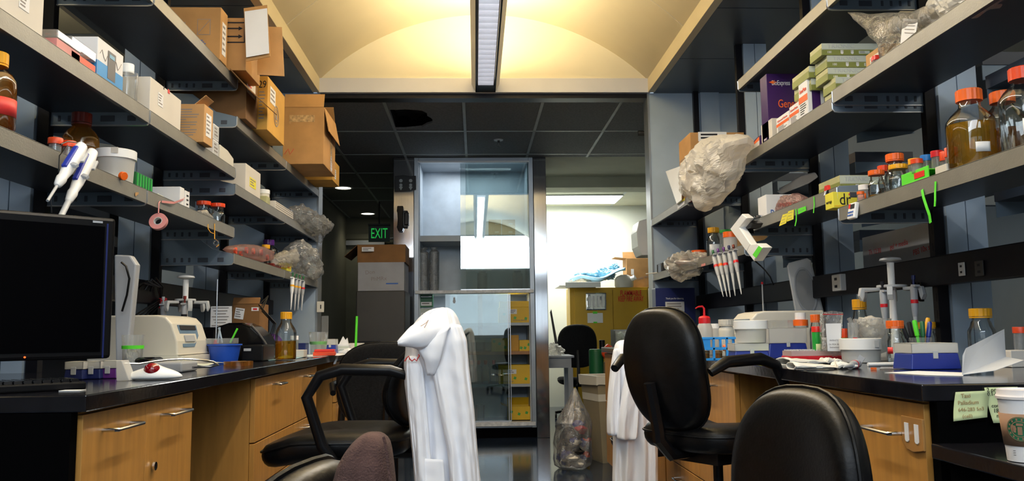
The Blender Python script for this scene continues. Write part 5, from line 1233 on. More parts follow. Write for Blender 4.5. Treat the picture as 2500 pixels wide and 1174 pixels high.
strip('green_tape', 'green tape strip hanging below the lip beside the yellow flags', [(1943, 510, 0), (1944, 525, .002), (1944, 538, .004), (1941, 552, .006)], (0, .009, .001), 'neon_green')
strip('green_tape', 'short green tape strip on the lip near the red clip', [(1987, 480, 0), (1988, 500, .001), (1986, 520, .003)], (0, .007, .001), 'neon_green')
strip('green_tape', 'long twisted green tape strip hanging from the near right lip', [(2251, 463, 0), (2254, 480, .003), (2262, 505, .006), (2269, 525, .006), (2272, 544, .004)], (0, .012, -.003), 'neon_green')
strip('green_tape', 'narrow green tape strip hanging right of the long twisted one', [(2284, 443, 0), (2283, 470, .002), (2283, 490, .004), (2282, 504, .003)], (0, .009, .001), 'neon_green')
# --- near bay, lowest shelf
p0 = sp('R', 2042, zRLA, -.005)
yA1 = SY(2040, XR, zRLA)
t = carton('yellow carton with black letters dr on the near lowest right shelf corner', (1.376, 3.072, zRLA), (.10, .07, .060), 'note_yellow', name='carton')
text('dr', .062, 'print_black', t, fM('-Y', .035, -.005, .030), width=.042); decal(t, '-Y', .035, .025, .050, .03, .007, 'print_red', name='red_strip'); text('wrap', .018, 'print_black', t, fM('-X', .05, 0, .026), width=.05); decal(t, '-Y', .035, .0, .007, .09, .005, 'yellow_box', name='border')
p = atX(2083, 515, XR-.014); t = thing('digital_timer', 'small white digital timer with blue keys clipped to the near right lip', 'timer', p, 0, None, (0, .18, .05))
b = MB(); b.box((0, 0, 0), (.016, .050, .058)); b.build('case', 'white_plastic', t, bevel=.004)
decal(t, '-X', .008, .008, .014, .028, .016, 'print_black', name='display'); decal(t, '-X', .008, -.013, .017, .014, .016, 'red_plastic', name='red_panel')
for i in range(4):
    for j in range(2): decal(t, '-X', .008, .015-.010*i, -.006-.011*j, .006, .0055, 'print_blue', name='key', e=.001, th=.0015)
jar('small amber jar with a white cap behind the yellow carton', sp('R', 2112, zRLA, .05), .022, .066, 'white_plastic', 'clear_plastic', lh=.28, lr=.92, content=('medium_dark', .3), clabel=(.1, .5, -3.4, -1.8, 'orange_cap'))
jar('small clear vial with an orange cap in front of the amber jar', sp('R', 2102, zRLA, .012), .012, .034, 'orange_cap', 'clear_plastic', lh=.3, name='vial')
SB = 'small capped bottles on the near right shelf'
bottle('clear media bottle with an orange cap, nearest the white-capped jar', sp('R', 2143, zRLA, .045), .030, .098, 'orange_cap', 'medium', .12, SB, neck=.68, shoulder=.45)
bottle('clear bottle with an orange cap in the back row, above the yellow-capped one', sp('R', 2190, zRLA, .10), .036, .150, 'orange_cap', None, .3, SB, neck=.62, shoulder=.45)
bottle('clear bottle with a yellow cap in the front row', sp('R', 2196, zRLA, .04), .031, .086, 'yellow_cap', None, .3, SB, neck=.72, shoulder=.42)
bottle('slim clear bottle with an orange cap half hidden in the back row', sp('R', 2163, zRLA, .10), .024, .125, 'orange_deep', 'medium_dark', .35, SB, neck=.7, shoulder=.5)
# green rack with capped tubes
c = sp('R', 2262, zRLA, .055); t = thing('green_tube_rack', 'green tube rack with a red tag on the near lowest right shelf', 'tube rack', c)
b = MB()
for s_ in (-1, 1): b.box((s_*.035, 0, .022), (.004, .16, .038))
b.box((0, 0, .030), (.07, .16, .003)); b.box((0, 0, .003), (.07, .16, .004)); b.build('frame', 'neon_green', t, bevel=.001); decal(t, '-X', .037, .03, .022, .06, .018, 'red_plastic', name='red_tag')
for i, (u, ins, cm) in enumerate(((2234, .05, 'yellow_cap'), (2240, .03, 'orange_deep'), (2264, .06, 'blue_cap'), (2290, .06, 'red_cap'), (2312, .075, 'orange_deep'), (2326, .06, 'orange_deep'))):
    jar('capped tube in the green rack area, %s' % ['yellow cap at the left', 'low orange cap beside the yellow one', 'blue cap', 'crimson cap', 'orange cap beside the crimson one', 'orange cap nearest the big bottle'][i], sp('R', u, zRLA+(.0335 if i < 4 else 0), ins), .0165, (.055 if i < 4 else .082)-(.012 if i == 1 else 0), cm, 'clear_plastic', lh=.34, lr=1.1, group='capped tubes around the green rack', name='sample_tube')
b = MB(); b.box((0, 0, .012), (.05, .06, .022)); o = b.build('small_carton', 'cream_plastic', bevel=.001); o.location = sp('R', 2318, zRLA, .032); tag(o, 'small cream carton at the lip before the big amber bottle', 'box')
t = bottle('big media bottle of amber liquid with an orange cap, fully visible at the right', sp('R', 2378, zRLA, .075), .066, .232, 'orange_cap', 'medium', .56, 'big media bottles at the right edge', neck=.44, capr=.034, shoulder=.56)
b = MB(); b.grid(lambda u, v: Vector((.0666*math.cos(-2.0+.6*u), .0666*math.sin(-2.0+.6*u), .04+.028*v)), 6, 1); b.build('writing_patch', 'paper', t, solid=.0005)
t = bottle('amber media bottle with an orange cap, farther back of the last two', sp('R', 2460, zRLA, .17), .060, .225, 'orange_cap', 'medium_amber', .50, 'big media bottles at the right edge', neck=.44, capr=.032)
bottle('tall clear media bottle with an orange cap, cut by the right edge', sp('R', 2512, zRLA, .09), .062, .228, 'orange_deep', None, .5, 'big media bottles at the right edge', neck=.44, capr=.033, lab=(.18, .36, -2.3, -1.7, 'paper'))
# --- far low right shelf
t, w_, d_, h_ = sbox('R', 1604, 1618, 643, 1606, zRLD, .06, 'little black and yellow carton on the far lowest right shelf', 'print_black', h=.065); decal(t, '-Y', d_/2, .0, h_*.6, w_*.6, h_*.15, 'yellow_cap', name='gold_print'); decal(t, '-X', w_/2, 0, h_*.5, d_*.5, h_*.9, 'navy', name='side_panel')
b = MB(); b.tube([by_(1577, Y0-.05, zRLD+.0), by_(1605, Y0-.1, zRLD+.004)], .004, 6); o = b.build('thin_rod', 'cream_plastic'); tag(o, 'thin pale rod sticking out left of the far lowest right shelf', 'rod')
crumple('crumpled clear bag hanging over the far lowest right shelf lip', [atX(1628, 642, XR+.04), atX(1648, 648, XR+.0), atX(1665, 652, XR-.04), atX(1690, 640, XR-.02), atX(1712, 630, XR+.03), atX(1728, 622, XR+.05)], [.02, .06, .085, .07, .04, .01], 'film_milky', 31, cre=.45)
t = thing('orange_tray', 'orange tray and box behind the crumpled bag on the far right shelf', 'tray', sp('R', 1694, zRLD, .12)); b = MB(); b.box((0, 0, .03), (.12, .35, .06)); b.build('tray', 'orange_deep', t, bevel=.004)
jar('orange-lidded tub at the back of the far low right shelf', sp('R', 1708, zRLD, .18), .05, .115, 'orange_cap', 'orange_deep', lh=.4)
note('small pink sticker on the far lowest right shelf lip', ((1712, 645), (1722, 642), (1722, 648), (1712, 651)), 'pink', n_l=0)
bottle('clear bottle with a yellow cap behind the hanging pipettes', sp('R', 1744, zRLD, .06), .042, .175, 'yellow_cap', None, .3, neck=.6, shoulder=.5, lab=(.0, .42, -2.5, -.8, 'light_grey'))
jar('glass jar with a green lid behind the hanging pipettes', sp('R', 1775, zRLD, .12), .038, .155, 'green_rack', 'clear_plastic', lh=.12, lr=1.0)
jar('orange and white lidded jar behind the hanging pipettes', sp('R', 1784, zRLD, .03), .036, .10, 'orange_cap', 'frost_plastic', lh=.3)
t, w_, d_, h_ = sbox('R', 1800, 1830, 0, 0, zRLD, .10, 'pale tan carton behind the white hand-held gun', 'cardboard_light', h=.10, inset=.12)
# pipette rack with five pipettes
pA = atX(1716, 668, XR-.03); pA = atX(1735, 640, XR-.03); pB = atX(1800, 606, XR-.03)
t = thing('pipette_rack', 'long clear pipette hanger clipped on the right shelf lip', 'rack', pA); b = MB(); b.tube([(0, 0, 0), pB-pA], .004, 6); 
for k in range(5):
    q = (pB-pA)*(k+.5)/5; b.box((q.x+.016, q.y, q.z), (.030, .006, .004))
b.build('bar', 'clear_plastic', t)
for i, (ut, vt, ub, vb, rg_, kn) in enumerate(((1740, 612, 1766, 724, 'red_cap', 'dark_green'), (1752, 608, 1775, 724, 'orange_cap', 'purple'), (1766, 604, 1783, 725, 'red_cap', 'purple'), (1779, 600, 1795, 722, 'light_grey', 'navy'), (1790, 598, 1810, 718, 'red_cap', 'dark_red_cap'))):
    top = atX(ut, vt, XR-.055); tip = atX(ub, vb, XR-.06); L_ = (top-tip).length; e = Vector((0, 0, 1)).rotation_difference((top-tip).normalized()).to_euler()
    pipette('hanging grey pipette on the right rack, %s from the left' % ['first, red band', 'second, orange band', 'third, red band', 'fourth, no bright band', 'fifth, wide red band'][i], tip, e, L_, 'light_grey', rg_, kn, group='five pipettes hanging on the right')
# white gun / corded device clipped to the second bay lip corner
t0 = atX(1812, 545, XR-.10); t = thing('ultrasonic_gun', 'white angular hand tool with a green label hanging at the right shelf corner', 'hand tool', t0)
X_ = XR-.10
def poly3(pxs, X, th): 
    q = [atX(u, v, X)-t0 for u, v in pxs]; return [q, [p+Vector((th, 0, 0)) for p in q]]
b = MB(); b.loft(poly3([(1811, 522), (1824, 532), (1805, 556), (1832, 596), (1822, 614), (1782, 559)], X_, .035), smooth=False); b.build('arm', 'white_plastic', t, bevel=.004)
b = MB(); b.loft(poly3([(1832, 596), (1848, 594), (1862, 604), (1840, 637), (1822, 614)], X_-.005, .045), smooth=False); b.build('head', 'white_plastic', t, bevel=.004)
b = MB(); b.loft(poly3([(1852, 600), (1861, 606), (1846, 630), (1837, 622)], X_-.0062, .001), smooth=False); b.build('label', 'neon_green', t)
b = MB(); b.loft(poly3([(1816, 548), (1826, 538), (1838, 545), (1832, 556), (1822, 560)], X_+.03, .05), smooth=False); b.loft(poly3([(1812, 560), (1818, 556), (1823, 570), (1818, 572)], X_+.03, .04), smooth=False); b.build('clamp', 'black_plastic', t, bevel=.003)
b = MB(); b.tube([atX(1842, 636, X_+.02)-t0, atX(1856, 648, X_+.05)-t0, atX(1868, 660, X_+.12)-t0, atX(1880, 675, X_+.2)-t0, atX(1888, 695, X_+.3)-t0], .0035, 8); b.build('cord', 'black_plastic', t)
# ================================================================== left bench
def PB(u, v): return atZ(u, v, CT+.0005)
CZ = CT+.0005
def at3(u, Y, z=CZ): return by_(u, Y, z)
# monitor
t = thing('computer_monitor', 'large black computer monitor on the left bench, seen in shadow', 'monitor', (-.91, 2.15, CT), .72)
b = MB(); b.bb(-.52, 0, -.02, .025, .068, .415); b.build('housing', 'black_plastic', t, bevel=.008)
b = MB(); b.bb(-.495, -.026, -.0215, -.0198, .085, .392); b.build('screen', 'screen', t)
b = MB(); b.bb(-.022, -.018, -.0215, -.0200, .07, .40); b.build('side_glint', 'navy', t)
b = MB(); b.bb(-.38, -.14, -.05, .14, .0005, .012); b.bb(-.29, -.23, .03, .06, .012, .10); b.build('stand', 'black_plastic', t, bevel=.004)
text('SAMSUNG', .010, 'grey_plastic', t, fM('-Y', .0200, -.05, .403, e=.0008)) if False else None
b = MB(); b.bb(-.055, -.032, -.0215, -.0198, .400, .405); b.build('badge', 'grey_plastic', t)
b = MB(); b.cyl((-.19, -.0195, .076), .0022, .003, Matrix.Rotation(PI/2, 4, 'X'), 10); b.build('power_led', 'led_red', t)
# trackball
p = PB(376, 926); t = thing('trackball', 'white trackball with a dark red ball at the left bench edge', 'trackball', p, .25)
b = MB(); n = 28
rings = []
for k, (z, sc_) in enumerate(((0, .90), (.008, 1), (.020, .92), (.034, .70), (.044, .42), (.050, .18))):
    ring = []
    for i in range(n):
        a = 2*PI*i/n; x = .078*math.cos(a)*sc_; y = .040*math.sin(a)*(.6+.4*abs(math.sin(a)))*sc_
        zz = z*(1-.3*abs(math.cos(a))) 
        ring.append(Vector((x, y, zz)))
    rings.append(ring)
b.loft(rings); b.build('shell', 'white_plastic', t, sub=1)
b = MB(); b.blob((-.004, -.020, .027), (.022, .018, .020), 0, 1, 0, 3); b.build('ball', mat('ball_red', (.22, .003, .008), .1, coat=.6), t)
# keyboard and papers at the near edge
p = PB(265, 930); t = thing('keyboard', 'black keyboard in the shadow below the monitor', 'keyboard', (-1.10, 2.02, CZ), .72)
b = MB(); b.bb(-.22, .15, -.13, .0, 0, .018); b.build('case', 'black_plastic', t, bevel=.004)
b = MB()
for r_ in range(5):
    for c_ in range(18): b.box((-.205+.0195*c_, -.115+.024*r_, .0215), (.016, .019, .007), taper=.85)
b.build('keys', 'black_gloss', t)
for i, (u0, u1, v) in enumerate(((24, 124, 955), (143, 190, 955))):
    a, c = PB(u0, v), PB(u1, v); b = MB(); b.bb(a.x, c.x, a.y, a.y+.03, CZ, CZ+.0012); o = b.build('paper_slip', 'paper'); tag(o, 'thin white paper edge on the dark near end of the left bench, %s' % ['long one', 'short one'][i], 'paper')
# purple/blue racks beneath the monitor
for i, (u, dy_) in enumerate(((190, 0), (232, .03), (272, .05))):
    p = at3(u, 2.5+dy_); t = tipbox('navy tube holder behind the monitor foot, %s of three' % ['left', 'middle', 'right'][i], p, .055, .06, .05, 'navy' if i != 2 else 'purple', group='navy holders behind the monitor foot')
b = MB(); q = [PB(293, 905), PB(316, 918), at3(318, 2.4, CZ+.0), at3(300, 2.45, CZ)]
p = at3(284, 2.38); b.prism([(0, 0), (.035, 0), (.012, .055), (-.004, .055)], .05, Matrix(((1, 0, 0, p.x), (0, 0, 1, p.y), (0, 1, 0, p.z), (0, 0, 0, 1)))); o = b.build('card_holder', 'frost_plastic', bevel=.002); tag(o, 'clear slanted holder at the right foot of the monitor', 'holder')
# beaker with green tape
p = at3(322, 2.95); t = jar('clear plastic beaker with green tape beside the monitor', p, .036, pxm(88, 2.95), None, 'clear_plastic', lh=0, taper=.8)
b = MB(); b.lathe([(.0352, pxm(55, 2.95)), (.0358, pxm(63, 2.95))], n=24, cap=False); b.build('tape', 'neon_green', t)
bag('white tissue crumpled inside the beaker with green tape', p+Vector((0, 0, .04)), (.02, .02, .035), 'cream_plastic', 3, .4, .6, name='tissue', cat='tissue')
p = at3(362, 2.95, CZ); b = MB(); b.loft([[Vector((p.x+x*s, p.y+y*s, p.z+z)) for x, y in ((-.03, -.05), (.03, -.05), (.035, .05), (-.035, .05))] for z, s in ((.034, 1), (.044, .95), (.05, .7))]); o = b.build('computer_mouse', 'black_gloss', bevel=.006); tag(o, 'black mouse lying on a grey block beside the beaker', 'mouse')
b = MB(); b.bb(p.x-.06, p.x+.14, p.y-.08, p.y+.08, CZ, CZ+.033); o = b.build('grey_block', 'grey_plastic', bevel=.006); tag(o, 'low grey equipment block under the black mouse', 'block')
b = MB(); a, c = PB(375, 893), PB(470, 900); b.grid(lambda i, j: Vector((a.x+.05+.20*i, a.y-.25+.3*j+.1*i, CZ+.002+.006*math.sin(i*6+j*3)**2)), 12, 8); o = b.build('paper_sheet', 'pale_green', solid=.0008); tag(o, 'curling pale sheet on the left bench before the white centrifuge', 'paper')
pts = [(305, 887), (340, 888), (375, 882), (410, 878), (450, 876), (490, 878), (520, 883), (533, 890), (515, 895), (470, 897)]
b = MB(); b.tube([atY(u, v, 2.72+.02*i) for i, (u, v) in enumerate(pts)], .0035, 8); o = b.build('steel_wire_loop', 'chrome')
zmin = min(v.co.z for v in o.data.vertices)
for v in o.data.vertices: v.co.z += max(0, CT+.002-v.co.z)
tag(o, 'curved shiny metal tongs lying in front of the white centrifuge', 'tongs')
p = PB(582, 893); t = thing('amber_tape_dispenser', 'flat amber ring-shaped tape roll lying before the black instrument', 'tape roll', p)
b = MB(); b.lathe([(.030, 0), (.056, 0), (.056, .018), (.030, .018), (.030, 0)], n=32, cap=False); b.build('tape', 'amber_plastic', t); b = MB(); b.lathe([(.027, 0), (.030, 0), (.030, .018), (.027, .018), (.027, 0)], n=32, cap=False); b.build('core', 'cardboard', t)
# white centrifuge
t = thing('centrifuge', 'white benchtop centrifuge with a blue control panel on the left bench', 'centrifuge', (-1.185, 3.45, CZ))
H_ = .205; D_ = .36
prof = [(0, .012), (0, .035), (-.003, .06), (-.006, .10), (-.03, .17), (-.055, .197), (-.09, H_), (-D_, H_), (-D_, .012)]
b = MB(); b.prism(prof[::1], .38, Matrix(((1, 0, 0, 0), (0, 0, 1, 0), (0, 1, 0, 0), (0, 0, 0, 1)))); b.build('housing', 'cream_plastic', t, bevel=.008, seg=3)
b = MB(); b.bb(-.10, .004, -.001, .381, .045, .048); b.bb(-.06, .012, .02, .36, .0, .040); b.build('base_step', 'cream_plastic', t, bevel=.004)
b = MB(); q = [(.06, .075), (.20, .075), (.27, .12), (.28, .165), (.05, .165)]
def cfp(y, z):
    x = -.006-(z-.10)*.345 if z > .10 else -.003-(z-.06)*.075
    return Vector((x+.001, y, z))
b.loft([[cfp(y, z) for y, z in q], [cfp(y, z)+Vector((.0016, 0, .0005)) for y, z in q]], smooth=False); b.build('control_panel', mat('panel_slate', (.10, .17, .27), .4), t)
b = MB(); q = [(.07, .145), (.26, .145), (.26, .163), (.07, .163)]; b.loft([[cfp(y, z)+Vector((.0018, 0, .0006)) for y, z in q], [cfp(y, z)+Vector((.0028, 0, .0008)) for y, z in q]], smooth=False); b.build('display', 'print_black', t)
b = MB()
b.box(cfp(.15, .11)+Vector((.002, 0, 0)), (.003, .12, .026), rot=Matrix.Rotation(-.3, 4, 'Y'))
b.build('key_pad', 'grey_plastic', t)
for s_ in (-1, 1):
    b = MB(); b.bb(-.30, -.06, .19+s_*.15-.015, .19+s_*.15+.015, -.0003, .0115); b.build('foot', 'dark_grey', t)
# pipette carousel
def carousel(label, loc, R=.085, H_=.38, spec=(), rz=0, group=None):
    t = thing('pipette_carousel', label, 'pipette stand', loc, rz, group)
    b = MB(); b.lathe([(R*.9, 0), (R*.9, .008), (.03, .03), (.016, .06), (.012, H_*.55), (.013, H_-.03), (.014, H_-.02)], n=24); b.build('column', 'white_plastic', t)
    b = MB(); b.lathe([(.004, H_-.02), (.040, H_-.012), (.036, H_-.004), (.012, H_)], n=24); b.build('top_knob', 'light_grey', t)
    zt = H_*.70
    b = MB(); b.lathe([(.013, zt), (R*.55, zt), (R*.55, zt+.010), (.013, zt+.010)], n=24)
    for k in range(6):
        a = 2*PI*k/6; M = Matrix.Rotation(a, 4, 'Z')
        b.loft([[M @ Vector((x, y, z)) for x, z in ((R*.5, zt), (R*1.25, zt), (R*1.32, zt-.03), (R*1.22, zt-.05), (R*1.16, zt-.035), (R*1.12, zt-.012), (R*.5, zt-.012))] for y in (-.010, .010)], smooth=False)
    b.build('holder_ring', 'light_grey', t, bevel=.002)
    objs = []
    for a, rg_, kn, L_ in spec:
        tip = Vector(loc)+Vector((R*1.02*math.cos(a), R*1.02*math.sin(a), zt-.23))
        pipette('pipette %s' % rg_[1], tip, (0, .04*math.cos(a), 0), L_, 'light_grey', rg_[0], kn)
    return t
c = (SX(448, 3.98, CT), 3.98, CZ)
carousel('white pipette carousel behind the white centrifuge on the left bench', c, .085, atY(448, 672, 3.98).z-CT, ((-1.3, ('print_black', 'with a dark red knob hanging on the left bench carousel'), 'dark_red_cap', .25), (-2.7, ('light_grey', 'hanging on the left bench carousel, farther left one'), 'light_grey', .25)))
# grey lid standing behind the monitor
b = MB(); b.loft([[at3(u, 3.05, 1.06+(822-v)*3.05/FPX)+Vector((0, dy_, 0)) for u, v in ((282, 897), (278, 625), (318, 627), (333, 650), (308, 897))] for dy_ in (0, .04)], smooth=False); o = b.build('equipment_lid', 'grey_plastic', bevel=.006); tag(o, 'upright grey equipment lid behind the right edge of the monitor', 'lid')
b = MB(); b.tube([atY(u, v, 3.02) for u, v in ((296, 640), (308, 650), (316, 680), (310, 720), (298, 760))], .004, 6); o = b.build('black_cable', 'black_plastic'); tag(o, 'black cable hanging before the grey lid behind the monitor', 'cable')
# cables and plugs on the left power rail
b = MB()
for k in range(4): b.tube([atX(325+k*14, 702+3*k, XL-SDP+.055), atX(350+k*10, 690-4*k, XL-SDP+.08), atX(385+k*4, 700, XL-SDP+.07), atX(392, 730+k*4, XL-SDP+.06), atX(330+k*12, 770, XL-SDP+.05)], .0045, 6)
o = b.build('power_cables', 'black_plastic'); tag(o, 'tangle of black power cables at the left power rail behind the centrifuge', 'cables')
p = atX(398, 740, XL-SDP+.07); b = MB(); b.box((0, 0, 0), (.03, .03, .05)); o = b.build('red_switch', 'red_cap', bevel=.004); o.location = p; tag(o, 'small red plug at the left power rail beside the carousel', 'plug')
# thin rod with red base
b = MB(); p = at3(526, 4.05); b.cyl((0, 0, .09), .003, atY(526, 682, 4.05).z-CT-.09, n=8)
t = thing('glass_rod', 'tall thin rod rising from a red stopper beside the white centrifuge', 'rod', p); b.build('rod', 'steel', t); b = MB(); b.lathe([(.012, 0), (.012, .085), (.008, .10)], n=14); b.build('stopper', 'red_cap', t)
# blue basin with clear tray and pens
p = at3(547, 3.85); t = thing('blue_basin', 'blue plastic basin on the left bench beside the white centrifuge', 'basin', p); w1 = pxm(39, 3.85)
b = MB(); b.lathe([(w1*.78, 0), (w1*.80, .004), (w1*.97, .075), (w1*1.05, .076), (w1*1.05, .082), (w1*.93, .082), (w1*.76, .008)], n=36); b.build('basin', 'basket_blue', t)
t = thing('clear_tray', 'clear tray of pens resting on the blue basin', 'tray', p+Vector((-.01, 0, .083))); b = MB(); b.bb(-.06, .06, -.04, .04, 0, .003); b.bb(-.06, .06, -.041, -.039, .003, .025); b.bb(-.061, -.059, -.04, .04, .003, .025); b.bb(.059, .061, -.04, .04, .003, .025); b.build('tray', 'clear_plastic', t)
for i, (x, ang, mt) in enumerate(((.0, -.25, 'panel_blue'), (.035, .45, 'neon_green'), (-.02, .1, 'panel_blue'))):
    b = MB(); b.cyl((0, 0, 0), .0045, .07, Matrix.Rotation(ang, 4, 'Y'), 10); o = b.build('pen', mt); o.location = p+Vector((x-.01, .0, .0875)); tag(o, 'pen standing in the clear tray on the blue basin, %s' % ['pale blue one', 'pale green slanted one', 'second pale blue one'][i], 'pen')
# cardboard box and paper behind
Y_ = 4.75; x0, x1 = SX(566, Y_, 1.1), SX(633, Y_, 1.1)
t = carton('brown carton with a white shipping label behind the black instrument', ((x0+x1)/2, Y_+.1, CZ), (x1-x0, .2, atY(600, 742, Y_).z-CT), 'cardboard_dark', flaps=(('-Y', .04, -.5),)); h_ = atY(600, 742, Y_).z-CT
decal(t, '-Y', .1, -.035, h_*.82, .05, .06, 'paper', lines=4, roll=-.15); text('126', .05, 'print_black', t, fM('-Y', .1, -.02, h_*.45)); decal(t, '-Y', .1, .05, h_*.9, .04, .02, 'paper', name='sticker'); decal(t, '-Y', .1, .05, h_*.9, .022, .01, 'red_cap', name='red_mark', e=.0014)
p = atY(540, 773, 4.4); b = MB(); b.box((0, 0, 0), (pxm(50, 4.4), .002, pxm(50, 4.4))); o = b.build('label_sheet', 'paper'); o.location = p; tag(o, 'white printed label sheet standing left of the brown carton', 'paper')
b = MB()
for k in range(7): b.box((-.004, -.0016, .045-.015*k), (pxm(44, 4.4)*(.9-.15*(k % 3)), .001, .004))
b.build('printing', 'print_grey', o)
b = MB(); b.box((0, 0, 0), (.2, .05, p.z-pxm(25, 4.4)-CT)); o = b.build('dark_stand', 'black_plastic'); o.location = (p.x, 4.42, CT+(p.z-pxm(25, 4.4)-CT)/2+.0005); tag(o, 'low black stand carrying the white printed label sheet', 'stand')
# black instrument
p = at3(560, 4.25); t = thing('black_instrument', 'black domed instrument on the left bench between the basin and the media bottle', 'instrument', (0, 4.2, CZ))
pr2 = [(480, 890), (480, 812), (520, 800), (556, 789), (590, 789), (612, 798), (640, 822), (655, 850), (655, 875), (640, 890)]
P2 = [(at3(u, 4.2, 1).x, max(0, 1.06+(819-v)*4.2/FPX-CT)) for u, v in pr2]
b = MB(); b.prism(P2[::-1], .22, Matrix(((1, 0, 0, 0), (0, 0, 1, 0), (0, 1, 0, 0), (0, 0, 0, 1)))); b.build('hood', 'black_gloss', t, bevel=.01, seg=3)
b = MB(); x0, x1 = at3(588, 3.95).x, at3(642, 3.95).x; b.bb(x0, x1, -.25, -.03, 0, .075); b.build('front_unit', 'black_plastic', t, bevel=.006)
b = MB(); b.bb(x0+.012, x0+.045, -.2515, -.25, .048, .060); b.build('label', 'light_grey', t)
b = MB(); b.tube([(at3(612, 4.19).x+.03*i, -.004, .165-.028*i-.004*i*i) for i in range(5)], .006, 8); b.build('trim', 'dark_grey', t)
b = MB()
for k in range(3): b.tube([atY(660+6*k, 900-20*k, 4.6), atY(650+8*k, 850-10*k, 4.65), atY(668+3*k, 790, 4.7), atY(640-4*k, 760-8*k, 4.75), atY(655, 722, 4.9)], .003, 6)
for q in b.bm.verts: q.co.z = max(q.co.z, CT+.003)
o = b.build('black_cable', 'black_plastic'); tag(o, 'thin black cables looping up behind the black instrument', 'cables')
p = at3(662, 4.75, CZ); t = thing('purple_disc', 'purple disc standing on edge behind the yellow media bottle', 'disc', p+Vector((0, 0, .064)), 0, None, (PI/2, 0, .2)); b = MB(); b.lathe([(.055, -.004), (.0635, -.004), (.0635, .006), (.055, .006)], n=40); b.build('disc', 'purple', t)
bottle('tall media bottle half full of yellow liquid with a yellow-orange cap, left bench', PB(697, 879), pxm(25, 4.05), pxm(116, 4.05), 'yellow_cap', 'medium', .40, neck=.5, capr=pxm(13.5, 4.05), shoulder=.56)
# papers, boxes and small ware at the far left bench
def flat(name, label, pts, mt, cat='paper', th=.001, z=CZ): 
    q = [atZ(u, v, z) for u, v in pts]; b = MB(); b.loft([q, [p+Vector((0, 0, th)) for p in q]], smooth=False); o = b.build(name, mt); return tag(o, label, cat)
flat('bench_pad', 'white absorbent pad along the far left bench edge', ((722, 872), (830, 868), (905, 853), (895, 848), (780, 856)), 'paper')
flat('paper_sheet', 'pale blue paper sheet beside the media bottle', ((655, 880), (720, 876), (760, 868), (700, 866)), 'skyblue_bag', z=CZ+.0012)
def bxb(u, v, wpx, hpx, label, mt, name='box', d=.09, Y=None, **k):
    p = PB(u, v) if Y is None else at3(u, Y); Yv = p.y
    t = carton(label, p+Vector((0, d/2, .0025)), (pxm(wpx, Yv), d, pxm(hpx, Yv)), mt, name=name, **k); return t, pxm(wpx, Yv), d, pxm(hpx, Yv)
bxb(728, 868, 26, 17, 'small white box beside the yellow media bottle', 'paper_warm', Y=4.5)
bxb(730, 850, 30, 28, 'dark blue box behind the small white box on the left bench', 'navy', Y=5.0, d=.1)
bxb(745, 846, 22, 24, 'pale blue tub beside the measuring cup on the left bench', 'panel_blue', Y=5.1)
for i, (u, hpx, mt) in enumerate(((718, 48, 'clear_plastic'), (712, 36, 'cream_plastic'))):
    jar('small %s behind the small white box' % ['clear jar', 'cream jar'][i], at3(u, 4.85+.1*i), .022, pxm(hpx, 4.9), 'black_plastic' if i else 'white_plastic', mt)
t = thing('red_box', 'flat red-orange plastic case on the far left bench', 'case', at3(791, 4.75, CZ+.0025), .1); b = MB(); w_ = pxm(52, 4.75); b.bb(-w_/2, w_/2, 0, .1, 0, .020); b.build('base', 'orange_deep', t, bevel=.003); b = MB(); b.bb(-w_/2+.006, w_/2-.004, .005, .1, .0205, .034); b.build('lid', 'red_plastic', t, bevel=.003)
p = at3(777, 5.15); t = jar('clear measuring cup with a green band on the far left bench', p, pxm(23, 5.15), pxm(54, 5.15), None, 'clear_plastic', lh=0, taper=.78); b = MB(); b.lathe([(pxm(19.6, 5.15), pxm(24, 5.15)), (pxm(20.8, 5.15), pxm(31, 5.15))], n=24, cap=False); b.build('tape', 'neon_green', t)
tipbox('blue pipette tip box with a clear lid on the far left bench', at3(808, 5.4), pxm(30, 5.4), .09, pxm(34, 5.4), lk=.4)
t, w_, d_, h_ = bxb(836, 851, 30, 20, 'white and teal tissue box with tissue standing out, far left bench', 'paper', Y=5.45); text('KIMTECH', h_*.3, 'dark_green', t, fM('-Y', d_/2, 0, h_*.3), width=w_*.8); decal(t, '-Y', d_/2, 0, h_*.65, w_*.99, h_*.3, 'pale_green', name='teal_band')
b = MB(); b.prism([(-.03, 0), (.03, 0), (.022, .04), (.01, .025), (-.005, .05), (-.02, .02)], .02, Matrix(((1, 0, 0, 0), (0, 0, 1, .0), (0, 1, 0, h_), (0, 0, 0, 1)))); b.build('tissue', 'paper', t)
bxb(868, 846, 34, 20, 'low white case at the end of the left bench behind the green straw', 'paper_warm', Y=5.75)
bxb(882, 848, 30, 12, 'flat white case nearest the end of the left bench', 'paper', Y=5.45, d=.12)
crumple('small heap of white tissue near the end of the left bench', [at3(838, 5.15, CT+.016), at3(852, 5.15, CT+.02), at3(866, 5.2, CT+.014)], [.010, .018, .008], 'paper', 41, name='tissue', cat='tissue')
p = at3(868, 5.3); b = MB(); b.tube([(0, 0, 0), (.003, 0, .12), (.006, 0, pxm(88, 5.3))], .0075, 10); o = b.build('green_straw', 'neon_green'); o.location = p+Vector((0, 0, .003)); tag(o, 'bright green straw standing upright at the end of the left bench', 'straw')
b = MB(); 
b.ribbon([atY(812, 866, 4.9), atY(808, 878, 4.88), atY(803, 889, 4.87)], (.012, 0, 0)); o = b.build('hanging_label', 'paper'); o.location.x += .03; tag(o, 'white tag hanging below the left bench edge', 'tag')
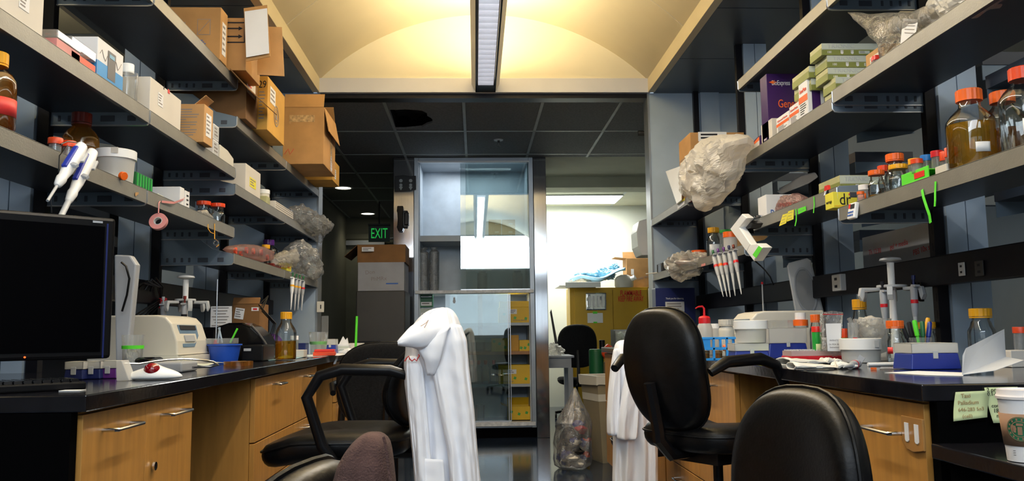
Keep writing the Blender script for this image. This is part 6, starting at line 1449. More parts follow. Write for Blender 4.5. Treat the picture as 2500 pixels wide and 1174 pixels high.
# outlet on the left partition
p = atY(783, 749, Y0); t = thing('wall_outlet', 'cream switch plate on the far left partition edge', 'outlet', (p.x, Y0-.012, p.z)); b = MB(); b.box((0, 0, 0), (pxm(17, Y0), .02, pxm(26, Y0))); b.build('plate', 'cream_plastic', t, bevel=.003); decal(t, '-Y', .01, .004, 0, .008, .03, 'print_black', name='slot')
b = MB(); x = SX(793, 6.25, 1.0); b.box((x, 6.25, CT+pxm(42, 6.25)), (.05, .003, pxm(84, 6.25))); o = b.build('acrylic_sheet', 'clear_plastic'); tag(o, 'narrow clear acrylic panel standing below the cream switch plate', 'panel')
# ================================================================== corridor: boxes on a dark freezer
Yc = 7.7
x0, x1 = SX(868, Yc, 1.2), SX(956, Yc, 1.2); zt_ = atY(900, 710, Yc).z
b = MB(); b.bb(x0, x1+.12, Yc+.02, Yc+.6, 0.0, zt_); o = b.build('grey_freezer', 'dark_grey', bevel=.01); tag(o, 'dark grey freezer in the corridor carrying two boxes', 'freezer')
x0b = SX(869, Yc-.02, 1.5); zt1 = atY(900, 640, Yc).z
t = carton('white foam carton with faint handwriting on the corridor freezer', ((x0b+x1)/2+.06, Yc+.28, zt_+.001), (x1-x0b+.10, .5, zt1-zt_), mat('box_grey', (.30, .31, .35), .7)); W_ = x1-x0b+.10; h_ = zt1-zt_
text('Don', .05, 'print_grey', t, fM('-Y', .25, -.1, h_*.65, roll=.1)); text('PhMRx', .05, 'print_grey', t, fM('-Y', .25, -.02, h_*.42, roll=.05)); decal(t, '-Y', .25, .10, h_*.25, .11, .012, 'print_blue', name='blue_print')
t = carton('brown open carton on top of the white carton in the corridor', ((x0b+x1)/2+.06, Yc+.28, zt1+.001), (x1-x0b+.12, .45, atY(900, 596, Yc).z-zt1-.0), 'cardboard_dark', open_top=True, flaps=(('-Y', .12, -2.7), ('-X', .16, 2.3)))
decal(t, '-Y', .225, -.12, .12, .11, .04, 'paper', lines=2, e=.03)
t = carton('small black bin beside the far left bench end', at3(897, 7.0, 0)+Vector((0, .1, 0)), (.16, .2, 1.0), 'black_plastic', name='waste_bin', cat='bin') 
# ================================================================== right bench
def P3(u, Y, z=CZ): return by_(u, Y, z)
# navy presentation box leaning at the partition
p = P3(1648, 6.1); w_ = pxm(97, 6.1); h_ = atY(1648, 704, 6.1).z-CT
t = carton('navy blue box with a white address label at the far end of the right bench', p, (w_, .12, h_), 'navy', name='navy_box')
decal(t, '-Y', .06, -w_*.02, h_*.68, w_*.48, h_*.17, 'light_grey', lines=3); text('Thank you for choosing', .018, 'paper', t, fM('-Y', .06, -w_*.02, h_*.82), width=w_*.45)
b = MB(); b.tube([P3(1655, 5.6, 1.02), P3(1668, 5.6, 1.05), P3(1680, 5.6, 1.0), P3(1683, 5.6, CT+.004)], .004, 8); o = b.build('clear_tubing', 'light_grey'); tag(o, 'loop of clear tubing before the navy box', 'tubing')
bottle('small pale bottle with a cream cap before the navy box', P3(1652, 5.3), .028, atY(1652, 760, 5.3).z-CT, 'cream_plastic', None, .3, glass='frost_plastic', neck=.7)
# small ware behind the tall chair
bottle('short bottle with an orange cap at the far right bench beside the wash bottle', P3(1690, 4.6), .036, atY(1690, 796, 4.6).z-CT, 'orange_cap', None, .3, neck=.85, shoulder=.5)
# wash bottle
p = P3(1723, 4.05); H_ = atY(1723, 776, 4.05).z-CT
t = thing('wash_bottle', 'white wash bottle with a red screw cap and bent red spout', 'bottle', p)
r = pxm(18.5, 4.05); b = MB(); b.lathe([(r*.95, 0), (r, .004), (r, H_*.70), (r*.85, H_*.82), (r*.7, H_*.86)], n=24); b.build('body', 'frost_plastic', t)
b = MB(); b.lathe([(r*.78, H_*.85), (r*.78, H_*1.0), (r*.6, H_*1.04), (r*.2, H_*1.06)], n=24); b.build('cap', 'red_cap', t)
b = MB(); b.tube([(0, 0, H_), (0, 0, H_+.045), (-.008, 0, H_+.055), (-.03, -.005, H_+.053), (-.045, -.01, H_+.045)], [.006, .0055, .005, .004, .0025], 8); b.build('spout', 'red_cap', t)
bottle('cream plastic bottle with an orange label beside the wash bottle', P3(1776, 3.75), pxm(19, 3.75), atY(1776, 780, 3.75).z-CT, 'cream_plastic', None, .3, glass='cream_plastic', neck=.75, lab=(.16, .32, -2.4, -.9, 'orange_cap'), shoulder=.68)
jar('white bottle between the wash bottle and the cream bottle', P3(1748, 4.3), .03, .15, 'white_plastic', 'frost_plastic', lh=.16, lr=.7)
# centrifuge
t = thing('centrifuge', 'cream benchtop centrifuge with a slanted blue panel on the right bench', 'centrifuge', (1.20, 3.73, CZ))
H_ = atY(1900, 759, 3.73).z-CT; D_ = .36
b = MB(); b.prism([(-x, z*H_/.205) for x, z in prof], .28, Matrix(((1, 0, 0, 0), (0, 0, 1, 0), (0, 1, 0, 0), (0, 0, 0, 1)))); b.build('housing', 'cream_plastic', t, bevel=.008, seg=3)
b = MB(); b.bb(-.005, .10, -.001, .281, .045, .048); b.bb(-.012, .06, .02, .26, 0, .040); b.build('base_step', 'cream_plastic', t, bevel=.004)
def cfq(y, z): p_ = cfp(y, z); return Vector((-p_.x, p_.y, p_.z))
q = [(.02, .085), (.12, .085), (.20, .12), (.24, .165), (.02, .165)]
b = MB(); b.loft([[cfq(y, z) for y, z in q], [cfq(y, z)-Vector((.0016, 0, -.0005)) for y, z in q]], smooth=False); b.build('control_panel', 'bracket_blue', t)
b = MB(); q = [(.04, .135), (.20, .135), (.20, .158), (.04, .158)]; b.loft([[cfq(y, z)-Vector((.0018, 0, 0)) for y, z in q], [cfq(y, z)-Vector((.0028, 0, 0)) for y, z in q]], smooth=False); b.build('display', 'print_black', t)
for s_ in (-1, 1):
    b = MB(); b.bb(.06, .30, .14+s_*.10-.015, .14+s_*.10+.015, -.0003, .0115); b.build('foot', 'dark_grey', t)
# second instrument with its lid raised
c0 = Vector((1.44, 4.04, CZ)); t = thing('open_centrifuge', 'pale centrifuge with its round-dished lid raised, behind the closed one', 'centrifuge', c0)
b = MB(); b.bb(-.16, .19, 0, .30, 0, .16); b.build('housing', 'light_grey', t, bevel=.01)
YQ = 4.06
def lq(pts, dy): return [atY(u, v, YQ+dy)-c0 for u, v in pts]
L1 = [(1942, 768), (1921, 650), (1925, 642), (1970, 630), (1980, 636), (2012, 764)]
b = MB(); b.loft([lq(L1, 0), lq(L1, .05)], smooth=False); b.build('lid', 'light_grey', t, bevel=.008)
def oval(cu, cv, ru, rv, n=28, tilt=.16): return [(cu+ru*math.cos(2*PI*i/n)+tilt*rv*math.sin(2*PI*i/n), cv-rv*math.sin(2*PI*i/n)*-1) for i in range(n)]
b = MB(); b.loft([lq(oval(1967, 708, 27, 56), -.001), lq(oval(1967, 708, 27, 56), -.010), lq(oval(1967, 708, 24, 51), -.010), lq(oval(1967, 708, 24, 51), -.001)], cap=False); b.build('lid_rim', 'grey_plastic', t)
b = MB(); b.loft([lq(oval(1967, 708, 23, 50), -.0012), lq(oval(1967, 708, 23, 50), -.0005)]); b.loft([lq(oval(1968, 712, 3, 5), -.006), lq(oval(1968, 712, 3, 5), -.0005)]); b.build('lid_disc', mat('disc_grey', (.30, .31, .32), .5), t)
b = MB(); p = P3(1868, 4.05); b.cyl((0, 0, 0), .003, atY(1868, 692, 4.05).z-CT, n=8); t = thing('glass_rod', 'thin glass rod with a red top standing behind the right centrifuge', 'rod', P3(1868, 4.32)); hh = atY(1868, 694, 4.32).z-CT; b = MB(); b.cyl((0, 0, 0), .0035, hh, n=8); b.build('rod', 'light_grey', t); b = MB(); b.cyl((0, 0, hh), .006, .012, n=10); b.build('tip', 'red_cap', t)
# blue wire rack
p = P3(1752, 3.38); t = thing('blue_tube_rack', 'bright blue open tube rack on the right bench, behind the tall chair', 'tube rack', p, .0)
W_, D_, H_ = .16, .09, .088
b = MB()
for z in (.002, H_*.5, H_-.003):
    for y in (-D_/2, D_/2): b.box((0, y, z), (W_, .009, .009))
    for x in (-W_/2, W_/2): b.box((x, 0, z), (.009, D_, .009))
    if z > .01:
        for k in range(1, 4): b.box((-W_/2+W_*k/4, 0, z), (.004, D_, .005))
b.box((-W_/2+.002, 0, H_/2+.01), (.006, D_*.9, H_*.7))
for x in (-W_/2, -W_/6, W_/6, W_/2):
    for y in (-D_/2, D_/2): b.box((x, y, H_/2), (.009, .009, H_))
b.box((-W_/2+.02, -D_/2, H_*.75), (.04, .005, H_*.5)); b.build('frame', 'rack_blue', t, bevel=.001)
for i in range(3): jar('small amber jar standing in the blue rack, %s' % ['left', 'middle', 'right'][i], p+Vector((-.052+.052*i, 0, .006)), .019, .03, 'cardboard', 'amber_plastic', lh=.35, group='amber jars in the blue rack')
# tip boxes and tub
p = PB(1838, 889); Y1 = p.y
tipbox('navy tip box with clear lid under the white-lidded tub, right bench', p+Vector((0, .045, 0)), pxm(92, Y1), .09, pxm(50, Y1), lk=.36)
zt_ = CZ+pxm(50, Y1); 
jar('white-lidded cloudy tub standing on a navy tip box', Vector((SX(1834, Y1+.05, zt_), Y1+.05, zt_+.0015)), pxm(38, Y1), pxm(56, Y1), 'white_plastic', 'frost_plastic', lh=.38, lr=1.10, taper=.95, content=('cream_plastic', .3))
p = P3(1927, 3.42); Y2 = p.y
tipbox('wide navy tip box with a tall clear lid behind the gloves', p+Vector((0, .05, 0)), pxm(102, Y2), .10, pxm(73, Y2), lk=.5)
zt_ = CZ+pxm(73, Y2)+.0015
p = Vector((SX(1955, Y2+.05, zt_), Y2+.05, zt_)); jar('orange-capped tube lid standing on the wide navy tip box', p, pxm(18, Y2), pxm(20, Y2), 'orange_cap', 'clear_plastic', lh=.75, lr=1.0, name='lid_jar', cat='jar')
jar('white plastic cap stacked on the orange one above the wide tip box', p+Vector((0, 0, pxm(20, Y2)+.001)), pxm(13, Y2), pxm(17, Y2), 'white_plastic', 'white_plastic', lh=.6, lr=1.0, name='white_cap_jar', cat='cap')
t = thing('clear_box', 'empty clear box lid on the wide navy tip box, left of the orange cap', 'box', Vector((SX(1905, Y2+.05, zt_), Y2+.05, zt_))); b = MB(); b.box((0, 0, .016), (pxm(52, Y2), .06, .032)); b.build('lid', 'clear_plastic', t)
# yellow tray with tubes
p = PB(1878, 891); t = thing('yellow_tray', 'flat neon yellow tray near the bench edge beside the gloves', 'tray', p+Vector((0, .035, 0))); b = MB(); b.box((0, 0, .008), (pxm(52, p.y), .07, .016)); b.build('tray', 'neon_yellow', t, bevel=.003)
p = PB(1846, 889); 
# red rack with clear plate
p = PB(2010, 884)+Vector((0, .10, 0)); Y3 = p.y
t = thing('red_plate_rack', 'red rack carrying a pinkish well plate behind the white gloves', 'tube rack', p); W_ = pxm(128, Y3); b = MB(); b.box((0, 0, .010), (W_, .10, .020)); b.build('rack', 'red_cap', t, bevel=.002)
b = MB(); b.box((-.0, 0, .030), (W_*.97, .09, .018))
b.build('well_plate', mat('plate_pink', (.62, .45, .43), .4, alpha=.85), t)
b = MB()
for i in range(16):
    for j in range(5): b.cyl((-W_*.45+W_*.06*i, -.036+.018*j, .0392), .0038, .004, n=8)
b.build('wells', 'light_grey', t)
# gloves
def glove(label, u0, v0, u1, v1, seed, r=.026, L_extra=0):
    a, c = PB(u0, v0), PB(u1, v1); d = (c-a); L_ = d.length; t = thing('latex_glove', label, 'glove', a); x = d.normalized(); y = Vector((-x.y, x.x, 0))
    b = MB(); rings = []
    for k in range(15):
        f = k/14; rr = r*(1.0-.22*f)*(1 if k else .96)*(1-.45*max(0, f-.8)/.2)
        hgt = .42*(1-.45*f)
        rings.append([x*L_*f+y*math.cos(2*PI*i/22)*rr*1.25*(1+.18*noise.noise(Vector((f*6, i*.5, seed))))+Vector((0, 0, max(.0015, rr*hgt+rr*hgt*math.sin(2*PI*i/22)*(1+.3*noise.noise(Vector((f*8, i*.6, seed+4))))))) for i in range(22)])
    b.loft(rings, cap=False)
    b.build('cuff_and_palm', mat('latex', (.80, .77, .70), .5, 0, .03, 20, .3, 40), t, solid=.0012)
    for k in range(5):
        aa = -.5+.25*k; b = MB(); s0 = x*L_*.93+y*(-.016+.008*k); dd = (x*math.cos(aa*.8)+y*math.sin(aa*.8)); n_ = 5
        b.tube([s0+dd*.055*q/n_+Vector((0, 0, .012-.006*q/n_+.004*math.sin(q*2+k+seed))) for q in range(n_+1)], [.008, .0085, .008, .0075, .006, .002], 8); b.build('finger', 'latex', t)
    b = MB(); ring = rings[0]; b.tube(ring+[ring[0]], .0022, 6, cap=False); b.build('rolled_cuff', 'latex', t)
    return t
glove('white latex glove with its cuff opening toward the left, lying farther back', 1912, 892, 2020, 888, 1, .030)
glove('white latex glove lying at the bench edge in front of its twin', 1932, 902, 2048, 900, 5, .026)
# bottles and bag
bottle('slim bottle with an orange cap standing behind the green holder', P3(1995, 3.35), .024, atY(1995, 768, 3.35).z-CT, 'orange_cap', None, .3, neck=.6)
p = P3(1997, 3.05); jar('green tube holder with a red and blue topped tube', p, pxm(11, 3.05), atY(1997, 797, 3.05).z-CT, 'red_plastic', 'green_rack', lh=.16, clabel=(.2, .5, -2.2, -1.0, 'note_green'))
p = P3(2014, 3.15); jar('slim vial with a printed label between the green holder and the clear bag', p, .014, .085, 'white_plastic', 'frost_plastic', lh=.1, name='vial')
Yz = 2.98; t = thing('zip_bag', 'upright clear zip bag with a white printed card inside', 'plastic bag', P3(2030, Yz)); c0 = Vector(t.location)
out = [atY(u, v, Yz)-c0 for u, v in ((2006, 858), (2004, 800), (2006, 762), (2030, 759), (2056, 762), (2054, 800), (2050, 858))]
out = [Vector((p.x, p.y, max(0.001, p.z))) for p in out]
b = MB(); b.loft([[p+Vector((0, -.008, 0)) for p in out], [p+Vector((0, .012, 0)) for p in out]], smooth=False); b.build('film', 'film', t)
q = [atY(u, v, Yz-.0025)-c0 for u, v in ((2013, 790), (2051, 789), (2049, 857), (2018, 857))]; q = [Vector((p.x, p.y-.001, max(.002, p.z))) for p in q]
b = MB(); b.loft([[p-Vector((0, .008, 0)) for p in q], [p-Vector((0, .009, 0)) for p in q]], smooth=False); b.build('printed_card', 'paper', t)
cxm = sum((p.x for p in q))/4
for i, (s_, zz) in enumerate((('INFINITY', .076), ('Dr PDX BP', .062), ('Extraction', .052), ('PBS / Salt', .032), ('05/12', .022))): text(s_, .008, 'print_grey', t, Matrix.Translation((cxm, q[0].y-.0095, zz)) @ Matrix.Rotation(PI/2, 4, 'X'), ext=.0002)
b = MB(); b.tube([out[2]+Vector((0, -.009, -.008)), out[4]+Vector((0, -.009, -.008))], .0012, 6); b.build('zip_strip', 'red_cap', t)
bottle('tall bottle with a yellow cap behind the beaker of plastic, right bench', P3(2105, 3.40), .034, atY(2105, 731, 3.4).z-CT, 'yellow_cap', None, .3, neck=.62)
jar('small orange-capped green vial right of the clear zip bag', P3(2064, 3.2), .012, atY(2064, 802, 3.2).z-CT, 'orange_deep', 'green_rack', lh=.3, name='vial')
# big tub, beaker
p = PB(2124, 886); Y4 = p.y; rb = pxm(47, Y4)
t = jar('big cloudy tub with a thick white lid, centre of the right bench', p+Vector((0, rb, 0)), rb, pxm(60, Y4), 'white_plastic', 'frost_plastic', lh=.46, lr=1.08, taper=.96, content=('light_grey', .5))
b = MB(); b.box((.025, -rb*1.07, pxm(47, Y4)), (.014, .002, .024)); b.build('tape', 'light_grey', t)
Y5 = Y4+.2; p = P3(2135, Y5); hb = atY(2135, 778, Y5).z-CT
t = jar('clear beaker full of crumpled white plastic behind the big tub', p, pxm(44, Y5), hb, None, 'clear_plastic', lh=0, taper=.85)
for i, (dx, dy_, dz_, r_) in enumerate(((-.015, 0, .10, .032), (.022, .01, .11, .03), (.0, -.005, .135, .028), (-.03, .01, .14, .02))):
    bag('crumpled white plastic wad in the clear beaker, %s' % ['lowest', 'right', 'upper', 'topmost left'][i], p+Vector((dx, dy_, hb*dz_/.15)), (r_, r_*.8, r_*.8), 'film_white', 20+i, .4, 1.0, group='plastic wads in the beaker', name='plastic_wad', cat='plastic wad', sub=3)
b = MB(); b.tube([(0, 0, 0), (-.03, 0, .05)], .008, 12); o = b.build('clear_tube', 'clear_plastic'); o.location = P3(2094, Y5-.03, 1.045); tag(o, 'clear tube leaning out of the beaker at its left', 'tube')
jar('clear graduated cylinder with red marks left of the beaker', P3(2086, Y4+.10), .016, atY(2086, 788, Y4+.1).z-CT, None, 'clear_plastic', lh=0, clabel=(.5, .62, -2, -1, 'red_cap'))
# carousel
c = P3(2188, 3.12)
carousel('white pipette carousel with two pipettes at the back of the right bench', c, .098, atY(2188, 628, 3.12).z-CT, ((-1.25, ('red_cap', 'with a red band and blue knob on the right carousel'), 'navy', .27), (-2.3, ('red_cap', 'with a red band and black knob on the right carousel, left one'), 'print_black', .25)))
bottle('clear bottle with an orange cap between the big tub and the pens', PB(2202, 891)+Vector((0, .03, 0)), pxm(20, 2.8), pxm(104, 2.8), 'orange_cap', None, .3, neck=.75, shoulder=.5, lab=(.25, .4, -3.2, -2.4, 'print_red'))
bottle('orange-capped bottle half hidden behind the pens', P3(2268, 3.05), .03, atY(2268, 786, 3.05).z-CT, 'yellow_cap', None, .3, neck=.75)
# pens
p = P3(2248, 2.78); hc = .085; t = jar('clear cup holding a bunch of pens on the right bench', p, .040, hc, None, 'clear_plastic', lh=0, taper=.8)
for i, (mt, dx, dy_, ax, L_) in enumerate((('print_black', -.022, 0, -.35, .135), ('print_black', -.012, .012, -.15, .135), ('neon_green', -.004, -.016, -.14, .14), ('dark_green', .010, -.012, .02, .135), ('yellow_cap', .016, .010, .22, .150), ('tip_blue', .024, -.008, .18, .135), ('print_black', .0, .02, .0, .13))):
    b = MB(); b.lathe([(.0045, 0), (.0055, .01), (.0055, L_*.62), (.0075, L_*.63), (.0075, L_*.97), (.005, L_)], n=12); o = b.build('marker_pen', mt); o.location = p+Vector((dx*.5, dy_, .004)); o.rotation_euler = (0, ax, 0)
    tag(o, '%s marker pen in the clear cup on the right bench' % ['black leftmost', 'second black', 'bright green', 'dark green', 'yellow', 'blue rightmost', 'black rear'][i], 'pen', 'pens in the clear cup')
# tip box 3
p = PB(2290, 902); Y6 = p.y
tipbox('large navy tip box with a clear lid near the folded paper', p+Vector((0, .06, 0)), pxm(128, Y6), .11, pxm(64, Y6), lk=.38, taper=.92)
# lying pipette and marker
a, c = PB(2060, 905), PB(2150, 893); d = c-a; e = Vector((0, 0, 1)).rotation_difference((d+Vector((0, .07, .004))).normalized()).to_euler()
pipette('grey pipette with a red band lying on the right bench edge', a+Vector((0, 0, .010)), e, .24, 'light_grey', 'red_cap', 'white_plastic', 'white_plastic')
p = PB(2165, 896)+Vector((0, .06, .006)); b = MB(); b.cyl((0, 0, 0), .006, .10, 'X', 12); o = b.build('white_marker', 'white_plastic'); o.location = p-Vector((.03, 0, 0)); tag(o, 'white marker lying behind the grey pipette', 'marker')
b = MB(); b.box((0, 0, .003), (.012, .012, .006)); o = b.build('orange_bit', 'orange_cap'); o.location = PB(2141, 903)+Vector((0, .02, 0)); tag(o, 'tiny orange piece beside the lying pipette', 'plastic piece')
flat('paper_sheet', 'thin white papers lying before the large navy tip box', ((2160, 910), (2240, 906), (2350, 910), (2352, 918), (2260, 916)), 'paper')
flat('steel_tray', 'flat shiny metal ruler lying behind the papers on the right bench', ((2150, 897), (2230, 897), (2228, 901), (2148, 902)), 'chrome', 'ruler', th=.002)
# folded paper
t = thing('folded_paper', 'large folded white paper standing open at the near end of the right bench', 'paper', PB(2370, 915)); c0 = Vector(t.location)
def wq(pts): return [atY(u, v, Y)-c0 for u, v, Y in pts]
A_ = wq(((2349, 919, 2.05), (2350, 868, 2.08), (2358, 850, 2.1), (2452, 803, 2.35), (2454, 845, 2.34), (2456, 872, 2.3)))
zc = min(p.z for p in A_); A_ = [Vector((p.x, p.y, max(p.z, .001))) for p in A_]
b = MB(); b.loft([A_, [p+Vector((.0008, .0016, 0)) for p in A_]], smooth=False); b.build('upright_leaf', 'paper', t)
B_ = [Vector((A_[0].x, A_[0].y, .001)), A_[5], wq(((2500, 880, 2.2),))[0], wq(((2430, 905, 2.1),))[0]]; B_ = [Vector((p.x, p.y, max(p.z, .001))) for p in B_]
b = MB(); b.loft([B_, [p+Vector((0, 0, .0012)) for p in B_]], smooth=False); b.build('lower_leaf', 'paper', t)
bottle('clear bottle with a torn yellow cap behind the folded paper', P3(2402, 2.72), .042, atY(2402, 753, 2.72).z-CT, 'yellow_cap', None, .3, neck=.62, shoulder=.55)
jar('red-capped tube at the right picture edge behind the folded paper', P3(2496, 2.5), .018, atY(2496, 798, 2.5).z-CT, 'orange_deep', 'clear_plastic', lh=.16, lr=1.1, name='sample_tube')
t = carton('small cream carton behind the folded paper at the right edge', P3(2478, 2.45), (.09, .07, atY(2478, 855, 2.45).z-CT), 'paper_warm', rz=.2)
b = MB(); 
for dz_ in (0,): b.loft([[Vector((x*s, y*s, z)) for x, y in [(.03*math.cos(2*PI*i/16), .05*math.sin(2*PI*i/16)) for i in range(16)]] for z, s in ((0, 1), (.016, 1), (.03, .7), (.033, .3))])
o = b.build('computer_mouse', 'black_gloss'); o.location = P3(2312, 3.0, CZ); tag(o, 'black mouse behind the large navy tip box', 'mouse')
b = MB(); b.tube([P3(2330, 3.0, CZ+.012), P3(2345, 3.05, CZ+.03), P3(2312, 3.1, 1.0), P3(2310, 3.1, 1.06), P3(2322, 3.06, 1.15), P3(2326, 3.04, 1.2), P3(2322, 3.03, 1.215)], .003, 6); o = b.build('mouse_cable', 'black_plastic'); tag(o, 'thin black cable rising from the mouse to the right power rail', 'cable')
# outlets on the right rail
for i, (u, v, mt, w_, h_) in enumerate(((2054, 690, 'light_grey', .09, .075), (2350, 657, 'light_grey', .035, .045), (2393, 655, 'dark_grey', .045, .05))):
    p = atX(u, v, XR+SDP-.049); t = thing('power_outlet', ['large pale double outlet on the right power rail', 'small light outlet on the right power rail', 'dark outlet on the right power rail, nearest the camera'][i], 'outlet', p)
    b = MB(); b.box((-.01 if i == 0 else -.003, 0, 0), (.03 if i == 0 else .004, w_, h_)); b.build('plate', mt, t, bevel=.004 if i == 0 else .001)
    for k in (-1, 1): decal(t, '-X', .025 if i == 0 else .005, 0, k*h_*.22, w_*.3, h_*.16, 'print_black', name='socket')
b = MB()
for k in range(4): b.tube([atX(2225+8*k, 690, XR+SDP-.055), atX(2230+6*k, 720+4*k, XR+SDP-.07), atX(2245+3*k, 735, XR+SDP-.06), atX(2240+4*k, 705, XR+SDP-.055)], .004, 6)
o = b.build('power_cables', 'black_plastic'); tag(o, 'bundle of black cables below the right power rail behind the carousel', 'cables')
# pouch on the near right cabinet
a, c = atX(2203, 1010, .955), atX(2262, 1115, .955)
p = ((a+c)/2); t = thing('tan_pouch', 'glossy tan wall pouch with two white paper slips on the near right cabinet', 'pouch', (.9555, p.y, p.z)); W_ = abs(a.y-c.y)*.98; H_ = abs(a.z-c.z)*.92
M = Matrix(((0, 0, -1, 0), (-1, 0, 0, 0), (0, 1, 0, 0), (0, 0, 0, 1)))
b = MB(); b.prism([(-W_/2, H_/2), (-W_/2, -H_/2+.02), (-W_*.3, -H_/2+.004), (0, -H_/2), (W_/2, -H_/2+.008), (W_/2, H_/2)], .005, M); b.build('pouch', 'tan_pouch', t, bevel=.001)
for i, x in enumerate((-W_*.24, W_*.22)):
    b = MB(); b.prism([(x-.008, H_*.32), (x-.008, -H_*.18), (x-.004, -H_*.23), (x+.004, -H_*.23), (x+.008, -H_*.18), (x+.008, H_*.32)], .0065, M); b.build('paper_slip', 'paper', t)
# ================================================================== near right corner: notes, side desk, cup
t = thing('side_desk', 'low black desk at the right edge carrying the coffee cup', 'desk', (0, 0, 0)); 
zd = atY(2480, 1126, 1.50).z; x0 = SX(2272, 1.745, zd); b = MB(); b.bb(x0, x0+.9, 1.28, 1.745, zd-.03, zd); b.build('desktop', 'bench_top', t, bevel=.003)
b = MB(); b.bb(x0+.03, x0+.06, 1.30, 1.73, 0, zd-.031); b.build('leg_panel', 'black_panel', t); b = MB(); b.bb(x0+.82, x0+.85, 1.30, 1.73, 0, zd-.031); b.build('leg_panel', 'black_panel', t)
def ynote(label, quad, Y, mt, lines, curl=.012, ink='print_black', mul=.012):
    q = [atY(u, v, Y) for u, v in quad]
    o_ = thing('sticky_note', label, 'sticky note', (q[0]+q[2])/2); c0 = Vector(o_.location)
    def fn(i, j):
        a = q[0].lerp(q[1], i); c = q[3].lerp(q[2], i); p_ = a.lerp(c, j); return p_-c0+Vector((0, -curl*j*j, 0))
    grid_fold(fn, 4, 8, 'paper', mt, o_, .0005)
    R_x = (q[1]-q[0]).normalized(); ang = math.atan2(R_x.z, R_x.x)
    for s_, i, j, sz in lines:
        M = Matrix.Translation(fn(i, j)+Vector((0, -.0012-.001, 0))) @ Matrix.Rotation(-ang, 4, 'Y') @ Matrix.Rotation(PI/2, 4, 'X')
        text(s_, sz, ink, o_, M, ext=.0002)
    return o_
ynote('curled pale green sticky note with faint brown handwriting, left of its neighbour', ((2333, 957), (2418, 953), (2402, 1017), (2320, 1027)), 1.755, 'note_green', (('Taxi', .3, .15, .012), ('Palladium', .4, .4, .012), ('646-283 5n3', .5, .65, .011), ('(cell)', .4, .88, .011)), ink=mat('ink_brown', (.38, .25, .12), .7))
ynote('pale green sticky note with black handwriting, partly behind the coffee cup', ((2403, 946), (2484, 944), (2480, 1030), (2417, 1031)), 1.757, 'note_green', (('2 proline', .35, .07, .012), ('0.1-0.5 um', .38, .19, .011), ('m x', .45, .3, .011), ('contain', .35, .52, .011), ('18 ug/ml', .45, .66, .012), ('media', .42, .80, .012)))
p = Vector((SX(2505, 1.5, zd), 1.5, zd+.001)); t = thing('coffee_cup', 'white paper coffee cup with a brown sleeve and round green logo', 'cup', p); H_ = atY(2500, 950, 1.5).z-zd
R1 = pxm(57, 1.5); R2 = R1*.70
def rr(f): return R2+(R1*.93-R2)*f
b = MB(); b.lathe([(R2*.96, .004), (R2, .0), (rr(1), H_*.90), (rr(1)*.97, H_*.9)], n=40); b.build('cup_body', 'cup_white', t)
b = MB(); b.lathe([(rr(1)+.001, H_*.86), (R1*.99, H_*.865), (R1, H_*.90), (R1*.97, H_*.915), (R1*.95, H_*.93), (R1*.93, H_*.995), (R1*.88, H_), (R1*.86, H_*.975), (.01, H_*.975)], n=40, cap=False); b.build('lid', mat('lid_white', (.80, .74, .72), .35), t)
b = MB(); b.lathe([(rr(.24)+.0008, H_*.22), (rr(.74)+.0018, H_*.665)], n=40, cap=False); b.build('sleeve', 'cup_sleeve', t, solid=.001)
def onc(a, z, off=.003):
    f = z/H_/.9; r_ = rr(f)+off; return Vector((r_*math.cos(a), r_*math.sin(a), z))
lg = MB(); a0c = math.radians(228); zc_ = H_*.46; rl = .0215
def disc(mb, r0, r1, off, n=28):
    for i in range(n):
        q = []
        for rr_, k in ((r0, i), (r1, i), (r1, i+1), (r0, i+1)): 
            x, z = rr_*math.cos(2*PI*k/n), rr_*math.sin(2*PI*k/n); q.append(onc(a0c+x/.036, zc_+z, off))
        if r0 == 0: q = q[1:]+[]; q = [onc(a0c, zc_, off)]+q[:2]
        f = mb.bm.faces.new([mb.bm.verts.new(p_) for p_ in q]); f.material_index = mb.mi
disc(lg, 0, rl, .0030); lg.build('logo_disc', 'logo_green', t)
lg = MB(); disc(lg, rl*.60, rl*.66, .0034); disc(lg, rl*.92, rl*.96, .0034)
for (x0_, z0_, x1_, z1_) in ((-.0035, -.010, .0035, .004), (-.010, -.006, -.006, .006), (.006, -.006, .010, .006), (-.005, .006, .005, .010)):
    q = [onc(a0c+x/.036, zc_+z, .0036) for x, z in ((x0_, z0_), (x1_, z0_), (x1_, z1_), (x0_, z1_))]; lg.bm.faces.new([lg.bm.verts.new(p_) for p_ in q])
for k in range(14):
    an = 2*PI*k/14; q = [onc(a0c+(rl*.79*math.cos(an)+dx)/.036, zc_+rl*.79*math.sin(an)+dz_, .0036) for dx, dz_ in ((-.0012, -.0018), (.0012, -.0018), (.0012, .0018), (-.0012, .0018))]; lg.bm.faces.new([lg.bm.verts.new(p_) for p_ in q])
lg.build('logo_marks', 'cup_sleeve', t)
for k in range(3):
    b = MB(); q = [onc(a0c+.1+x/.036, H_*(.15-.03*k)+z, .0014) for x, z in ((-.02, 0), (.012, 0), (.012, .0012), (-.02, .0012))]; b.bm.faces.new([b.bm.verts.new(p_) for p_ in q]); b.build('small_print', 'print_grey', t)
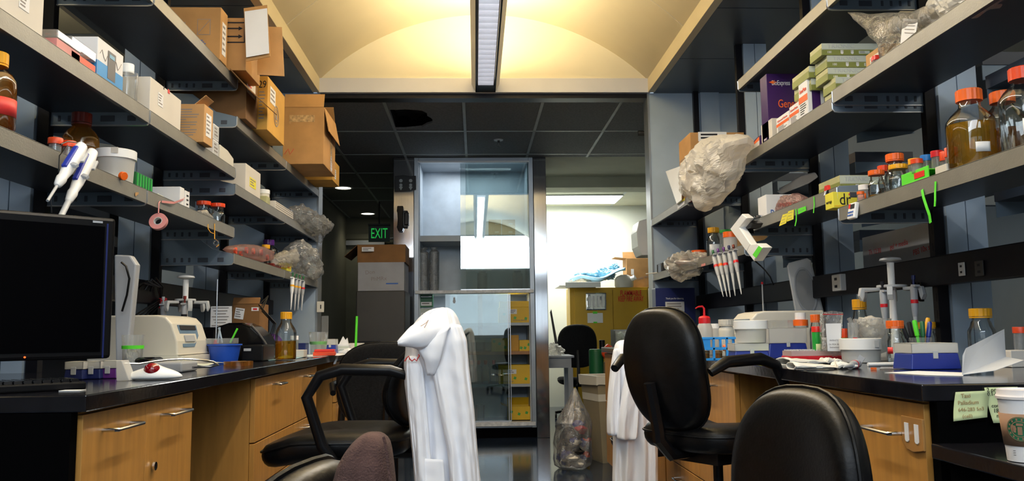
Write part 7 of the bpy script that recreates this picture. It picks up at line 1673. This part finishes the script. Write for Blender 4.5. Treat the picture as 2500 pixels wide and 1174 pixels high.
# ================================================================== chairs
def squircle(a, b_, n=32, p=3.2):
    out = []
    for i in range(n):
        t = 2*PI*i/n; c, s = math.cos(t), math.sin(t)
        out.append((a*abs(c)**(2/p)*(1 if c >= 0 else -1), b_*abs(s)**(2/p)*(1 if s >= 0 else -1)))
    return out
def chair(label, loc, rz, hs, W=.48, D=.48, bw=.44, bh=.46, b0=.12, tilt=.16, arms=True, seat_mt='leather', back_mt='leather', scurve=.05, bth=.06, stool=True):
    t = thing('lab_chair', label, 'chair', loc, rz, 'black wheeled laboratory chairs' if False else None)
    # seat: waterfall-front cushion
    b = MB(); rings = []
    for z, sc_ in ((-.085, .80), (-.08, .93), (-.055, 1.0), (-.03, 1.0), (-.008, .96), (0, .86), (.002, .5)):
        rings.append([Vector((x*sc_, y*sc_, hs+z-(.035*max(0, (-y/(D/2))-.45)*2))) for x, y in squircle(W/2, D/2, 36, 3.4)])
    b.loft(rings); b.build('seat', seat_mt, t, sub=1)
    b = MB(); pp = [Vector((x*.985, y*.985, hs-.028-(.035*max(0, (-y/(D/2))-.45)*2))) for x, y in squircle(W/2+.004, D/2+.004, 44, 3.4)]; b.tube(pp+[pp[0]], .0035, 6, cap=False); b.build('seat_piping', 'leather', t)
    # backrest: padded, bowed and S-curved
    def bp2(x, z, off):
        f = max(0, z/bh); return Vector((x, D/2-.02+tilt*(f**1.6)*bh*1.2-scurve*math.sin(f*PI)-(x/(bw/2))**2*.035+off, hs+b0+z))
    rings = []
    sq = squircle(bw/2, bh/2, 40, 2.7)
    for off, sc_ in ((-bth*.51, .12), (-bth*.51, .3), (-bth*.5, .56), (-bth/2, .84), (-bth*.38, .95), (-bth*.1, 1.0), (bth*.2, 1.0), (bth*.42, .95), (bth/2, .84), (bth*.51, .56), (bth*.52, .3), (bth*.52, .12)):
        rings.append([bp2(x*sc_, bh/2+z*sc_, off) for x, z in sq])
    b = MB(); b.loft(rings); b.build('backrest', back_mt, t, sub=1)
    b = MB(); pp = [bp2(x*1.004, bh/2+z*1.004, -bth*.02) for x, z in sq]; b.tube(pp+[pp[0]], .0035, 6, cap=False); b.build('back_piping', 'leather', t)
    b = MB(); b.tube([(0, .05, hs-.09), (0, D/2-.0, hs-.09), (0, D/2+.05, hs-.04), (0, D/2+.05, hs+b0*.9), bp2(0, bh*.4, bth*.6)], [.018, .022, .022, .02, .02], 8); b.build('back_support', 'black_plastic', t)
    if arms:
        for s in (-1, 1):
            b = MB(); x = s*(W/2+.03)
            b.tube([(s*.12, .04, hs-.095), (x-.01*s, .03, hs-.09), (x, -.01, hs-.03), (x, -.06, hs+.12), (x, -.02, hs+.185), (x, .05, hs+.205), (x, .20, hs+.20), (x-.02*s, D/2+.04, hs+.17)], [.016, .018, .018, .018, .018, .019, .018, .014], 10); b.build('armrest', 'black_plastic', t)
    b = MB(); b.box((0, 0, hs-.105), (.22, .24, .035)); b.cyl((0, 0, .10), .028, .16); b.cyl((0, 0, .26), .016, hs-.38); b.build('column', 'black_plastic', t)
    b = MB()
    for k in range(5):
        M = Matrix.Rotation(2*PI*k/5+.3, 4, 'Z'); b.loft([[M @ Vector((x, y, z)) for y, z in ((-w2, z0), (w2, z0), (w2, z0+.03), (-w2, z0+.03))] for x, w2, z0 in ((.02, .025, .085), (.29, .016, .055))], smooth=False)
    b.build('star_base', 'black_plastic', t)
    for k in range(5):
        a = 2*PI*k/5+.3; b = MB(); b.cyl((.285*math.cos(a)-.012, .285*math.sin(a), .0265), .026, .024, 'X', 14); b.build('caster', 'black_plastic', t)
    if stool:
        b = MB(); pp = [Vector((.2*math.cos(2*PI*i/28), .2*math.sin(2*PI*i/28), .28)) for i in range(28)]; b.tube(pp+[pp[0]], .009, 8, cap=False)
        for k in range(3): a = 2*PI*k/3; b.tube([(.2*math.cos(a), .2*math.sin(a), .28), (.02*math.cos(a), .02*math.sin(a), .28)], .006, 6)
        b.build('foot_ring', 'chrome', t)
    return t
# tall chair on the right, turned to the bench
cR = chair('tall black leather chair turned toward the right bench, its curved back to the aisle', (.785, 2.78, 0), math.radians(122), .765, W=.40, D=.42, tilt=.12, scurve=-.05, bh=.385, b0=-.02, bw=.335, bth=.07)
# chair carrying the bright lab coat
cL = chair('black leather chair turned to the left bench, with the bright white coat on its back', (-.46, 2.98, 0), math.radians(-92), .745, W=.50, D=.50, bh=.33, b0=.0, bw=.34, tilt=.3)
# chair behind it, with a strip of tape
c2 = chair('black chair with a blue tape label on its back, behind the coat chair', (-.36, 4.25, 0), math.radians(178), .62, bh=.40, b0=-.0, bw=.50, back_mt='chair_fabric', seat_mt='chair_fabric', tilt=.05, scurve=.0)
c2.location.x = SX(965, 4.25, .9)
c2.name = 'lab_chair'
b = MB(); p = atY(911, 881, 3.93); 
b.box((0, 0, 0), (pxm(29, 4), .001, pxm(9, 4)), rot=Matrix.Rotation(.1, 4, 'Y')); o = b.build('tape_label', mat('tape_blue', (.10, .30, .55), .6), c2)
o.matrix_parent_inverse = (Matrix.Translation(c2.location) @ Matrix.Rotation(math.radians(178), 4, 'Z')).inverted(); o.location = p
# near chair bottom right, seen along its rim
cN = chair('near black leather chair at the lower right, only its curved back edge lit', (.478, 1.56, 0), math.radians(-75), .50, W=.36, D=.34, bh=.46, b0=-.01, bw=.38, tilt=.0, scurve=.0, bth=.075, arms=False)
# near chair at the bottom centre with the brown cloth
cF = chair('near black chair at the bottom centre with a brown cloth over its back', (-.40, .96, 0), math.radians(-105), .505, bh=.40, b0=.025, bw=.30, tilt=.04, scurve=0, bth=.075, arms=False)
# ------------------------------------------------------------------ coats
def drape(name, label, cat, rows, Y, depth, mt, folds=9, amp=.012, seed=0, n=72, yoff=None, parent=None, loc=None):
    """rows: (v, uL, uR[, depth]) silhouette at plane Y; closed body with hanging folds"""
    c0 = Vector(loc) if loc else atY((rows[0][1]+rows[0][2])/2, rows[0][0], Y)
    t = parent or thing(name, label, cat, c0)
    rings = []; R = []
    for a, c in zip(rows, rows[1:]):
        k = max(1, int((c[0]-a[0])/9))
        for i in range(k): f = i/k; R.append([x*(1-f)+y*f for x, y in zip(a, c)])
    R.append(list(rows[-1]))
    v0 = R[0][0]; v1 = R[-1][0]
    for r in R:
        v, uL, uR = r[:3]; dp = r[3] if len(r) > 3 else depth
        pL, pR = atY(uL, v, Y), atY(uR, v, Y); m = (pL+pR)/2-c0; hw = (pR.x-pL.x)/2; g = (v-v0)/(v1-v0); ring = []
        for i in range(n):
            a = 2*PI*i/n; ca, sa = math.cos(a), math.sin(a)
            s_ = abs(ca)**.75*(1 if ca >= 0 else -1); y_ = abs(sa)**.8*(1 if sa >= 0 else -1)
            fx = s_*3.1
            fold = math.sin(fx*folds/3+1.5*noise.noise(Vector((fx*.8, g*2.2, seed)))+seed)+.7*noise.noise(Vector((fx*2.6, g*3.0, seed+5)))
            cre = .35*noise.noise(Vector((fx*3, g*14, seed+9)))
            k = amp*(fold*(.25+.9*g)+cre)*abs(sa)**.5
            ring.append(m+Vector((s_*hw, y_*dp*(.75+.25*abs(ca))+(-k if sa < 0 else k), 0)))
        rings.append(ring)
    b = MB(); b.loft(rings); nm = 'body' if parent is None else name
    b.build(nm, mt, t, sub=1)
    return t, c0
YC = 2.72
t, c0 = drape('lab_coat', 'bright white lab coat hanging over the back of the left chair', 'coat',
    [(750, 1072, 1092, .03), (757, 1045, 1106, .055), (775, 1022, 1118, .08), (800, 1003, 1127, .09), (830, 990, 1134, .09), (858, 990, 1138, .085), (885, 986, 1142, .08), (940, 988, 1150, .08), (1000, 996, 1157, .08), (1060, 1002, 1160, .08), (1120, 1008, 1164, .08), (1174, 1012, 1169, .08), (1330, 1020, 1178, .08), (1480, 1026, 1184, .07)], YC, .08, 'coat', folds=9, amp=.024, seed=2, n=96)
drape('sleeve', '', '', [(790, 1060, 1125, .03), (830, 1052, 1140, .042), (900, 1054, 1146, .045), (1000, 1072, 1158, .045), (1100, 1092, 1166, .042), (1200, 1100, 1176, .04), (1300, 1104, 1180, .035)], YC-.075, .04, 'coat', folds=5, amp=.014, seed=6, n=56, parent=t, loc=c0)
drape('sleeve', '', '', [(868, 992, 1020, .012), (900, 990, 1034, .025), (960, 994, 1040, .03), (1060, 1004, 1048, .03), (1174, 1014, 1056, .03), (1260, 1018, 1060, .03)], YC-.07, .03, 'coat', folds=4, amp=.012, seed=8, n=44, parent=t, loc=c0)
def panel(parent, c0, nm, pts, mt, solid=.004, bulge=.0, n=10):
    """soft panel spanned by left edge pts[0] and right edge pts[1] polylines in (u,v,Y)"""
    A_ = [atY(*p)-c0 for p in pts[0]]; B_ = [atY(*p)-c0 for p in pts[1]]
    def ev(P, f): x = f*(len(P)-1); k = min(int(x), len(P)-2); return P[k].lerp(P[k+1], x-k)
    return grid_fold(lambda i, j: ev(A_, j).lerp(ev(B_, j), i)+Vector((0, -bulge*math.sin(i*PI)*math.sin(.3+j*2.5)+.003*noise.noise(Vector((i*4, j*4, 1))), 0)), n, 14, nm, mt, parent, solid)
panel(t, c0, 'collar', (((1092, 752, 2.68), (1040, 772, 2.62), (1000, 800, 2.58), (971, 834, 2.56)), ((1100, 800, 2.61), (1068, 832, 2.60), (1030, 850, 2.585), (972, 842, 2.565))), 'coat', .006, .022)
panel(t, c0, 'lapel', (((1000, 846, 2.60), (1020, 852, 2.60), (1036, 880, 2.60), (1044, 915, 2.615)), ((1095, 800, 2.60), (1085, 840, 2.595), (1075, 880, 2.60), (1060, 915, 2.615))), 'coat', .005, .012)
panel(t, c0, 'pocket', (((1018, 1118, 2.635), (1020, 1174, 2.63), (1022, 1240, 2.63)), ((1082, 1122, 2.62), (1086, 1174, 2.62), (1088, 1240, 2.62))), 'coat', .003, .004)
b = MB(); b.tube([atY(u, v, 2.618)-c0 for u, v in ((988, 882), (993, 874), (998, 869), (1000, 876), (1006, 881), (1012, 876), (1017, 881), (1020, 874), (1024, 868), (1021, 865))], .0022, 5); b.build('red_embroidery', 'thread_red', t)
b = MB(); b.tube([atY(u, v, 2.57)-c0 for u, v in ((1027, 796), (1034, 792), (1040, 788), (1046, 781), (1040, 793), (1036, 800))], .0012, 5); b.build('collar_stitching', mat('thread_tan', (.62, .45, .35), .8), t)
# second coat, in the shade by the bins
YD = 3.9
t, c0 = drape('lab_coat', 'white lab coat with short hanging sleeves on the chair beside the tall waste bin', 'coat',
    [(829, 1515, 1540, .03), (836, 1503, 1556, .06), (860, 1498, 1572, .08), (900, 1496, 1585, .08), (960, 1492, 1594, .08), (1020, 1496, 1600, .085), (1080, 1498, 1603, .085), (1174, 1496, 1604, .085), (1300, 1494, 1606, .08), (1400, 1494, 1606, .07)], YD, .08, 'coat', folds=9, amp=.022, seed=12, n=96)
drape('sleeve', '', '', [(850, 1498, 1512, .02), (900, 1490, 1514, .035), (960, 1484, 1514, .04), (1020, 1481, 1510, .04), (1064, 1482, 1510, .04)], YD-.07, .04, 'coat', folds=4, amp=.010, seed=15, n=44, parent=t, loc=c0)
drape('sleeve', '', '', [(845, 1528, 1560, .02), (900, 1528, 1568, .035), (960, 1518, 1562, .045), (1020, 1508, 1558, .045), (1074, 1505, 1554, .045)], YD-.09, .045, 'coat', folds=4, amp=.012, seed=16, n=44, parent=t, loc=c0)
chair('black chair under the second white coat, mostly hidden behind the tall chair', (SX(1552, 4.1, .9)+.02, 4.08, 0), 0, .80, bh=.52, b0=.02, bw=.34, W=.42, D=.42, arms=False, back_mt='chair_fabric').scale = (.7, .7, .7)
# brown cloth over the near chair
YE = .88
t, c0 = drape('brown_cloth', 'brown corduroy cloth draped over the near black chair at the bottom centre', 'cloth',
    [(1056, 898, 922, .02), (1062, 880, 940 , .03), (1078, 862, 951, .04), (1100, 845, 956, .045), (1130, 828, 960, .05), (1174, 815, 965, .05), (1260, 812, 972, .05), (1400, 815, 976, .045)], YE, .045, 'brown_cloth', folds=2, amp=.004, seed=3, n=48)
b = MB(); b.tube([atY(u, v, YE-.051)-c0 for u, v in ((936, 1066), (944, 1100), (948, 1140), (955, 1180), (962, 1240))], .0016, 5); b.build('seam', 'brown_cloth', t)
# ================================================================== beyond the aisle, right of the cabinet
# tall waste bin with liner
p = atZ(1478, 1190, 0); Yb = 6.95
cB = Vector((SX(1485, Yb, .4)+.03, Yb+.12, 0)); t = thing('waste_bin', 'tall beige tapered waste bin with a clear liner over its rim', 'bin', cB, math.radians(15))
hB = atY(1440, 918, Yb).z; wt, wb = .36, .25
b = MB()
def sqr(w_, z, ins=0): return [Vector((x*(w_/2-ins), y*(w_/2-ins), z)) for x, y in ((-1, -1), (-.9, -1.0), (.9, -1.0), (1, -1), (1, -.9), (1, .9), (1, 1), (.9, 1), (-.9, 1), (-1, 1), (-1, .9), (-1, -.9))]
b.loft([sqr(wb, 0), sqr(wb+.004, .01), sqr(wt, hB-.05), sqr(wt+.02, hB-.045), sqr(wt+.02, hB), sqr(wt+.0, hB), sqr(wt-.02, hB-.05), sqr(wb-.01, .02)], smooth=False); b.build('bin_body', 'bin_beige', t)
b = MB(); b.loft([[v_+Vector((0, 0, .010*math.sin(i*2.3))) for i, v_ in enumerate(sqr(wt+.026, hB-.07))], sqr(wt+.030, hB+.004), sqr(wt-.004, hB+.004), sqr(wt-.02, hB-.20)], cap=False, smooth=False); b.build('liner', 'cream_plastic', t)
b = MB(); b.tube([(-.02, -wt/2-.018, hB-.06), (-.015, -wt/2-.016, hB-.16), (-.025, -wt/2-.010, hB-.26)], .002, 5); b.build('tie_string', 'cream_plastic', t)
# clear rubbish bag
pB = atZ(1392, 1146, 0); Yg = pB.y+.05
t = thing('rubbish_bag', 'clear rubbish bag of red, blue and black waste on the floor beside the bin', 'bag', (SX(1390, Yg, .3), Yg, .0))
rW = pxm(45, Yg); Hh = atY(1395, 948, Yg).z
b = MB(); rings = []
for z, r in ((.004, .72), (.03, .95), (.08, 1.0), (.14, 1.0), (.20, 1.02), (.26, 1.0), (.32, .96), (.38, .9), (.43, .8), (.48, .64), (.52, .50), (.56, .36), (.60, .25), (.63, .16), (.655, .08)):
    z = z/.655*Hh; ring = []
    for i in range(38):
        a = 2*PI*i/38; v_ = Vector((math.cos(a), math.sin(a), 0)); k = 1+.16*noise.noise(Vector((v_.x*2, v_.y*2, z*7)))+.12*noise.noise(Vector((v_.x*5, v_.y*5, z*22)))
        ring.append(v_*rW*r*k+Vector((.03*z/Hh+.02, 0, z)))
    rings.append(ring)
b.loft(rings, smooth=False); b.build('film', 'film_bag', t)
rnd = random.Random(11)
for k in range(26):
    a = rnd.uniform(0, 2*PI); r = rnd.uniform(.45, .8)*rW; z = rnd.uniform(.05, .46)*Hh/.655*.8; mt = rnd.choice(['orange_deep', 'tip_blue', 'black_plastic', 'tip_blue', 'red_cap', 'black_plastic', 'cream_plastic', 'black_plastic'])
    b = MB(); b.blob((r*math.cos(a)+.02, r*math.sin(a), z), (rnd.uniform(.025, .05), rnd.uniform(.025, .05), rnd.uniform(.02, .04)), .4, 2, k, 2, .5); b.build('waste', mt, t)
b = MB(); b.blob((.0, .02, .18*Hh/.655), (rW*.6, rW*.5, .16*Hh/.655), .2, 3, 4, 3); b.build('dark_waste', 'black_plastic', t)
# task chair in the back room
def simple_chair(label, loc, rz):
    t = chair(label, loc, rz, .50, bh=.52, b0=.12, bw=.48, tilt=.05, scurve=.02, seat_mt='chair_fabric', back_mt='chair_fabric', stool=False, arms=False); return t
simple_chair('black task chair in the back room before the yellow cabinet', (SX(1409, 10.5, .8), 10.6, 0), math.radians(178))
c_ = bpy.data.objects; 
# things on the low cart behind the second coat
t = table('dark low cart behind the second coat carrying a plastic bin', 1488, 1580, 853, 8.4, .5, 'dark_grey', H=atY(1530, 853, 8.4).z)
zc = atY(1530, 853, 8.4).z+.001
t = thing('clear_bin', 'clear plastic bin full of cream packs on the dark cart', 'bin', P3(1528, 8.65, zc)); w_ = pxm(62, 8.6); h_ = atY(1528, 804, 8.5).z-zc
b = MB()
for x0, x1, y0, y1_ in ((-w_/2, w_/2, -.15, -.147), (-w_/2, w_/2, .147, .15), (-w_/2, -w_/2+.003, -.147, .147), (w_/2-.003, w_/2, -.147, .147)): b.bb(x0, x1, y0, y1_, 0, h_)
b.bb(-w_/2, w_/2, -.15, .15, 0, .003); b.bb(-w_/2-.02, w_/2+.01, -.17, -.15, h_-.012, h_); b.build('bin', 'clear_plastic', t)
for k in range(3):
    b = MB(); b.blob((-w_*.28+w_*.28*k, -.02, h_*.45), (w_*.17, .10, h_*.4), .3, 2, k+3, 3, .8); b.build('pack', ['note_green', 'film_white', 'cream_plastic'][k], t)
q = P3(1484, 8.1, .0); b = MB(); b.blob((0, 0, 0), (.062, .06, .085), .2, 1.6, 5, 3); o = b.build('red_bag', 'orange_deep'); o.location = atY(1484, 862, 8.34); tag(o, 'bright red-orange bag hanging at the left end of the dark cart', 'bag')
b = MB(); b.cyl((0, 0, 0), .075, .42, n=20); o = b.build('green_drum', 'dark_green', bevel=.01); o.location = P3(1460, 8.6, 0); o.scale = (1, 1, (atY(1460, 852, 8.6).z)/.42); tag(o, 'dark green drum between the black task chair and the red bag', 'drum')
b = MB(); b.cyl((0, 0, 0), .03, .09, n=16); o = b.build('black_can', 'black_plastic', bevel=.004); o.location = (SX(1470, 8.6, .9), 8.6, atY(1460, 852, 8.6).z+.001); tag(o, 'small black can on the dark green drum', 'can')
